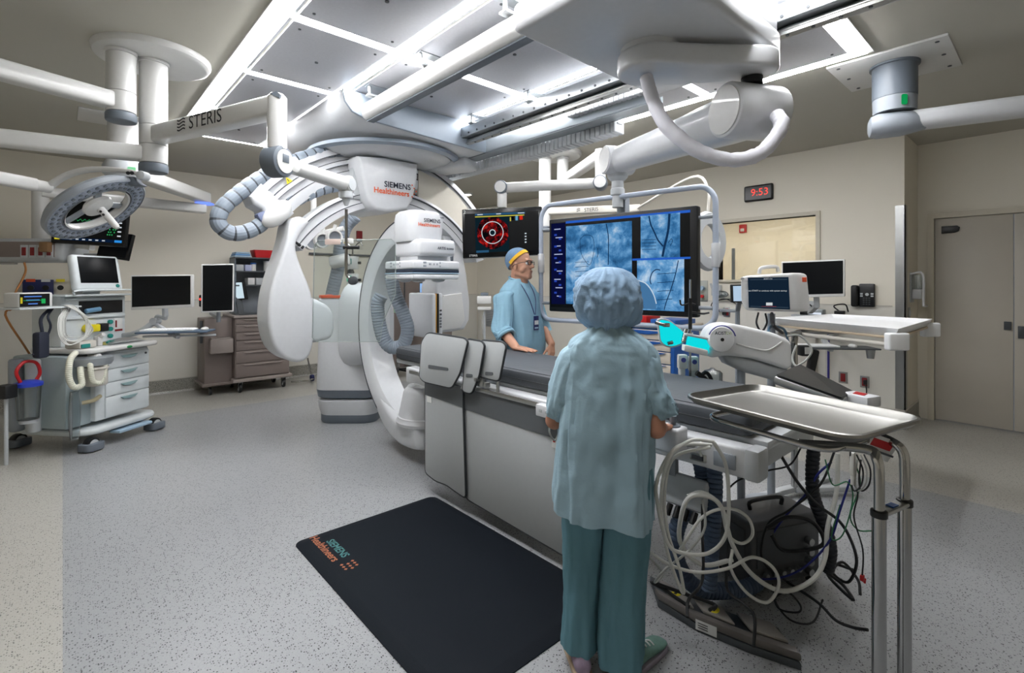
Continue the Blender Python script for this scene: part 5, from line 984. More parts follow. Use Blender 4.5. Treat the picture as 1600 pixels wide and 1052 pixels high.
def hand(m, wr, fd, up, side, curl=.5, spread=.12, s=1.0):
    """palm and five fingers; fd fingers' way, up back of the hand, side the thumb's side"""
    wr, fd, up = V(wr), V(fd).normalized(), V(up).normalized(); sd = V(side).normalized()
    pc = wr+fd*.045*s
    for k in (-.028, -.01, .01, .028): cap_(m, wr+sd*k*.7*s+fd*.005, wr+fd*.082*s+sd*k*1.1*s, .0145*s, .0125*s, 10)
    for k, (o, L) in enumerate(((.031, .068), (.0105, .076), (-.0105, .071), (-.031, .055))):
        b = wr+fd*.088*s+sd*o*1.1*s; d = (fd+sd*(o*spread*14)).normalized(); c = curl; p = [b]; a = 0
        for q, f_ in enumerate((.45, .32, .25)): a += c*(.5 if q == 0 else .8); p.append(p[-1]+(d*math.cos(a)-up*math.sin(a))*L*f_*s*1.15)
        chain(m, p, [.0098*s, .009*s, .0082*s, .007*s])
    t0 = wr+fd*.025*s+sd*.03*s; d = (fd*.72+sd*.62-up*.25).normalized(); chain(m, [t0, t0+d*.036*s, t0+d*.062*s+fd*.006*s-up*.004, t0+d*.075*s+fd*.02*s-up*.01*s], [.0135*s, .0115*s, .0102*s, .0085*s])
def cloth(rings, n=44, sub=7, fold=.008, fz=5, seed=0, squ=2.5, inner=.03, hem=None, m=None):
    """loft of (centre, half-width vector, half-depth vector) with soft folds; the open end is turned inwards"""
    m = m or MB(); C_ = catmull([r[0] for r in rings], sub); A = catmull([r[1] for r in rings], sub); B = catmull([r[2] for r in rings], sub); out = []; L = len(C_)
    for i in range(L):
        rr = []
        for k in range(n):
            t = 2*PI*k/n; ct, st = math.cos(t), math.sin(t); x = math.copysign(abs(ct)**(2/squ), ct); y = math.copysign(abs(st)**(2/squ), st)
            d = A[i]*x+B[i]*y; h = i/(L-1)
            f = fold*(.35+.65*h)*(noise.noise(V((ct*2.2+seed, st*2.2, h*1.6)))*1.3+.55*noise.noise(V((ct*fz+seed, st*fz, h*4.5)))+.35*noise.noise(V((ct*9, st*9+seed, h*14))))
            p = C_[i]+d+d.normalized()*f
            if hem and i > L-6: p.z += hem(x)*(1-(L-1-i)/6)
            rr.append(p)
        out.append(rr)
    last = out[-1]; c = sum(last, V())/n; out.append([p.lerp(c, .05) for p in last]); ax = (C_[-1]-C_[-2]).normalized(); out.append([p.lerp(c, .10)-ax*inner for p in last]); out.append([p.lerp(c, .6)-ax*inner*1.2 for p in last])
    m.loft(out); return m

# ---------------------------------------------------------------- nurse seen from behind
N0 = V((1.61, 1.21, 0)); NF = V((.76, .65, 0)).normalized(); NR = V((NF.y, -NF.x, 0))
def nl(l, f, z): return N0+NR*l+NF*f+Z_*z
nu = thing('person', 'person from behind in blue-grey gown and puffy blue hair cover, hand on table control', 'person', N0)
b = MB()
hd_c = nl(0, .01, 1.44); b.sph(hd_c, (.085, .085, .11)); cap_(b, nl(0, .01, 1.36), nl(0, .01, 1.24), .048, .05)
chain(b, [nl(0, -.01, 1.22), nl(0, -.01, 1.0), nl(-.01, 0, .80)], [.10, .115, .12]); cap_(b, nl(-.11, .0, 1.18), nl(.11, .0, 1.18), .05, .05)
hj = nl(-.01, 0, .78)
LK, LF = nl(-.10, .02, .44), nl(-.105, .0, .08); RK, RF = nl(.055, .0, .44), nl(.045, -.03, .08)
chain(b, [nl(-.09, 0, .78), LK, LF], [.085, .05, .036]); chain(b, [nl(.06, 0, .78), RK, RF], [.085, .05, .036])
sR, eR, wR = nl(.135, -.01, 1.19), V((1.675, 1.035, .955)), V((1.825, 1.105, .915))
chain(b, [sR, eR, wR], [.046, .038, .026]); hand(b, wR, (.70, .25, -.12), (-.1, .1, 1), (-.25, .9, 0), .85, .05, .95)
sL, eL, wL = nl(-.135, -.01, 1.19), nl(-.215, .02, .95), V((1.80, 1.69, .905)); chain(b, [sL, eL, wL], [.046, .038, .026]); hand(b, wL, (.8, .35, -.25), (0, 0, 1), (.35, -.8, 0), .7, .05, .95)
remesh(b, 'body', SKIN2, nu, .0055, 5)
hem = lambda x: -.035-.04*max(0, x*1.2-.1)+.03*max(0, x-.75)*4+.035*max(0, -x-.3)
m = cloth([(nl(.005, .0, 1.345), NR*.068, NF*.066), (nl(.003, -.004, 1.322), NR*.088, NF*.078), (nl(0, -.006, 1.298), NR*.128, NF*.092), (nl(0, -.008, 1.268), NR*.163, NF*.104), (nl(0, -.01, 1.225), NR*.178, NF*.112), (nl(0, -.01, 1.15), NR*.182, NF*.118), (nl(-.004, -.008, 1.06), NR*.181, NF*.128), (nl(-.010, -.005, .90), NR*.183, NF*.138), (nl(-.014, 0, .74), NR*.190, NF*.146), (nl(-.014, 0, .635), NR*.196, NF*.150)], n=96, sub=12, fold=.026, fz=6.5, seed=3, squ=2.6, hem=hem)
def patch(m, c, r, amp, ang, seed):
    pass
gn = build(m, 'gown', GOWN, nu, ang=70)
m = cloth([(nl(.105, -.005, 1.215), (NR*.045+Z_*.055), NF*.085), (nl(.138, -.005, 1.18), (NR*.056+Z_*.052), NF*.092), (nl(.150, -.005, 1.10), (NR*.066+Z_*.035), NF*.094), (nl(.168, .0, 1.035), (NR*.076+Z_*.025), NF*.097), (nl(.178, .01, .990), (NR*.082+Z_*.022), NF*.10)], n=64, sub=10, fold=.022, fz=6, seed=11, squ=2.3, inner=.05)
build(m, 'sleeve', GOWN, nu, ang=70)
m = cloth([(nl(-.105, -.005, 1.215), (NR*-.045+Z_*.055), NF*.085), (nl(-.138, -.0, 1.17), (NR*-.058+Z_*.05), NF*.090), (nl(-.165, .01, 1.08), (NR*-.064+Z_*.03), NF*.088), (nl(-.178, .02, 1.0), (NR*-.063+Z_*.02), NF*.085), (nl(-.180, .035, .955), (NR*-.06+Z_*.015), NF*.08)], n=64, sub=10, fold=.014, fz=5, seed=21, squ=2.3, inner=.05)
build(m, 'sleeve', GOWN, nu, ang=70)
m = cloth([(nl(-.075, 0, .80), NR*.10, NF*.125), (nl(-.088, 0, .66), NR*.092, NF*.12), (nl(-.096, .01, .45), NR*.082, NF*.10), (nl(-.100, .012, .25), NR*.076, NF*.092), (nl(-.102, .0, .075), NR*.073, NF*.092)], n=64, sub=10, fold=.014, fz=4.5, seed=31, squ=2.2); build(m, 'trouser_leg', PANTS, nu, ang=70)
m = cloth([(nl(.060, 0, .80), NR*.11, NF*.125), (nl(.066, 0, .66), NR*.103, NF*.12), (nl(.058, -.01, .45), NR*.096, NF*.105), (nl(.050, -.02, .25), NR*.090, NF*.098), (nl(.045, -.035, .045), NR*.088, NF*.098)], n=64, sub=10, fold=.014, fz=4.5, seed=41, squ=2.2); build(m, 'trouser_leg', PANTS, nu, ang=70)
# hair cover
m = MB(); rr = []; prof = [(1.302, .048), (1.316, .064), (1.34, .082), (1.365, .103), (1.395, .118), (1.43, .126), (1.465, .126), (1.50, .118), (1.53, .102), (1.553, .078), (1.568, .046), (1.574, .004)]
zp = catmull([V((r, 0, z)) for z, r in prof], 5); nn_ = 120
for i, q in enumerate(zp):
    row = []
    for k in range(nn_):
        a = 2*PI*k/nn_; ca, sa = math.cos(a), math.sin(a); h = (q.z-1.302)/.272
        pl_ = .005*math.sin(17*a+5*noise.noise(V((ca, sa, h*2))))*max(0, 1-h*.75)+.012*noise.noise(V((ca*2.6, sa*2.6, h*3.2)))-.016*abs(noise.noise(V((ca*5+2*noise.noise(V((ca*3, sa*3, h*3))), sa*5, h*4+4))))-.010*abs(noise.noise(V((ca*11, sa*11, h*9))))+.008
        droop = .022*max(0, math.cos(a-.25))**6*math.exp(-((h-.26)/.13)**2)
        r = max(.003, q.x+pl_*min(1, q.x/.05)+droop)
        row.append(nl(-.004+r*ca*1.02, .012+r*sa*1.05, q.z-.9*droop))
    rr.append(row)
m.loft(rr); build(m, 'hair_cover', mat('hair_cover_cloth', '#8ba7c2', .8, var=.12, scale=25, bump=.5, bscale=45), nu, ang=80)
m = MB(); cap_(m, nl(.083, .04, 1.335), nl(.078, .075, 1.335), .016, .012, 10); build(m, 'mask_loop', mat('dark_hair', '#2a2422', .7), nu)
def shoe(name, heel, d, mats, par):
    d = V(d).normalized(); s = V((d.y, -d.x, 0)); m = MB(); heel = V(heel); rr = []
    for t, w_, h in ((-.03, .022, .05), (-.02, .032, .075), (.02, .036, .082), (.07, .037, .078), (.12, .041, .06), (.17, .043, .045), (.21, .036, .036), (.232, .016, .026)):
        c = heel+d*t; rr.append([c+s*q[0]*w_+Z_*max(.024, .024+(h-.024)*(q[1]+1)/2) for q in circ(1, 16)])
    m.loft(rr); sh_ = build(m, name, mats[0], par, ang=60)
    m = MB(); ol = [heel+d*t+s*w_*sg for sg, ts in ((1, ((-.032, .02), (-.02, .036), (.05, .038), (.13, .044), (.2, .042), (.235, .018))), (-1, ((.235, .018), (.2, .042), (.13, .044), (.05, .038), (-.02, .036), (-.032, .02)))) for t, w_ in ts]
    m.pw([p+Z_*.001 for p in ol], Z_*.026, .005); build(m, 'sole', mats[1], sh_)
    m = MB()
    for k in range(3): a = heel+d*(.075+.028*k)+Z_*(.085-.011*k); m.tube([a-s*.02-Z_*.006, a+Z_*.002, a+s*.02-Z_*.006], .003, 6)
    build(m, 'laces', mats[2], sh_); return sh_
shoe('shoe', nl(-.105, -.085, 0), NF*.9-NR*.2, [mat('mauve_knit', '#8a7a8c', .8, var=.2, scale=60), mat('tan_sole', '#a8957e', .7), TAPE], nu); shoe('shoe', nl(.085, -.05, 0), NF*.75+NR*.6, [mat('sage_knit', '#5d7d74', .8, var=.2, scale=60), mat('grey_sole', '#8d8794', .7), TAPE], nu)

# ---------------------------------------------------------------- man on the far side of the table
M0 = V((2.968, 3.20, 0)); MF = (vu*.75-vd*.66).normalized(); MR = V((MF.y, -MF.x, 0))
def ml(s, f, z): return M0+MR*s+MF*f+Z_*z
mn = thing('person', 'man in blue scrubs, cap with yellow edge and glasses leaning a hand on table', 'person', M0)
b = MB(); hf = (vu*.88-vd*.47).normalized(); hr = V((hf.y, -hf.x, 0)); HCn = M0-vu*.012+MF*.035+Z_*1.66; up = (Z_*.985-hf*.10).normalized(); hf3 = (hf*.985+Z_*.14).normalized()
HR = Matrix((tuple(hf3), tuple(hr), tuple(up))).transposed()
HS = 1.08
def hp(f, s, z): return HCn+(hf3*f+hr*s+up*z)*HS
b.sph(hp(-.012, 0, .045), (0.108, 0.0842, 0.1026), 24, 16, HR); b.sph(hp(.018, 0, -.02), (0.081, 0.0713, 0.1026), 24, 16, HR); b.sph(hp(.035, 0, -.075), (0.0626, 0.0562, 0.0486), 20, 12, HR)
cap_(b, hp(.062, .018, -.098), hp(.062, -.018, -.098), .026, .026); cap_(b, hp(-.01, .05, -.065), hp(.055, .022, -.095), .026, .024); cap_(b, hp(-.01, -.05, -.065), hp(.055, -.022, -.095), .026, .024)
chain(b, [hp(.088, 0, .018), hp(.104, 0, -.012), hp(.112, 0, -.026)], [.010, .012, .0145]); cap_(b, hp(.098, .011, -.030), hp(.098, -.011, -.030), .010, .010)
cap_(b, hp(.082, .032, .030), hp(.086, -.032, .030), .014, .014); cap_(b, hp(.088, .018, -.058), hp(.088, -.018, -.058), .009, .009); cap_(b, hp(.085, .016, -.070), hp(.085, -.016, -.070), .009, .009)
for s_ in (1, -1): b.sph(hp(-.006, s_*.079, -.01), (0.0194, 0.0108, 0.0356), 14, 10, HR); cap_(b, hp(.05, s_*.045, -.03), hp(.04, s_*.05, -.045), .026, .024)
cap_(b, hp(-.02, 0, -.06), ml(0, .0, 1.46), .068, .074); cap_(b, hp(.01, 0, -.1), ml(0, .03, 1.46), .05, .058)
chain(b, [ml(0, 0, 1.36), ml(0, .02, 1.15), ml(0, 0, .92)], [.13, .16, .15]); cap_(b, ml(-.12, 0, 1.36), ml(.12, 0, 1.36), .055, .055)
for s_ in (1, -1): chain(b, [ml(s_*.09, 0, .92), ml(s_*.10, .01, .5), ml(s_*.10, 0, .09)], [.10, .06, .045])
sM, eM, wM = ml(.18, 0, 1.365), V((2.69, 3.10, 1.115)), V((2.63, 2.865, 1.005)); chain(b, [sM, eM, wM], [.06, .050, .033]); hand(b, wM, (.06, -1, -.06), (-.05, 0, 1), (.9, 0, 0), .06, .22, 1.08)
sL, eL, wL = ml(-.18, 0, 1.365), ml(-.26, .05, 1.12), ml(-.16, .24, .98); chain(b, [sL, eL, wL], [.06, .048, .032]); hand(b, wL, MF*.3+MR*.4-Z_*.8, MF, MR, .6, .1, 1.05)
remesh(b, 'body', SKIN, mn, .0052, 4)
m = cloth([(ml(0, -.005, 1.545), MR*.078, MF*.078), (ml(0, -.01, 1.52), MR*.105, MF*.088), (ml(0, -.01, 1.485), MR*.155, MF*.105), (ml(0, -.005, 1.44), MR*.195, MF*.125), (ml(0, 0, 1.36), MR*.218, MF*.145), (ml(0, .012, 1.22), MR*.212, MF*.17), (ml(0, .028, 1.06), MR*.212, MF*.195), (ml(0, .03, .92), MR*.214, MF*.20), (ml(0, .02, .74), MR*.215, MF*.195)], n=84, sub=9, fold=.018, fz=4, seed=55, squ=2.3); build(m, 'scrub_top', SCRUB, mn, ang=70)
u_ = (eM-sM).normalized(); v_ = (wM-eM).normalized(); hh = V((0, 0, 1)).cross(u_).normalized(); kk_ = u_.cross(hh)
m = cloth([(ml(.07, 0, 1.415), hh*.06, kk_*.055), (ml(.13, 0, 1.40), hh*.085, kk_*.082), (sM+MR*.012-Z_*.0, hh*.088, kk_*.086), (sM.lerp(eM, .5), hh*.080, kk_*.080), (eM+V((0, .012, .0)), hh*.082, (kk_*.6+v_*.45).normalized()*.082), (eM.lerp(wM, .30), Z_.cross(v_).normalized()*.070, Z_*.068), (eM.lerp(wM, .42), Z_.cross(v_).normalized()*.066, Z_*.064)], n=60, sub=9, fold=.016, fz=5, seed=61, squ=2.1, inner=.05); build(m, 'sleeve', SCRUB, mn, ang=70)
m = MB()
for t_ in (.30, .40): c = eM.lerp(wM, t_); x, y = Z_.cross(v_).normalized(), v_.cross(Z_.cross(v_).normalized()); m.tube([c+(x*math.cos(a)*.068+y*math.sin(a)*.066)+v_*.01*math.sin(a*2+t_*9) for a in [2*PI*k/14 for k in range(14)]], .014, 8, 3, True)
build(m, 'rolled_cuff', SCRUB, mn, ang=70)
u_ = (eL-sL).normalized(); hh = MF; kk_ = u_.cross(hh).normalized()
m = cloth([(ml(-.115, 0, 1.425), hh*.085, kk_*.075), (sL, hh*.086, kk_*.084), (sL.lerp(eL, .6), hh*.08, kk_*.078), (eL, hh*.078, kk_*.076), (eL-Z_*.04+MF*.02, hh*.075, kk_*.074)], n=48, sub=7, fold=.012, seed=71, squ=2.1, inner=.04); build(m, 'sleeve', SCRUB, mn, ang=70)
for s_ in (1, -1):
    m = cloth([(ml(s_*.10, 0, .95), MR*.115, MF*.15), (ml(s_*.10, 0, .7), MR*.105, MF*.12), (ml(s_*.105, 0, .4), MR*.09, MF*.10), (ml(s_*.105, -.01, .06), MR*.08, MF*.095)], n=40, sub=6, fold=.012, seed=80+s_); build(m, 'trouser_leg', SCRUB, mn, ang=70); shoe('shoe', ml(s_*.105, -.06, 0), MF, [BLACK, DGREY, DGREY], mn)
# cap: dome over the crown tilted back, with its yellow edge
CAPC = mat('cap_cloth', '#6884a0', .8, var=.3, scale=45); cx_ = (up*.80-hf3*.60).normalized(); cu_, cv_, cw_ = frame_from(cx_, hr); c0 = hp(-.016, 0, .045)
def dome(a0, a1, k, n=40, st=12):
    rr = []
    for i in range(st+1):
        a = math.radians(a0+(a1-a0)*i/st); r_ = []
        for j in range(n):
            t = 2*PI*j/n; d = cx_*math.cos(a)+(cu_*math.cos(t)+cv_*math.sin(t))*math.sin(a); l = HR.transposed() @ d; e = 1/math.sqrt((l.x/.117)**2+(l.y/.091)**2+(l.z/.110)**2)
            r_.append(c0+d*e*k*(1+.012*noise.noise(V((math.cos(t)*3, math.sin(t)*3, i*.4)))))
        rr.append(r_)
    return rr
m = MB(); m.loft(dome(1, 92, 1.03)+dome(92, 88, .98, st=2)); cp = build(m, 'cap', CAPC, mn, ang=80)
rr = dome(80, 97, 1.055, 40, 4); m = MB()
front = [j for j in range(40) if (cu_*math.cos(2*PI*j/40)+cv_*math.sin(2*PI*j/40)).dot(hf3) > -.45]
f0 = next(j for j in front if (j-1) % 40 not in front); seq = [(f0+i) % 40 for i in range(len(front))]
c_in = dome(80, 97, 1.02, 40, 4); m.loft([[rr[0][j], rr[1][j], rr[2][j], rr[3][j], rr[4][j], c_in[4][j], c_in[2][j], c_in[0][j]] for j in seq]); build(m, 'cap_edge', mat('cap_yellow', '#e0ad2a', .8), cp, label='yellow lower edge of the cap')
# glasses
m = MB()
for s_ in (1, -1):
    g = hp(.104, s_*.034, .006); m.sweep([g+hr*q[0]*1.0+up*q[1]-hf3*abs(q[0]*s_+.0)*.25*(1 if q[0]*s_ > 0 else -.0) for q in rrect(.050, .036, .012, 4)], circ(.0028, 6), None, closed=True)
    m.tube([hp(.100, s_*.060, .012), hp(.05, s_*.083, .012), hp(-.01, s_*.088, .004), hp(-.025, s_*.086, -.012)], .0028, 6)
m.tube([hp(.108, .009, .010), hp(.113, 0, .013), hp(.108, -.009, .010)], .0028, 6); build(m, 'glasses', BLACK, mn)
for s_ in (1, -1): m = MB(); m.mat(0).sph(hp(.079, s_*.033, .006), .0135, 14, 10); m.mat(1).sph(hp(.0895, s_*.033, .006), .005, 10, 8); build(m, 'eye', [TAPE, BLACKG], mn)
m = MB(); cap_(m, hp(.093, .030, .026), hp(.083, .052, .022), .004, .003, 8); cap_(m, hp(.093, -.030, .026), hp(.083, -.052, .022), .004, .003, 8); build(m, 'eyebrows', mat('brow_hair', '#3a302b', .8), mn)
m = MB(); cap_(m, hp(.0955, .016, -.064), hp(.0955, -.016, -.064), .0026, .0026, 8); build(m, 'mouth_line', mat('lip', '#83544a', .6), mn)
# badge and lanyard, undershirt edge
m = MB(); m.tube([ml(.06, .05, 1.53), ml(.06, .125, 1.44), ml(.045, .165, 1.36), ml(.03, .205, 1.24)], .0035, 6); m.tube([ml(-.06, .05, 1.53), ml(-.05, .125, 1.44), ml(-.03, .168, 1.36), ml(.02, .207, 1.24)], .0035, 6); ly = build(m, 'lanyard', DBLUE, mn)
bp_ = ml(.03, .222, 1.17); RB = Matrix.Rotation(math.atan2(MR.y, MR.x), 3, 'Z'); m = MB(); m.mat(0).box(bp_, (.065, .006, .12), .003, rot=RB); m.mat(1).box(bp_+MF*.004+Z_*.005, (.05, .003, .035), rot=RB); m.mat(2).box(bp_+MF*.004-Z_*.04, (.045, .003, .012), rot=RB); build(m, 'badge', [DBLUE, TAPE, LBLUE], ly)
m = MB(); m.tube([ml(.079*math.cos(a), -.005+.079*math.sin(a), 1.543-.02*math.sin(a)) for a in [2*PI*k/16 for k in range(16)]], .009, 8, 3, True); build(m, 'collar', SCRUB, mn); m = MB(); m.tube([ml(.066*math.cos(a), -.012+.066*math.sin(a), 1.552) for a in [PI+PI*k/8 for k in range(9)]], .006, 6); build(m, 'undershirt', WHITE, mn)
# ================================================================ ANAESTHESIA MACHINE
W1 = V((.19, 5.84, 0)); AU, AV = V((.773, .634, 0)), V((-.634, .773, 0)); ARZ = math.degrees(math.atan2(.634, .773)); AR = Matrix.Rotation(math.radians(ARZ), 3, 'Z')
def al(x, y, z): return W1+AU*x+AV*y+Z_*z
class AB(MB):
    def bx(s, x0, x1, y0, y1, z0, z1, b=0, seg=2): return s.box(al((x0+x1)/2, (y0+y1)/2, (z0+z1)/2), (x1-x0, y1-y0, z1-z0), b, seg, AR)
am = thing('anaesthesia_machine', 'white anaesthesia machine with drawers, dark screen and grey wheel guards', 'medical machine', W1+AU*.3+AV*.35, 0)
AW = mat('machine_white', '#ccd2d4', .38)
m = AB(); m.pw([al(.33+p[0], .38+p[1], .135) for p in rrect(.80, .80, .16, 6)], (0, 0, .055), .022, 3); build(m, 'base', AW, am)
build(AB().bx(.22, .58, -.06, .06, .09, .12, .012), 'foot_brake', LBLUE, am)
for x, y in ((.0, .0), (.66, .0), (.0, .78), (.66, .78)):
    m = MB(); c = al(x, y, 0); m.cyl(c-AV*.03+Z_*.062, c+AV*.03+Z_*.062, .06, n=26, b=.006); w_ = build(m, 'wheel', BLACK, am); build(MB().cyl(c-AV*.034+Z_*.062, c+AV*.034+Z_*.062, .042, n=22), 'hub', LGREY, w_)
    m = MB(); m.pw([c+AU*p[0]+AV*p[1]+Z_*.012 for p in rrect(.17, .15, .05, 5)], Z_*.065, .008); build(m, 'wheel_guard', SLATE, am)
m = AB(); m.bx(.08, .64, .05, .62, .235, .86, .015); build(m, 'cabinet', AW, am)
for k, (z0, z1) in enumerate(((.70, .835), (.575, .692), (.445, .567), (.25, .437))):
    d_ = build(AB().bx(.17, .632, .035, .06, z0, z1, .006), 'drawer', AW, am); m = MB(); m.pw([al(.40+x, .034, z1-.035+z) for x, z in ((-.09, .012), (.09, .012), (.06, -.012), (0, -.02), (-.06, -.012))], -AV*.018, .004); build(m, 'handle', mat('sea_grey', '#8fa9ab', .45), d_)
build(MB().cyl(al(.59, .034, .80), al(.59, .028, .80), .011, n=12), 'lock', DGREY, am)
m = AB(); m.pw([al(.31+p[0], .28+p[1], .875) for p in rrect(.78, .66, .10, 6)], (0, 0, .045), .016, 3); build(m, 'worktop', WHITE2, am); m = MB(); m.sph(al(.33, -.052, .895), (.03, .006, .014), 16, 8, AR); build(m, 'round_badge', GREEN, am)
m = AB(); m.bx(.0, .64, .32, .64, .92, 1.385, .015); build(m, 'back_tower', AW, am); m = AB(); m.bx(.03, .62, .30, .325, 1.17, 1.195, .004); m.bx(.03, .62, .30, .325, 1.345, 1.365, .004); build(m, 'shelf_edge', AW, am)
build(AB().bx(.16, .60, .312, .322, 1.21, 1.335, .003), 'recess', BLACK, am); m = MB(); m.cyl(al(.20, .29, 1.24), al(.34, .29, 1.255), .022, n=16, b=.004); build(m, 'sensor_bottle', mat('clear_blue', '#6a93b5', .3), am)
m = MB(); m.cyl(al(.22, .315, 1.075), al(.22, .25, 1.075), .042, n=24, b=.008); m.box(al(.28, .285, 1.075), (.10, .05, .07), .015, rot=AR); vp = build(m, 'vaporizer', YEL, am); build(AB().bx(.32, .40, .25, .32, 1.035, 1.115, .01), 'vaporizer_clamp', BLACK, vp)
m = MB()
for z in (1.12, 1.05, .98): m.cyl(al(.46, .318, z), al(.46, .29, z), .022, n=16, b=.004)
build(m, 'flow_knobs', TEAL, am); m = AB(); m.mat(0).bx(.51, .60, .312, .32, 1.02, 1.15, .002); m.mat(1).bx(.515, .595, .308, .313, 1.02, 1.04); m.bx(.52, .535, .308, .313, 1.06, 1.13); build(m, 'flow_label', [TAPE, DRED], am)
m = AB(); m.bx(-.06, .64, .20, .62, 1.385, 1.40, .004); m.bx(-.48, .02, .12, .50, 1.29, 1.303, .004); build(m, 'top_shelf', AW, am)
m = MB(); m.tube([al(.02, .2, 1.395), al(.02, .15, 1.44), al(.55, .15, 1.44), al(.62, .2, 1.44), al(.62, .21, 1.395)], .008, 8, 4); build(m, 'shelf_rail', AW, am)
tilt = Matrix.Rotation(math.radians(ARZ), 3, 'Z') @ Matrix.Rotation(math.radians(-10), 3, 'X'); sC = al(.28, .27, 1.60)
m = MB(); m.box(sC, (.47, .075, .345), .03, 3, tilt); dh = build(m, 'display_housing', AW, am); m = MB(); m.box(sC+tilt @ V((0, -.0385, .025)), (.375, .004, .25), .002, rot=tilt); build(m, 'screen', SCRK, dh); m = MB(); m.sph(sC+tilt @ V((.17, -.04, -.128)), (.022, .006, .018), 16, 8, tilt); build(m, 'knob', TEAL, dh); m = AB(); m.bx(.20, .38, .32, .45, 1.395, 1.55, .02); build(m, 'neck', AW, dh)
# left flank: breathing system
m = MB(); m.lathe([(.01, .58), (.075, .582), (.085, .60), (.085, .70), (.078, .725), (.095, .735), (.095, .75), (.01, .76)], al(.045, -.0, 0), n=28); build(m, 'absorber_canister', CREAM, am); m = MB(); m.lathe([(.02, .76), (.14, .765), (.155, .79), (.155, .83), (.12, .85), (.02, .85)], al(.06, .06, 0), n=30); build(m, 'bellows_dome', SILVER, am)
m = AB(); m.bx(-.14, .10, .10, .66, .22, .86, .02); build(m, 'side_panel', mat('side_grey', '#98a5a8', .45), am)
for pts, r in (((al(-.02, -.01, .82), al(-.05, -.05, .76), al(-.04, -.06, .64), al(.02, -.07, .61), al(.05, -.07, .66), al(.075, -.06, .76), al(.09, -.03, .82)), .022), ((al(-.12, .02, .90), al(-.20, -.02, .85), al(-.23, -.04, .72), al(-.20, -.05, .62), al(-.13, -.05, .62), al(-.11, -.02, .70), al(-.08, .02, .76)), .024)): m = MB(); m.corr(list(pts), r, .016, 12, .06); build(m, 'breathing_hose', mat('pale_hose', '#cfcfbf', .5), am)
m = MB(); m.cyl(al(.03, -.05, .84), al(.03, .05, .84), .03, n=18, b=.004); m.cyl(al(.10, -.05, .82), al(.10, .05, .82), .026, n=18, b=.004); build(m, 'port', WHITE2, am); m = MB(); m.tube([al(-.05, .04, .44), al(.02, .0, .45), al(.10, .02, .47)], .018, 10); build(m, 'filter_tube', mat('brass_clear', '#a39a7c', .4), am)
for y in (.40, .58): m = MB(); m.cyl(al(-.16, y, .2), al(-.16, y, .84), .055, n=20, b=.02); build(m, 'gas_cylinder', (LGREY, GREY)[y > .5], am)
def part_thing(name, lab, cat, loc): return thing(name, lab, cat, loc)
# things on and around it
t = part_thing('suction_canister', 'clear suction canister with blue lid and red tube loop on floor-side bracket', 'canister', al(-.26, .30, .3)); cC = al(-.28, .30, .13)
m = MB(); m.lathe([(.01, .22), (.07, .22), (.085, .50), (.01, .50)], cC, n=26); build(m, 'jar', SMOKE, t); m = MB(); m.lathe([(.01, .50), (.095, .502), (.095, .53), (.05, .55), (.01, .55)], cC, n=26); build(m, 'lid', mat('royal_blue', '#2a3fb0', .4), t)
m = MB(); m.tube([cC-AU*.06+Z_*.54, cC-AU*.09+Z_*.64, cC-AU*.03+Z_*.71, cC+AU*.06+Z_*.69, cC+AU*.09+Z_*.60, cC+AU*.06+Z_*.54], .013, 10); build(m, 'tube_loop', RED, t); m = MB(); m.box(cC-AU*.16+Z_*.49, (.09, .10, .11), .008, rot=AR); build(m, 'regulator', BLACK, t); m = MB(); m.cyl(cC-AU*.12+AV*.06-Z_*.13, cC-AU*.12+AV*.06+Z_*.48, .014, n=10); m.box(cC+Z_*.51-AU*.04+AV*.07, (.28, .05, .03), .004, rot=AR); m.cyl(cC+Z_*.19, cC+Z_*.22, .06, n=16); build(m, 'bracket', LGREY, t)
m = MB(); rr = []
for i in range(9): z = .56-.052*i; rr.append([al(-.13+.055*(1-.35*abs(i-4)/4)*math.cos(2*PI*k/14)+.012*noise.noise(V((i, k, 1))), .02+.025*math.sin(2*PI*k/14), z) for k in range(14)])
m.loft(rr); solo(m, 'fluid_bag', SMOKE, 'clear hanging collection bag beside the suction canister', 'bag')
t = part_thing('vital_monitor', 'small module with green and blue readout on left end of machine shelf', 'monitor', al(-.33, .22, 1.304)); R = AR
m = MB(); c = al(-.34, .22, 1.366); m.box(c, (.26, .16, .125), .015, 3, R); build(m, 'case', WHITE2, t); m = MB(); m.mat(0).box(c-AV*.081-AU*.012, (.225, .004, .105), rot=R); m.mat(1)
for k in range(3): m.box(c-AV*.084-AU*.03+Z_*(.03-.03*k), (.13-.03*k, .002, .009), rot=R)
m.mat(2).box(c-AV*.084-AU*.03+Z_*(-.002), (.14, .002, .004), rot=R); m.box(c-AV*.084+AU*.05-Z_*.01, (.03, .002, .04), rot=R); m.mat(3).box(c-AV*.084-AU*.115-Z_*.0, (.014, .002, .05), rot=R); build(m, 'screen', [BLACKG, emis('readout_blue', '#5f8fe8', .8), emis('readout_green', '#29b860', .8), emis('readout_yellow', '#d8c832', .8)], t)
t = part_thing('gas_module', 'navy gas panel with labels on the wall behind the small module', 'panel', (-.40, 8.2, 1.33)); p0 = ony(35, 437, 8.17); p1 = ony(84, 472, 8.17)
m = MB(); m.span((p0.x, 8.15, p1.z), (p1.x, 8.2, p0.z), .006); build(m, 'plate', DBLUE, t)
for k in range(4):
    x = p0.x+.07+.13*k; m = MB(); m.mat(0).cyl((x, 8.15, 1.45), (x, 8.11, 1.45), .03, n=16); m.mat(1).span((x-.04, 8.145, 1.52), (x+.04, 8.152, 1.555)); build(m, 'gas_port', [BLACK, (ORANGE, TAPE, YEL, GREEN)[k]], t)
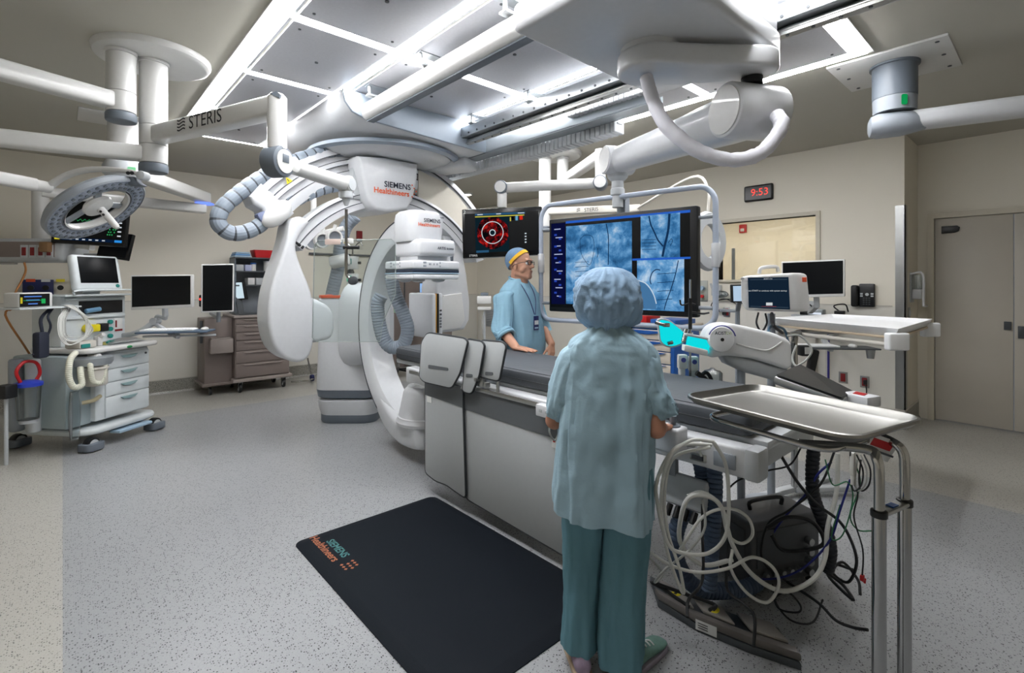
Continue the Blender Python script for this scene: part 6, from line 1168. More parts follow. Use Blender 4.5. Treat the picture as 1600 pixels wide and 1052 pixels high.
labs = ['white patient cable bundle looped at the left of machine, outer loop', 'white patient cable looped beside it, middle loop', 'grey patient cable looped beside it, innermost short loop']
for k in range(3):
    m = MB(); o = .02*k
    for j in range(3): q = o+.012*j; m.tube([al(-.10, .2, 1.30), al(-.12+q, .10, 1.30), al(-.02+q, .05, 1.20-.04*k), al(-.03+q, .04, 1.02+.02*j), al(-.16+q, .05, .97+.03*k), al(-.22+q, .07, 1.06), al(-.20+q, .1, 1.2), al(-.13+q, .14, 1.26+.01*j), al(-.1, .2, 1.30)], .0042, 7)
    solo(m, 'cable', (CABLEW, CABLEW, CABLE)[k], labs[k], 'cable')
m = MB(); m.tube([al(-.14, .25, 1.29), al(-.26, .2, 1.2), al(-.25, .2, 1.05), al(-.30, .22, .9)], .013, 9); m.tube([al(-.12, .25, 1.29), al(-.22, .18, 1.22), al(-.20, .18, 1.12), al(-.26, .2, .95)], .009, 9); m.box(al(-.26, .2, .98), (.09, .08, .22), .02, rot=AR); solo(m, 'cuff_bundle', mat('cuff_navy', '#262b3a', .7), 'dark blood pressure cuff bundle hanging at the left of machine', 'cuff')
m = MB(); rr = []
for i in range(12):
    a = i/11; rr.append([al(.20+.40*a, .10+.08*math.cos(2*PI*k/12)+.02*noise.noise(V((i*.5, k, 3))), .922+.045*(1-abs(2*a-1)**3)*(.5+.5*math.sin(2*PI*k/12))+.012*abs(noise.noise(V((i*.6, k*.7, 5))))) for k in range(12)])
m.loft(rr); solo(m, 'tube_pack', SMOKE, 'clear plastic packs lying on the machine worktop', 'pack')
for k, (x, y, mt_, lab) in enumerate(((.42, .10, BLUE, 'blue folded circuit inside packs on the machine worktop'), (.30, .08, TEAL, 'green folded circuit inside packs on the machine worktop'))):
    m = MB(); m.tube([al(x-.08, y, .945), al(x, y+.04, .955), al(x+.09, y, .95), al(x+.02, y-.03, .95), al(x-.05, y, .95)], .009, 8); solo(m, 'breathing_circuit', mt_, lab, 'tube')
t = part_thing('label_printer', 'grey box with teal front standing left on machine worktop', 'box', al(.0, .12, .92)); m = MB(); m.box(al(.01, .12, .955), (.16, .16, .07), .015, rot=AR); build(m, 'body', CREAM, t); m = MB(); m.box(al(-.02, .035, .945), (.08, .012, .035), .004, rot=AR); build(m, 'front', TEAL, t)
m = MB(); m.box(al(.17, .12, .965), (.05, .06, .09), .012, rot=AR); m.cyl(al(.17, .12, 1.0), al(.17, .06, 1.03), .018, n=12); solo(m, 'mask_holder', WHITE2, 'small white clip holder standing on the machine worktop', 'holder')

# ================================================================ WORKSTATION SCREENS ON THE JOINTED ARM
def ws_screen(lab, px4, d, name='computer_monitor', cat='monitor', bez=(.014, .014, .03, .014), case=WHITE2, scr=SCRK, group=None, th=.04):
    if not hasattr(d, '__len__'): d = [d]*4
    t, at, s, u, v, nr = screen_thing(name, lab, cat, [ond(px4[i][0], px4[i][1], d[i]) for i in range(4)], 0, bez, case, scr, group, th); return t, at, s, u, v, nr
t, at, s, u, v, nr = ws_screen('white-framed dark wide monitor over the keyboard tray, left of the taupe cart', [(204, 430), (300, 429), (300, 480), (204, 485)], 4.9)
b0 = at(.45, -.02, -.05); m = MB(); m.sweep([at(.45, .3, -.045), at(.45, .3, -.09), at(.45, -.25, -.10)], rrect(.06, .03, .008, 2), up=tuple(u)); build(m, 'mount', LGREY, t)
wa = thing('support_arm', 'grey jointed arm from the machine holding monitor and keyboard tray', 'arm', al(.64, .5, .9)); e0, e1 = al(.60, .55, .95), ond(243, 502, 5.0); bq = at(.45, -.25, -.10)
m = MB(); m.sweep(catmull([e0, e0+V((.10, .02, .0)), ond(215, 520, 5.0), e1], 5), rrect(.06, .05, .015, 3)); m.cyl(e1-vd*.04, e1+vd*.04, .035, n=18); m.tube([e1, e1+Z_*.05+vu*.02, bq-Z_*.02, bq+Z_*.02], .018, 8); build(m, 'link', LGREY, wa)
kt = thing('keyboard_tray', 'dark-edged keyboard tray on the jointed arm with white keyboard', 'tray', ond(275, 520, 4.85)); tz = 1.045
k4 = [onz(x, y, tz) for x, y in ((221, 519), (300, 521), (337, 514), (330, 510), (262, 511), (228, 514))]
kc = ond(276, 515, 4.75); KR = Matrix.Rotation(math.radians(-28), 3, 'Z'); m = MB(); m.box(V((kc.x, kc.y, tz)), (.60, .24, .018), .006, rot=KR); build(m, 'board', mat('slate_blue_tray', '#4a5a6c', .5), kt); m = MB(); m.tube([e1-Z_*.03, V((kc.x, kc.y, tz-.05)), V((kc.x, kc.y, tz-.01))], .02, 8); m.box(V((kc.x+.03, kc.y+.02, tz-.045)), (.62, .03, .02), .004, rot=KR); build(m, 'bracket', LGREY, kt)
def keyboard(c, Rm, w_, lab, rows=5, cols=16):
    t = thing('keyboard', lab, 'keyboard', c); m = MB(); m.box(c+Z_*.008, (w_, .15, .016), .005, rot=Rm); build(m, 'body', BRIGHT, t); m = MB()
    for i in range(cols):
        for j in range(rows): m.box(c+Rm @ V((-w_/2+.02+(w_-.04)*(i+.5)/cols, -.058+.029*j, .0175)), ((w_-.04)/cols*.82, .022, .006), .0015, 1, Rm)
    o = build(m, 'keys', BRIGHT, t); o['kind'] = 'stuff'; return t
keyboard(V((kc.x, kc.y, tz+.009))-KR @ V((.06, 0, 0)), KR, .44, 'white keyboard on the dark-edged tray at the jointed arm')
def mouse(c, lab):
    t = thing('computer_mouse', lab, 'mouse', c); m = MB(); m.sph(c+Z_*.008, (.032, .052, .022), 18, 10, KR); build(m, 'shell', WHITE2, t); m = MB(); m.box(c+Z_*.029+KR @ V((0, .025, -.002)), (.006, .016, .004), .002, rot=KR); build(m, 'scroll_wheel', GREY, t)
mouse(V((kc.x, kc.y, tz+.010))+KR @ V((.24, 0, 0)), 'white mouse at the right end of the dark-edged keyboard tray')
t, at, s, u, v, nr = ws_screen('white-framed dark portrait monitor standing in front of the taupe cart', [(314.5, 413), (366, 412), (365, 487), (314, 489)], [5.6, 5.75, 5.75, 5.6], bez=(.014, .014, .016, .014)); m = MB(); m.sweep([at(.5, .45, -.03), at(.5, .45, -.165)], rrect(.09, .09, .01, 2)); build(m, 'mount', LGREY, t)
pm = thing('monitor_pole', 'grey pole with boxes carrying the portrait monitor before the taupe cart', 'pole', (1.2, 6.9, 0)); pq = at(.5, .45, -.16); pq = V((pq.x, pq.y, 0))
m = MB(); m.cyl(pq+Z_*1.05, pq+Z_*1.62, .022, n=14); m.sweep([pq+Z_*1.1, V((1.50, 7.75, 1.10))], rrect(.05, .05, .01, 2)); build(m, 'pole', GREY, pm); m = MB(); m.box(pq+Z_*1.30-vu*.11-vd*.02, (.16, .10, .14), .012, rot=(0, 0, -42)); build(m, 'charger_box', BLACK, pm)
m = MB(); m.sph(pq+Z_*1.32-vu*.16-vd*.085, .014, 10, 8); build(m, 'status_light', emis('red_light', '#ff3a30', 2.0), pm); m = MB(); m.box(pq+Z_*1.52-vu*.14, (.10, .06, .16), .008, rot=(0, 0, -42)); m.box(pq+Z_*1.42-vu*.12, (.06, .05, .05), .006, rot=(0, 0, -42)); build(m, 'adapter', LGREY, pm)

# ================================================================ TAUPE CART AND ITS LOAD
def drawer_cart(lab, x0, x1, y0, y1, z0, z1, splits, side='y', group=None):
    t = thing('drawer_cart', lab, 'cart', ((x0+x1)/2, (y0+y1)/2, 0), 0, group); m = MB(); m.span((x0, y0+.02, z0), (x1, y1, z1), .012); build(m, 'body', BROWN, t); m = MB(); m.span((x0-.03, y0-.03, z0-.045), (x1+.03, y1+.01, z0), .012); build(m, 'bumper', LBROWN, t); m = MB(); m.span((x0-.025, y0-.025, z1), (x1+.02, y1+.01, z1+.035), .012); build(m, 'top', LBROWN, t)
    zz = z0+.01
    for h in splits:
        m = MB(); m.span((x0+.012, y0, zz+.004), (x1-.012, y0+.022, zz+h-.004), .005); d_ = build(m, 'drawer', BROWN, t); m = MB(); m.pw([V((x0+.10, y0+.002, zz+h-.02)), V((x1-.10, y0+.002, zz+h-.02)), V((x1-.14, y0+.002, zz+h-.035)), V((x0+.14, y0+.002, zz+h-.035))], (0, -.022, .0), .004); build(m, 'pull', LBROWN, d_); zz += h
    for x in (x0+.07, x1-.07):
        for y in (y0+.06, y1-.07):
            m = MB(); m.cyl((x-.016, y, .065), (x+.016, y, .065), .063, n=22, b=.006); w_ = build(m, 'wheel', BLACK, t); m = MB(); m.cyl((x-.02, y, .065), (x+.02, y, .065), .036, n=18); build(m, 'hub', LGREY, w_); m = MB(); m.pw([V((x-.026, y-.02, .065)), V((x-.026, y+.02, .065)), V((x-.026, y+.045, z0-.045)), V((x-.026, y-.045, z0-.045))], (.005, 0, 0)); m.pw([V((x+.021, y-.02, .065)), V((x+.021, y+.02, .065)), V((x+.021, y+.045, z0-.045)), V((x+.021, y-.045, z0-.045))], (.005, 0, 0)); m.span((x-.03, y-.05, z0-.055), (x+.03, y+.05, z0-.045)); build(m, 'fork', CHROME, t)
    return t
dc_ = drawer_cart('taupe metal drawer cart on casters left of the pear-shaped housing', 1.73, 2.44, 7.50, 8.08, .20, 1.03, (.20, .17, .14, .11, .11, .09))
m = MB(); m.span((1.39, 7.62, .155), (1.725, 8.08, 1.03), .015); m.span((1.36, 7.58, .13), (1.73, 8.1, .165), .01); build(m, 'side_cabinet', BROWN, dc_); m = MB(); m.span((1.44, 7.50, .57), (1.71, 7.62, .76), .008); m.span((1.455, 7.515, .75), (1.695, 7.605, .775)); build(m, 'waste_box', LBROWN, dc_); m = MB(); m.span((1.36, 7.70, .70), (1.388, 7.76, 1.0), .006); build(m, 'side_handle', DGREY, dc_)
m = MB(); m.cyl((1.45, 7.66, .055), (1.48, 7.66, .055), .052, n=18); build(m, 'wheel', BLACK, dc_)
sr = thing('shelf_rack', 'grey rack of shelves standing on the taupe cart, full of boxes', 'shelf', (2.2, 7.95, 1.065))
for z in (1.46, 1.66): build(MB().span((1.80, 7.82, z), (2.50, 8.12, z+.02), .003), 'shelf', DGREY, sr)
build(MB().span((1.80, 7.80, 1.855), (2.50, 8.12, 1.875), .003), 'shelf', DGREY, sr); build(MB().span((1.8, 8.11, 1.065), (2.5, 8.125, 1.87)), 'back_panel', GREY, sr)
for x in (1.80, 2.485): build(MB().span((x, 7.82, 1.065), (x+.015, 8.12, 1.86)), 'upright', SLATE, sr)
def boxt(name, a, b, mt_, lab, cat, top=None, group=None):
    t = thing(name, lab, cat, ((a[0]+b[0])/2, (a[1]+b[1])/2, a[2]), 0, group); m = MB(); m.span(a, b, .006); build(m, 'body', mt_, t)
    if top: m = MB(); m.span((a[0]-.003, a[1]-.003, b[2]-.001), (b[0]+.003, b[1]+.003, b[2]+.022), .005); build(m, 'lid', top, t)
    return t
m = MB(); rr = [[V((2.02+x*s_, 7.90+y*s_, z)) for x, y in rrect(.34 if 0 else .38, .22, .02, 3)] for z, s_ in ((1.876, .92), (1.98, 1.06), (1.985, 1.06), (1.985, 1.02), (1.89, .9))]
for r in rr:
    for p in r: p.x += .22
m.loft(rr); solo(m, 'storage_bin', RED, 'red plastic bin on top of the cart shelves', 'bin')
for k in range(3): boxt('cloth_pack', (1.80+.01*k, 7.84, 1.876+.025*k), (2.02-.01*k, 8.08, 1.899+.025*k), (LBLUE, mat('sky_pack', '#6f9bc9', .7), LBLUE)[k], ('pale blue flat pack lowest beside the red bin', 'bright blue flat pack in the middle beside the red bin', 'pale blue flat pack topmost beside the red bin')[k], 'pack', None, 'flat packs beside the red bin')
jar = lambda x, y, z, r, h, lab, mt_, lid: (lambda t: (build(MB().lathe([(.01, z), (r, z), (r, z+h), (.01, z+h)], (x, y, 0), n=24), 'body', mt_, t), build(MB().lathe([(.01, z+h), (r+.004, z+h), (r+.004, z+h+.02), (.01, z+h+.022)], (x, y, 0), n=24), 'lid', lid, t)))(thing('supply_tub', lab, 'tub', (x, y, z)))
jar(2.22, 7.90, 1.066, .075, .18, 'white tub with green lid on the taupe cart', WHITE2, GREEN); jar(2.28, 7.92, 1.68, .075, .13, 'white tub with pale lid on the upper cart shelf', WHITE2, LGREY); jar(2.06, 7.90, 1.68, .035, .10, 'small bottle with blue lid on the upper cart shelf', WHITE2, BLUE)
for k in range(4): boxt('carton', (1.98+.11*k, 7.86, 1.481), (2.07+.11*k, 8.05, 1.58), (WHITE2, LGREY, WHITE, CREAM)[k], ('white carton on the middle cart shelf, first beside the lit tablet', 'grey carton on the middle cart shelf, second from the lit tablet', 'white carton on the middle cart shelf, third from the lit tablet', 'cream carton on the middle cart shelf, furthest from the lit tablet')[k], 'box', None, 'cartons on the cart shelves')
for k in range(2): boxt('carton', (1.83+.12*k, 7.88, 1.681), (1.93+.115*k, 8.05, 1.77-.0*k), (LGREY, mat('lilac_card', '#aab0cf', .6))[k], ('grey carton on the upper cart shelf at its left end', 'lilac carton on the upper cart shelf beside the blue-lidded bottle')[k], 'box', None, 'cartons on the cart shelves')
t, at, s, u, v, nr = ws_screen('small lit tablet screen standing on the taupe cart behind the portrait monitor', [(352, 441), (381, 440), (386, 468), (352, 470)], 7.05, 'tablet_screen', bez=(.012, .03, .02, .012), case=BLACK, scr=emis('lit_white', '#cfe4ee', .95)); m = MB(); m.sweep([at(.5, .3, -.05), V((1.86, 7.72, 1.07))], rrect(.08, .03, .006, 2)); m.span((1.76, 7.62, 1.066), (1.96, 7.82, 1.08), .004); build(m, 'stand', DGREY, t)
m = MB(); m.span((1.80, 7.52, 1.066), (2.15, 7.74, 1.085), .006); m.span((1.82, 7.54, 1.085), (2.13, 7.6, 1.092)); solo(m, 'laptop_base', DGREY, 'dark flat device lying on the cart front edge', 'device')
st2 = thing('chrome_stand', 'chrome looped floor stand with caster right of taupe cart', 'stand', (2.62, 7.85, 0)); m = MB(); m.tube([V((2.5, 7.62, .05)), V((2.62, 7.55, .05)), V((2.80, 7.60, .05)), V((2.84, 7.75, .08)), V((2.80, 7.8, .35))], .012, 10); build(m, 'tube', CHROME, st2); m = MB(); m.cyl((2.82, 7.72, .05), (2.86, 7.72, .05), .05, n=16); build(m, 'wheel', DBLUE, st2)

# ================================================================ BEHIND THE C-ARM
hb_ = thing('hose_bracket', 'white bracket of three round hose rings on a ceiling pole behind the C-arm', 'bracket', (2.95, 6.6, 1.9)); H0 = ond(478, 345, 6.4)
m = MB(); q0, q1 = ond(490, 367, 6.4), ond(537, 357, 6.4); m.sweep([q0, q1], rrect(.05, .06, .015, 3)); m.cyl(V((q0.x, q0.y, q0.z)), V((q0.x, q0.y, 3.05)), .035, n=16); build(m, 'bar', WHITE2, hb_)
for k, (x, y) in enumerate(((487, 379), (503, 376), (522, 371))):
    c = ond(x, y, 6.3); n3 = (vd*.8-vu*.6).normalized(); m = MB(); m.lathe([(.075, -.05), (.095, -.05), (.095, .05), (.075, .05), (.07, 0), (.075, -.05)], c, n3, 26, cap=False); m.sweep([c+Z_*.09, c+Z_*.16+vu*.02], rrect(.04, .04, .01, 2)); r_ = build(m, 'ring', WHITE2, hb_); build(MB().cyl(c+n3*.03, c-n3*.02, .074, n=24), 'rubber_core', GREY, r_)
m = MB(); m.box(ond(541, 368, 6.35), (.03, .03, .22), .005); build(m, 'end_post', WHITE2, hb_)
gc = thing('supply_hose', 'grey ribbed supply column hose rising behind the orange-rimmed stand', 'hose', (3.2, 7.0, 1.0)); m = MB(); m.corr([ond(x, y, 6.7) for x, y in ((556, 338), (540, 356), (532, 385), (528, 420), (520, 455), (514, 490))], .085, .04, 16, .03); build(m, 'hose', HOSE, gc); m = MB(); m.cyl(ond(517, 411, 6.55), ond(545, 405, 6.55), .085, n=20, b=.02); build(m, 'collar', WHITE2, gc)
iv = thing('infusion_pole', 'pole with two teal-screened infusion pumps behind the orange-rimmed stand', 'pole', (3.6, 7.3, 0)); ip = ond(551, 470, 7.3); ip = V((ip.x, ip.y, 0)); m = MB(); m.cyl(ip+Z_*.05, ip+Z_*2.05, .014, n=12); m.tube([ip+Z_*2.05-vu*.15, ip+Z_*2.1-vu*.1, ip+Z_*2.03, ip+Z_*2.1+vu*.1, ip+Z_*2.05+vu*.15], .007, 8); build(m, 'pole', CHROME, iv)
for z, mt_ in ((1.80, TEAL), (1.55, emis('pump_green', '#6fe0b4', .7))):
    m = MB(); m.box(ip+Z_*z-vd*.06+vu*.02, (.15, .10, .19), .012, rot=(0, 0, -42)); p_ = build(m, 'infusion_pump', WHITE2, iv); m = MB(); m.box(ip+Z_*(z+.02)-vd*.112-vu*.015, (.07, .006, .08), rot=(0, 0, -42)); build(m, 'screen', mt_, p_); m = MB(); m.cyl(ip+Z_*z+vu*.10-vd*.06, ip+Z_*z+vu*.14-vd*.06, .02, n=12); build(m, 'clamp_knob', BLACK, p_)
m = MB()
for k in range(5): a = 2*PI*k/5; m.sweep([ip+Z_*.08, ip+V((.28*math.cos(a), .28*math.sin(a), .055))], rrect(.03, .03, .006, 2)); m.cyl(ip+V((.28*math.cos(a), .28*math.sin(a)-.012, .03)), ip+V((.28*math.cos(a), .28*math.sin(a)+.012, .03)), .03, n=14)
build(m, 'base', DGREY, iv); m = MB()
for k in range(2): m.lathe([(.01, 1.22), (.05, 1.22), (.05, 1.38), (.02, 1.42), (.01, 1.42)], ip-vd*.05+vu*(.0+.12*k), n=14)
build(m, 'fluid_bag', mat('clear_bag', '#b9c8d4', .3), iv); m = MB(); m.cyl(ip+Z_*1.66-vu*.01-vd*.1, ip+Z_*1.66-vu*.01-vd*.03, .045, n=18); build(m, 'lamp_head', DGREY, iv)
d2_ = drawer_cart('taupe drawer cart far behind the C-arm ring against the wall corner', 4.55, 5.2, 7.35, 7.9, .20, .95, (.25, .25, .24))
t = thing('equipment_cabinet', 'tall dark taupe cabinet behind the flat detector of the ceiling C-arm', 'cabinet', (4.7, 7.98, 0)); build(MB().span((4.1, 7.92, .0), (5.0, 8.17, 1.62), .01), 'body', BROWN, t); build(MB().span((4.54, 7.905, .98), (4.56, 7.925, 1.6)), 'door_gap', DGREY, t); build(MB().span((4.9, 7.90, 1.1), (4.93, 7.92, 1.3), .004), 'handle', LBROWN, t)
t, at, s, u, v, nr = ws_screen('small pale blue lit screen on the far taupe cart behind detector', [(655, 442), (679, 441), (679, 459), (655, 459)], 8.75, 'computer_monitor', bez=(.012, .012, .02, .012), case=DGREY, scr=emis('lit_blue', '#9cc2f2', .9)); m = MB(); p = at(.5, 0, -.03); m.cyl(V((p.x, p.y, .985)), p+Z_*.04, .02, n=10); m.cyl(V((p.x, p.y, .985)), V((p.x, p.y, .995)), .09, n=16); build(m, 'foot', DGREY, t)
t = thing('rolling_stool', 'black stool base with casters seen through the C-arm ring', 'stool', (4.15, 7.1, 0)); c = ond(622, 580, 8.0); c = V((c.x, c.y, 0)); m = MB()
for k in range(5): a = 2*PI*k/5+.3; e = V((math.cos(a), math.sin(a), 0)); m.sweep([c+Z_*.12, c+e*.26+Z_*.085], rrect(.05, .035, .01, 2))
build(m, 'base', BLACK, t); m = MB(); m.cyl(c+Z_*.1, c+Z_*.42, .03, n=14); build(m, 'column', CHROME, t); m = MB(); m.cyl(c+Z_*.42, c+Z_*.50, .19, n=28, b=.02); build(m, 'seat', VINYL, t)
for k in range(5): a = 2*PI*k/5+.3; e = c+V((math.cos(a), math.sin(a), 0))*.26; f_ = V((-math.sin(a), math.cos(a), 0)); m = MB(); m.mat(0).cyl(e-f_*.022+Z_*.035, e+f_*.022+Z_*.035, .034, n=14); m.mat(1).cyl(e-f_*.024+Z_*.035, e+f_*.024+Z_*.035, .016, n=10); build(m, 'caster', [BLACK, CREAM], t)
m = MB(); rr = []; c = ond(606, 470, 5.85)
for i in range(7): rr.append([c+vu*(.10*math.cos(2*PI*k/12)*(1+.2*noise.noise(V((k, i, 2)))))+vd*.04*math.sin(2*PI*k/12)+Z_*(.10-.04*i) for k in range(12)])
m.loft(rr); solo(m, 'cloth_bundle', mat('mint_cloth', '#9fc4a8', .85, bump=.3, bscale=30), 'mint green cloth hanging at the far side of the floor C-arm', 'cloth')
t = thing('pole_device', 'white boxed device on a thin wire stand against corner wall behind man', 'medical device', (4.9, 7.2, 0)); c = ond(757, 470, 7.6); c = V((c.x, c.y, 0)); m = MB(); m.box(c+Z_*1.25, (.22, .2, .12), .02, rot=(0, 0, -42)); m.box(c+Z_*1.12, (.2, .18, .05), .01, rot=(0, 0, -42)); build(m, 'case', WHITE2, t); m = MB(); m.cyl(c+Z_*.03, c+Z_*1.1, .018, n=12); m.cyl(c, c+Z_*.04, .22, n=26, b=.01); build(m, 'stand', LGREY, t); m = MB(); m.box(c+Z_*1.335, (.12, .08, .05), .012, rot=(0, 0, -42)); build(m, 'handset', SLATE, t)
m = MB(); m.tube([c+Z_*1.1-vd*.1, c+Z_*.9-vd*.13-vu*.03, c+Z_*.6-vd*.1, c+Z_*.4-vd*.05], .007, 8); build(m, 'lead', CABLE, t)
t = thing('wall_vent', 'grey louvred vent grille low on the right wall near the corner', 'vent', (6.43, 7.7, .6)); m = MB(); m.span((6.415, 7.50, .62), (6.43, 7.9, .98), .003); build(m, 'frame', LGREY, t); m = MB()
for k in range(9): m.box((6.41, 7.7, .66+.035*k), (.012, .34, .006), rot=(0, 35, 0))
o = build(m, 'slats', GREY, t); o['kind'] = 'stuff'
# ================================================================ CONTRAST INJECTOR AND RIGHT-HAND GROUP
ij = thing('contrast_injector', 'white contrast injector head with round dial and cyan touch panel beyond table', 'medical device', (3.0, 1.2, .9)); D0 = 2.85
bp = [ond(x, y, D0) for x, y in rpoly([(1107, 524), (1118, 509), (1140, 505), (1170, 511), (1212, 521), (1238, 533), (1240, 572), (1232, 579), (1180, 562), (1136, 556), (1110, 561), (1106, 545)], 10)]
m = MB(); m.pw(bp, vd*.15, .035, 4); build(m, 'head', BRIGHT, ij); m = MB(); m.pw([ond(x, y, D0+.02) for x, y in ((1126, 552), (1180, 563), (1234, 578), (1226, 590), (1212, 596), (1165, 583), (1137, 570))], vd*.11, .025, 3); build(m, 'under_cover', LGREY, ij)
dC = ond(1125, 530, D0-.015); m = MB(); m.cyl(dC-vd*.03, dC+vd*.05, .073, n=40, b=.012); dl = build(m, 'dial', BRIGHT, ij); m = MB(); m.cyl(dC-vd*.031, dC-vd*.034, .010, n=14)
build(m, 'dial_centre', BLACK, dl); m = MB(); m.tube([dC-vd*.028+vu*.078*math.cos(a)+Z_*.078*math.sin(a) for a in [math.radians(x) for x in range(15, 170, 12)]], .0035, 6); build(m, 'dial_stripe', mat('violet_stripe', '#2d2f8a', .4), dl)
m = MB(); text_mb(m, 'ACIST', dC-vd*.0315-vu*.010+Z_*.036, vu, Z_, .024, bold=True, depth=.0008); build(m, 'lettering', NAVY, dl); m = MB(); text_mb(m, 'CVi', dC-vd*.0315+vu*.036+Z_*.036, vu, Z_, .022, depth=.0008); build(m, 'lettering', mat('lime_ink', '#9ab52c', .5), dl)
m = MB(); m.sweep(catmull([ond(x, y, D0-.002) for x, y in ((1150, 537), (1170, 543), (1195, 548), (1208, 544), (1222, 534))], 5), rrect(.012, .010, .004, 2)); build(m, 'side_groove', WHITE2, ij)
CY = emis('cyan_emissive', '#10dfe6', .95)  # bright cyan paint, not a lamp; mild emission added to its colour
m = MB(); m.cyl(ond(1108, 541, D0+.02), ond(1073, 533, D0+.06), .045, n=26); sy = build(m, 'syringe_chamber', CY, ij, label='bright cyan syringe chamber, emission added'); m = MB(); m.pw([ond(x, y, D0-.05) for x, y in ((1070, 539), (1107, 548), (1106, 557), (1069, 549))], vd*.05, .006); build(m, 'scale_strip', TAPE, sy); m = MB(); m.pw([ond(x, y, D0-.03) for x, y in ((1072, 521), (1108, 528), (1108, 532), (1072, 525))], vd*.06, .006); build(m, 'top_strip', LGREY, sy)
tp = rpoly([(1027, 500), (1032, 497), (1047, 500), (1071, 519), (1069, 538), (1053, 544), (1040, 543), (1031, 535)], 6); m = MB(); m.pw([ond(x, y, D0+.05) for x, y in tp], vd*.025, .006); pn_ = build(m, 'touch_panel', LGREY, ij); cxp, cyp = 1048, 521
m = MB(); m.pw([ond(cxp+(x-cxp)*.88, cyp+(y-cyp)*.88, D0+.046) for x, y in tp], vd*.004); build(m, 'panel_face', CY, pn_, label='bright cyan panel face, emission added')
m = MB(); m.cyl(ond(1024, 504, D0+.03), ond(1037, 508, D0+.03), .010, n=12); m.box(ond(1041, 508, D0+.035), (.04, .02, .024), .005, rot=(0, 0, -42)); m.cyl(ond(1043, 537, D0+.035), ond(1051, 535, D0+.035), .011, n=12); m.cyl(ond(1068, 534, D0), ond(1072, 515, D0+.03), .014, n=12); build(m, 'clamp', CHROME, ij)
pb_ = ond(1158, 575, D0+.06); m = MB(); m.cyl(V((pb_.x, pb_.y, .06)), pb_, .022, n=16); m.cyl(V((pb_.x, pb_.y, .03)), V((pb_.x, pb_.y, .07)), .05, n=16); build(m, 'post', GREY, ij); m = MB()
for k in range(4): a = PI/4+PI/2*k; e = V((pb_.x+.14*math.cos(a), pb_.y+.14*math.sin(a), .06)); m.sweep([V((pb_.x, pb_.y, .07)), e], rrect(.05, .03, .008, 2)); m.cyl(e+V((-.015, 0, -.025)), e+V((.015, 0, -.025)), .035, n=14)
build(m, 'base', LGREY, ij)
t = thing('touch_monitor', 'bulky white touch monitor with dark message screen above the injector', 'monitor', ond(1205, 492, 3.5)); D1 = 3.1
fp_ = [ond(x, y, D1) for x, y in rpoly([(1156, 431), (1240, 426), (1246, 488), (1162, 486), (1156, 470)], 7)]; m = MB(); m.pw(fp_, (vd*.55+vu*.85).normalized()*.17, .02, 3); build(m, 'case', BRIGHT, t)
def t4(x, y, d=D1-.006): return ond(x, y, d)
m = MB(); m.mat(0).quad(t4(1168.5, 434), t4(1232, 433), t4(1234.5, 484), t4(1170, 481)); m.mat(1); D2 = D1-.009
for y in (444, ): text_mb(m, 'Press START to continue with system startup', t4(1198, 454.5, D2), vu, Z_, .0135, depth=0)
text_mb(m, 'ACIST CVi', t4(1200, 436, D2), vu, Z_, .012, depth=0); m.quad(t4(1197, 473, D2), t4(1207, 473, D2), t4(1207, 477.5, D2), t4(1197, 477.5, D2)); m.mat(2).quad(t4(1190, 478.7, D2), t4(1213, 478.9, D2), t4(1213, 479.7, D2), t4(1190, 479.5, D2)); m.mat(3)
for a, b in (((1172, 437.5), (1230, 437)), ((1172, 479), (1232, 481))): p, q = t4(*a, D2), t4(*b, D2); m.quad(p, q, q+Z_*.002, p+Z_*.002)
build(m, 'screen', [emis('message_navy', '#17283a', .75), emis('message_white', '#dfe6ea', .8), emis('message_red', '#8d3038', .8), emis('message_grey', '#5a6e80', .7)], t, flat=True)
m = MB(); m.box(ond(1243, 437, D1)+(vd*.55+vu*.85).normalized()*.09+vu*.004-vd*.004, (.006, .03, .03), .002, rot=(0, 0, -8)); build(m, 'warning_sticker', ORANGE, t); m = MB(); m.tube([ond(1186, 428, D1+.1), ond(1190, 419, D1+.1), ond(1212, 417, D1+.12), ond(1216, 425, D1+.12)], .012, 10); build(m, 'handle', WHITE2, t); m = MB(); m.cyl(ond(1160, 436, D1-.002), ond(1160, 436, D1+.01), .011, n=16); build(m, 'power_button', LGREY, t)
pb2 = ond(1205, 490, D1+.1); m = MB(); m.cyl(V((pb2.x, pb2.y, .1)), pb2, .024, n=14); m.cyl(V((pb2.x, pb2.y, 0)), V((pb2.x, pb2.y, .1)), .16, n=24, b=.02); build(m, 'stand', GREY, t)
m = MB(); m.tube([ond(1185, 489, D1+.05), ond(1182, 505, D1), ond(1190, 518, D1), ond(1198, 505, D1+.05), ond(1196, 490, D1+.08)], .006); m.tube([ond(1206, 490, D1+.05), ond(1208, 508, D1-.1), ond(1222, 520, 3.2)], .01); solo(m, 'cable', CABLEK, 'dark leads looping below the bulky touch monitor', 'cable')
t, at, s, u, v, nr = ws_screen('small pale lit screen peeking left of the bulky touch monitor', [(1143, 445), (1166, 444.5), (1167, 473), (1144, 473)], 4.3, 'tablet_screen', bez=(.012, .012, .012, .012), case=BLACK, scr=emis('lit_pale', '#b9d2ea', .9)); m = MB(); m.sweep([at(.7, .3, -.045), at(.7, -.5, -.1), at(.9, -.6, -.5)], rrect(.04, .03, .006, 2)); p = at(.7, -.5, -.1); m.cyl(V((p.x, p.y, 0)), p, .02, n=10); m.cyl(V((p.x, p.y, 0)), V((p.x, p.y, .03)), .2, n=20); build(m, 'stand', GREY, t)
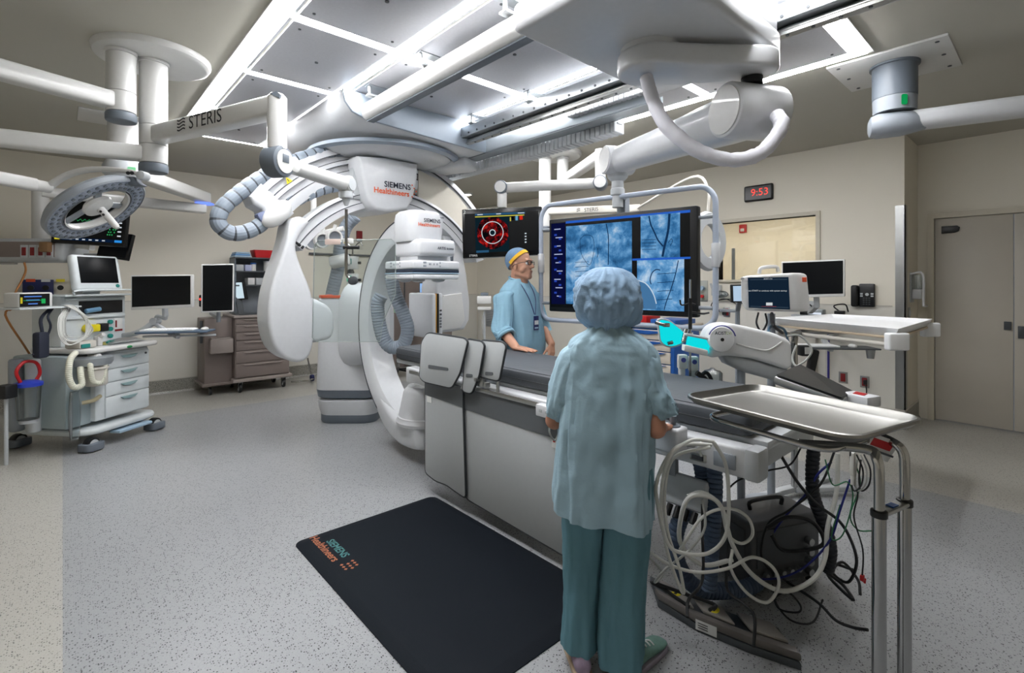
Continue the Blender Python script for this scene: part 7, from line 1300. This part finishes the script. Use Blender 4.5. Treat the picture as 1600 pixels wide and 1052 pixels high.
# wall workstation with white monitor and keyboard
t, at, s, u, v, nr = ws_screen('white-framed dark wide monitor on the wall arm left of the black phone', [(1220.5, 409), (1320, 405), (1320, 463.5), (1221, 466)], [5.1, 4.75, 4.75, 5.1]); m = MB(); p = at(.55, .2, -.05); m.sweep([p, p-Z_*.16+nr*.05, V((6.36, 1.95, 1.16))], rrect(.05, .04, .01, 2)); m.span((6.36, 1.90, .95), (6.42, 2.0, 1.3), .006); build(m, 'wall_arm', LGREY, t)
kc2 = V((5.50, 1.50, .885)); KR2 = Matrix.Rotation(math.radians(-48), 3, 'Z'); t = thing('keyboard_tray', 'thin dark keyboard tray on wall arm under the white monitor', 'tray', kc2); m = MB(); m.box(kc2, (.78, .24, .014), .005, rot=KR2); build(m, 'board', DGREY, t); m = MB(); m.sweep([kc2-Z_*.02, V((6.0, 1.7, .90)), V((6.42, 1.70, .94))], rrect(.05, .04, .01, 2)); build(m, 'wall_arm', LGREY, t)
keyboard(kc2+Z_*.008-KR2 @ V((.16, 0, 0)), KR2, .42, 'white keyboard on the thin dark tray under the white table')
KR = KR2; mouse(kc2+Z_*.008+KR2 @ V((.20, 0, 0)), 'white mouse on the thin dark tray under the white table')
c = kc2+KR2 @ V((.36, 0, 0)); m = MB(); m.lathe([(.03, -.10), (.042, -.005), (.046, 0), (.040, -.004), (.028, -.095)], c, n=20, cap=True); solo(m, 'cup_holder', LGREY, 'small grey cup hung at the end of thin dark keyboard tray', 'cup')
m = MB(); q = onx(1290, 560, 6.36); m.span((6.40, q.y-.015, .45), (6.43, q.y+.015, 1.05)); m.cyl((6.41, q.y, .80), (6.38, q.y, .80), .025, n=12); m.span((6.36, q.y+.10, .3), (6.43, q.y+.40, 1.0), .006); solo(m, 'cable_duct', CREAM, 'cream vertical cable duct on the wall below the keyboard tray', 'duct')
m = MB(); m.cyl((6.35, q.y-.03, .35), (6.35, q.y-.03, 1.05), .012, n=8); solo(m, 'cord', mat('violet_cord', '#3a3580', .5), 'violet cord running down the wall below the keyboard tray', 'cord')
t = thing('scanner_cradle', 'silver lit scanner cradle standing behind the white table top', 'scanner', (5.3, 1.8, 1.22)); c = onx(1276, 488, 6.28); m = MB(); m.box(c, (.10, .16, .07), .012); build(m, 'body', SILVER, t); m = MB(); m.box(c-X_*.05-Z_*.012, (.012, .12, .022), .003); build(m, 'light_bar', emis('scan_white_bar', '#dfe8f4', 1.0), t); m = MB(); m.span((c.x-.04, c.y-.5, c.z-.055), (6.42, c.y+.25, c.z-.035)); build(m, 'wall_shelf', LGREY, t)
for k, (x, lab) in enumerate(((1258, 'black small device on the wall shelf under the white monitor, left one'), (1312, 'black basket of leads on the wall shelf under the black phone'))): c = onx(x, 487, 6.3); m = MB(); m.box(c-Z_*.015, (.08, .09, .05), .01); m.tube([c, c+V((-.02, .05, .06)), c+V((0, -.05, .08)), c+V((0, -.08, 0))], .007); solo(m, 'wall_device', BLACK, lab, 'device')
# white tray table on chrome post
wt = thing('tray_table', 'white shallow tray table with corner brackets on a chrome post', 'table', (3.82, 1.27, 0)); zt_ = 1.225
c4 = [onz(1206, 497, 1.25), onz(1404, 514, 1.25), onz(1457, 499, 1.25), onz(1299, 491, 1.25)]; o4 = sum(c4, V())/4
def inset(k, z): return [V((o4.x+(p.x-o4.x)*k, o4.y+(p.y-o4.y)*k, z)) for p in c4]
m = MB(); m.loft([inset(.86, 1.185), inset(.93, 1.20), inset(1.0, 1.25), inset(.985, 1.252), inset(.90, 1.222), inset(.88, 1.220)]); build(m, 'tray', BRIGHT, wt); m = MB(); m.pw(inset(.955, 1.186), (0, 0, .014), .003); build(m, 'under_board', mat('beige_board', '#c9b8a0', .55), wt)
for k, i in enumerate((0, 1, 2)): p = inset(.97, 1.14)[i]; m = MB(); m.box(p+Z_*.035, (.12, .05, .10), .012, 3, rot=(0, 0, -42)); build(m, 'corner_bracket', BRIGHT, wt)
m = MB(); pp_ = V((3.84, 1.27, 0)); q = V((o4.x, o4.y, 1.165)); m.tube([pp_+Z_*.06, pp_+Z_*.95, pp_+Z_*1.10, pp_+V((.05, -.03, 1.16)), q], .022, 16, 6); build(m, 'post', CHROME, wt); m = MB(); m.sweep([inset(.9, 1.168)[0].lerp(inset(.9, 1.168)[3], .5), inset(.9, 1.168)[1].lerp(inset(.9, 1.168)[2], .5)], rrect(.05, .03, .006, 2)); m.sweep([inset(.93, 1.15)[0], inset(.93, 1.15)[1]], circ(.014, 10)); build(m, 'rail', CREAM, wt)
m = MB(); m.sweep([pp_+V((-.35, .12, .05)), pp_+V((.4, -.1, .05))], rrect(.06, .04, .012, 2)); m.sweep([pp_+V((0, 0, .05)), V((o4.x, o4.y, .05))], rrect(.06, .04, .012, 2)); build(m, 'base', LGREY, wt)
m = MB(); p = ond(1224, 522, 3.45); m.cyl(p-vd*.05, p+vd*.03, .02, n=12); m.cyl(p+vu*.05, p+vu*.12+Z_*.01, .016, n=12); solo(m, 'clamp', CHROME, 'chrome clamp on the post below the white tray table', 'clamp')
m = MB(); p = ond(1257, 555, 3.3); m.box(p+Z_*.03, (.07, .06, .07), .01, rot=(0, 0, -42)); m.box(p+vu*.05-Z_*.05, (.05, .05, .18), .015, rot=(0, 12, -42)); gd = solo(m, 'power_adapter', BLACK, 'black coiled handset hanging beside the chrome post', 'adapter')
m = MB(); m.mat(0).box(p-vd*.045+Z_*.035, (.045, .004, .045), rot=(0, 0, -42)); solo(m, 'adapter_label', TAPE, 'white label on the black handset beside the chrome post', 'label')
m = MB(); m.tube([ond(x, y, d) for x, y, d in ((1230, 525, 3.3), (1250, 525, 3.25), (1268, 545, 3.2), (1262, 560, 3.2), (1245, 572, 3.2), (1238, 560, 3.25), (1244, 540, 3.3))], .007); solo(m, 'cable', CABLE, 'grey lead coiled round the chrome post of white tray table', 'cable')
m = MB(); m.tube([ond(x, y, d) for x, y, d in ((1200, 520, 2.95), (1205, 510, 3.1), (1225, 515, 3.3), (1232, 535, 3.35))], .008); solo(m, 'hose', mat('teal_hose', '#44667f', .5), 'blue-grey tube from the injector head up to the white tray table', 'hose')
# supply cart with blue drawers, modules and drip rod
sc2 = thing('supply_cart', 'beige and blue drawer cart standing behind the big display', 'cart', (5.3, 3.2, 0)); BE = mat('beige_drawer', '#cfc6b8', .5); m = MB(); m.span((5.02, 2.88, .12), (5.60, 3.62, 1.0), .015); build(m, 'body', BLUE, sc2); m = MB(); m.span((4.98, 2.85, 1.0), (5.64, 3.65, 1.035), .012); build(m, 'top', BE, sc2)
z = .16
for h in (.27, .17, .14, .12, .12):
    m = MB(); m.mat(0).span((5.0, 2.92, z), (5.022, 3.58, z+h-.012), .005); d_ = build(m, 'drawer', BE, sc2); m = MB(); m.pw([V((4.998, 2.96+.58*k/8, z+h-.02-(.0 if k in (0, 8) else .045*math.sin(PI*k/8)))) for k in range(9)], (-.012, 0, 0), .002); build(m, 'pull', BLUE, d_); z += h
for x in (5.1, 5.52):
    for y in (2.95, 3.55): m = MB(); m.cyl((x, y-.015, .06), (x, y+.015, .06), .06, n=18); m.cyl((x, y, .06), (x, y, .13), .02, n=10); build(m, 'caster', DGREY, sc2)
m = MB(); m.cyl((4.985, 3.50, 1.01), (4.975, 3.50, 1.01), .012, n=12); build(m, 'maker_badge', ORANGE, sc2)
boxt('supply_bin', (5.05, 3.25, 1.036), (5.35, 3.52, 1.12), RED, 'red tray on the beige and blue cart under the big display', 'bin'); boxt('supply_bin', (5.05, 2.88, 1.036), (5.5, 3.2, 1.09), BLUE, 'blue tray on the beige and blue cart under big display corner', 'bin')
for k in range(2):
    c = ond(1066+17*k, 565+3*k, 2.98); t = thing('connector_module', ('white connector module with violet centre on far table rail, left one', 'white connector module with violet centre on far table rail, right one')[k], 'module', c-Z_*.05, 0, 'connector modules on the far table rail'); m = MB(); m.box(c, (.055, .04, .085), .008, rot=(0, 0, -42)); build(m, 'case', WHITE2, t); m = MB(); m.cyl(c-vd*.021+Z_*.012, c-vd*.027+Z_*.012, .014, n=16); build(m, 'port', mat('violet_port', '#4c4a8f', .5), t); m = MB(); m.box(c-Z_*.06+vd*.01, (.03, .05, .05), .006, rot=(0, 0, -42)); m.cyl(c-Z_*.07+vd*.01, V((2.705, c.y, .84)), .012, n=8); build(m, 'clamp', LGREY, t)
m = MB(); c = ond(1088, 588, 2.9); m.tube([c+Z_*.02, c+vu*.03, c+vu*.06-Z_*.03, c+vu*.07-Z_*.09], .016, 9); m.tube([c+vu*.02, c+vu*.06+Z_*.02, c+vu*.09-Z_*.03, c+vu*.09-Z_*.09], .011, 9); solo(m, 'cuff_lead', CABLEK, 'black lead bundle bent over far table rail by the modules', 'cable')
m = MB(); c = ond(1113, 590, 3.1); m.lathe([(.01, -.03), (.06, -.03), (.06, .03), (.045, .045), (.02, .05), (.01, .06)], c, n=20); m.cyl(V((c.x, c.y, .84)), c-Z_*.03, .02, n=10); m.cyl(c-Z_*.03+V((-.01, 0, 0)), V((2.7, c.y-.05, .84)), .012, n=8); solo(m, 'flush_jar', SMOKE, 'clear round jar on the far table rail below the injector', 'jar')
t = thing('drip_rod', 'thin steel rod with black hooks clamped on far table rail before the display', 'pole', (2.72, 1.45, .85)); p = ond(1078.5, 540, 2.9); p = V((p.x, p.y, 0)); m = MB(); m.cyl(p+Z_*.9, p+Z_*1.53, .0065, n=10); build(m, 'rod', CHROME, t); m = MB(); m.tube([p+Z_*1.39-vu*.06+Z_*.02, p+Z_*1.38-vu*.05, p+Z_*1.39, p+Z_*1.38+vu*.03], .005, 8); m.tube([p+Z_*1.34, p+Z_*1.33+vu*.07, p+Z_*1.335+vu*.11], .006, 8); m.cyl(p+Z_*1.24, p+Z_*1.42, .011, n=10); build(m, 'hook', BLACK, t); m = MB(); m.cyl(p+Z_*1.15, p+Z_*1.22, .016, n=12); m.cyl(p+Z_*.86, p+Z_*.93, .016, n=12); m.sweep([p+Z_*.88, V((2.705, p.y, .845))], rrect(.03, .03, .005, 2)); build(m, 'clamp', CHROME, t)
t = thing('suction_unit', 'small clear suction jar on the wall left of the window socket', 'suction jar', (6.43, 3.0, 1.3)); c = onx(1126, 460, 6.34); m = MB(); m.sph(c, (.06, .10, .05), 18, 10); build(m, 'jar', SMOKE, t); m = MB(); m.span((6.36, c.y+.02, c.z-.02), (6.43, c.y+.14, c.z+.12), .01); m.cyl(c+V((-.03, .08, .02)), c+V((-.03, .12, .14)), .015, n=10); build(m, 'regulator', LGREY, t)
t = thing('gas_outlet', 'clear gas outlet with tubing on the wall beside frame grip', 'gas outlet', (6.43, 3.45, 1.3)); c = onx(1098, 455, 6.40); m = MB(); m.mat(0).span((6.41, c.y-.06, c.z-.14), (6.43, c.y+.06, c.z+.14), .004); m.mat(1).cyl(c+Z_*.04, c+Z_*.04-X_*.05, .03, n=14); m.mat(2).cyl(c-Z_*.07, c-Z_*.07-X_*.04, .022, n=14); build(m, 'plate', [SMOKE, LBLUE, RED], t)
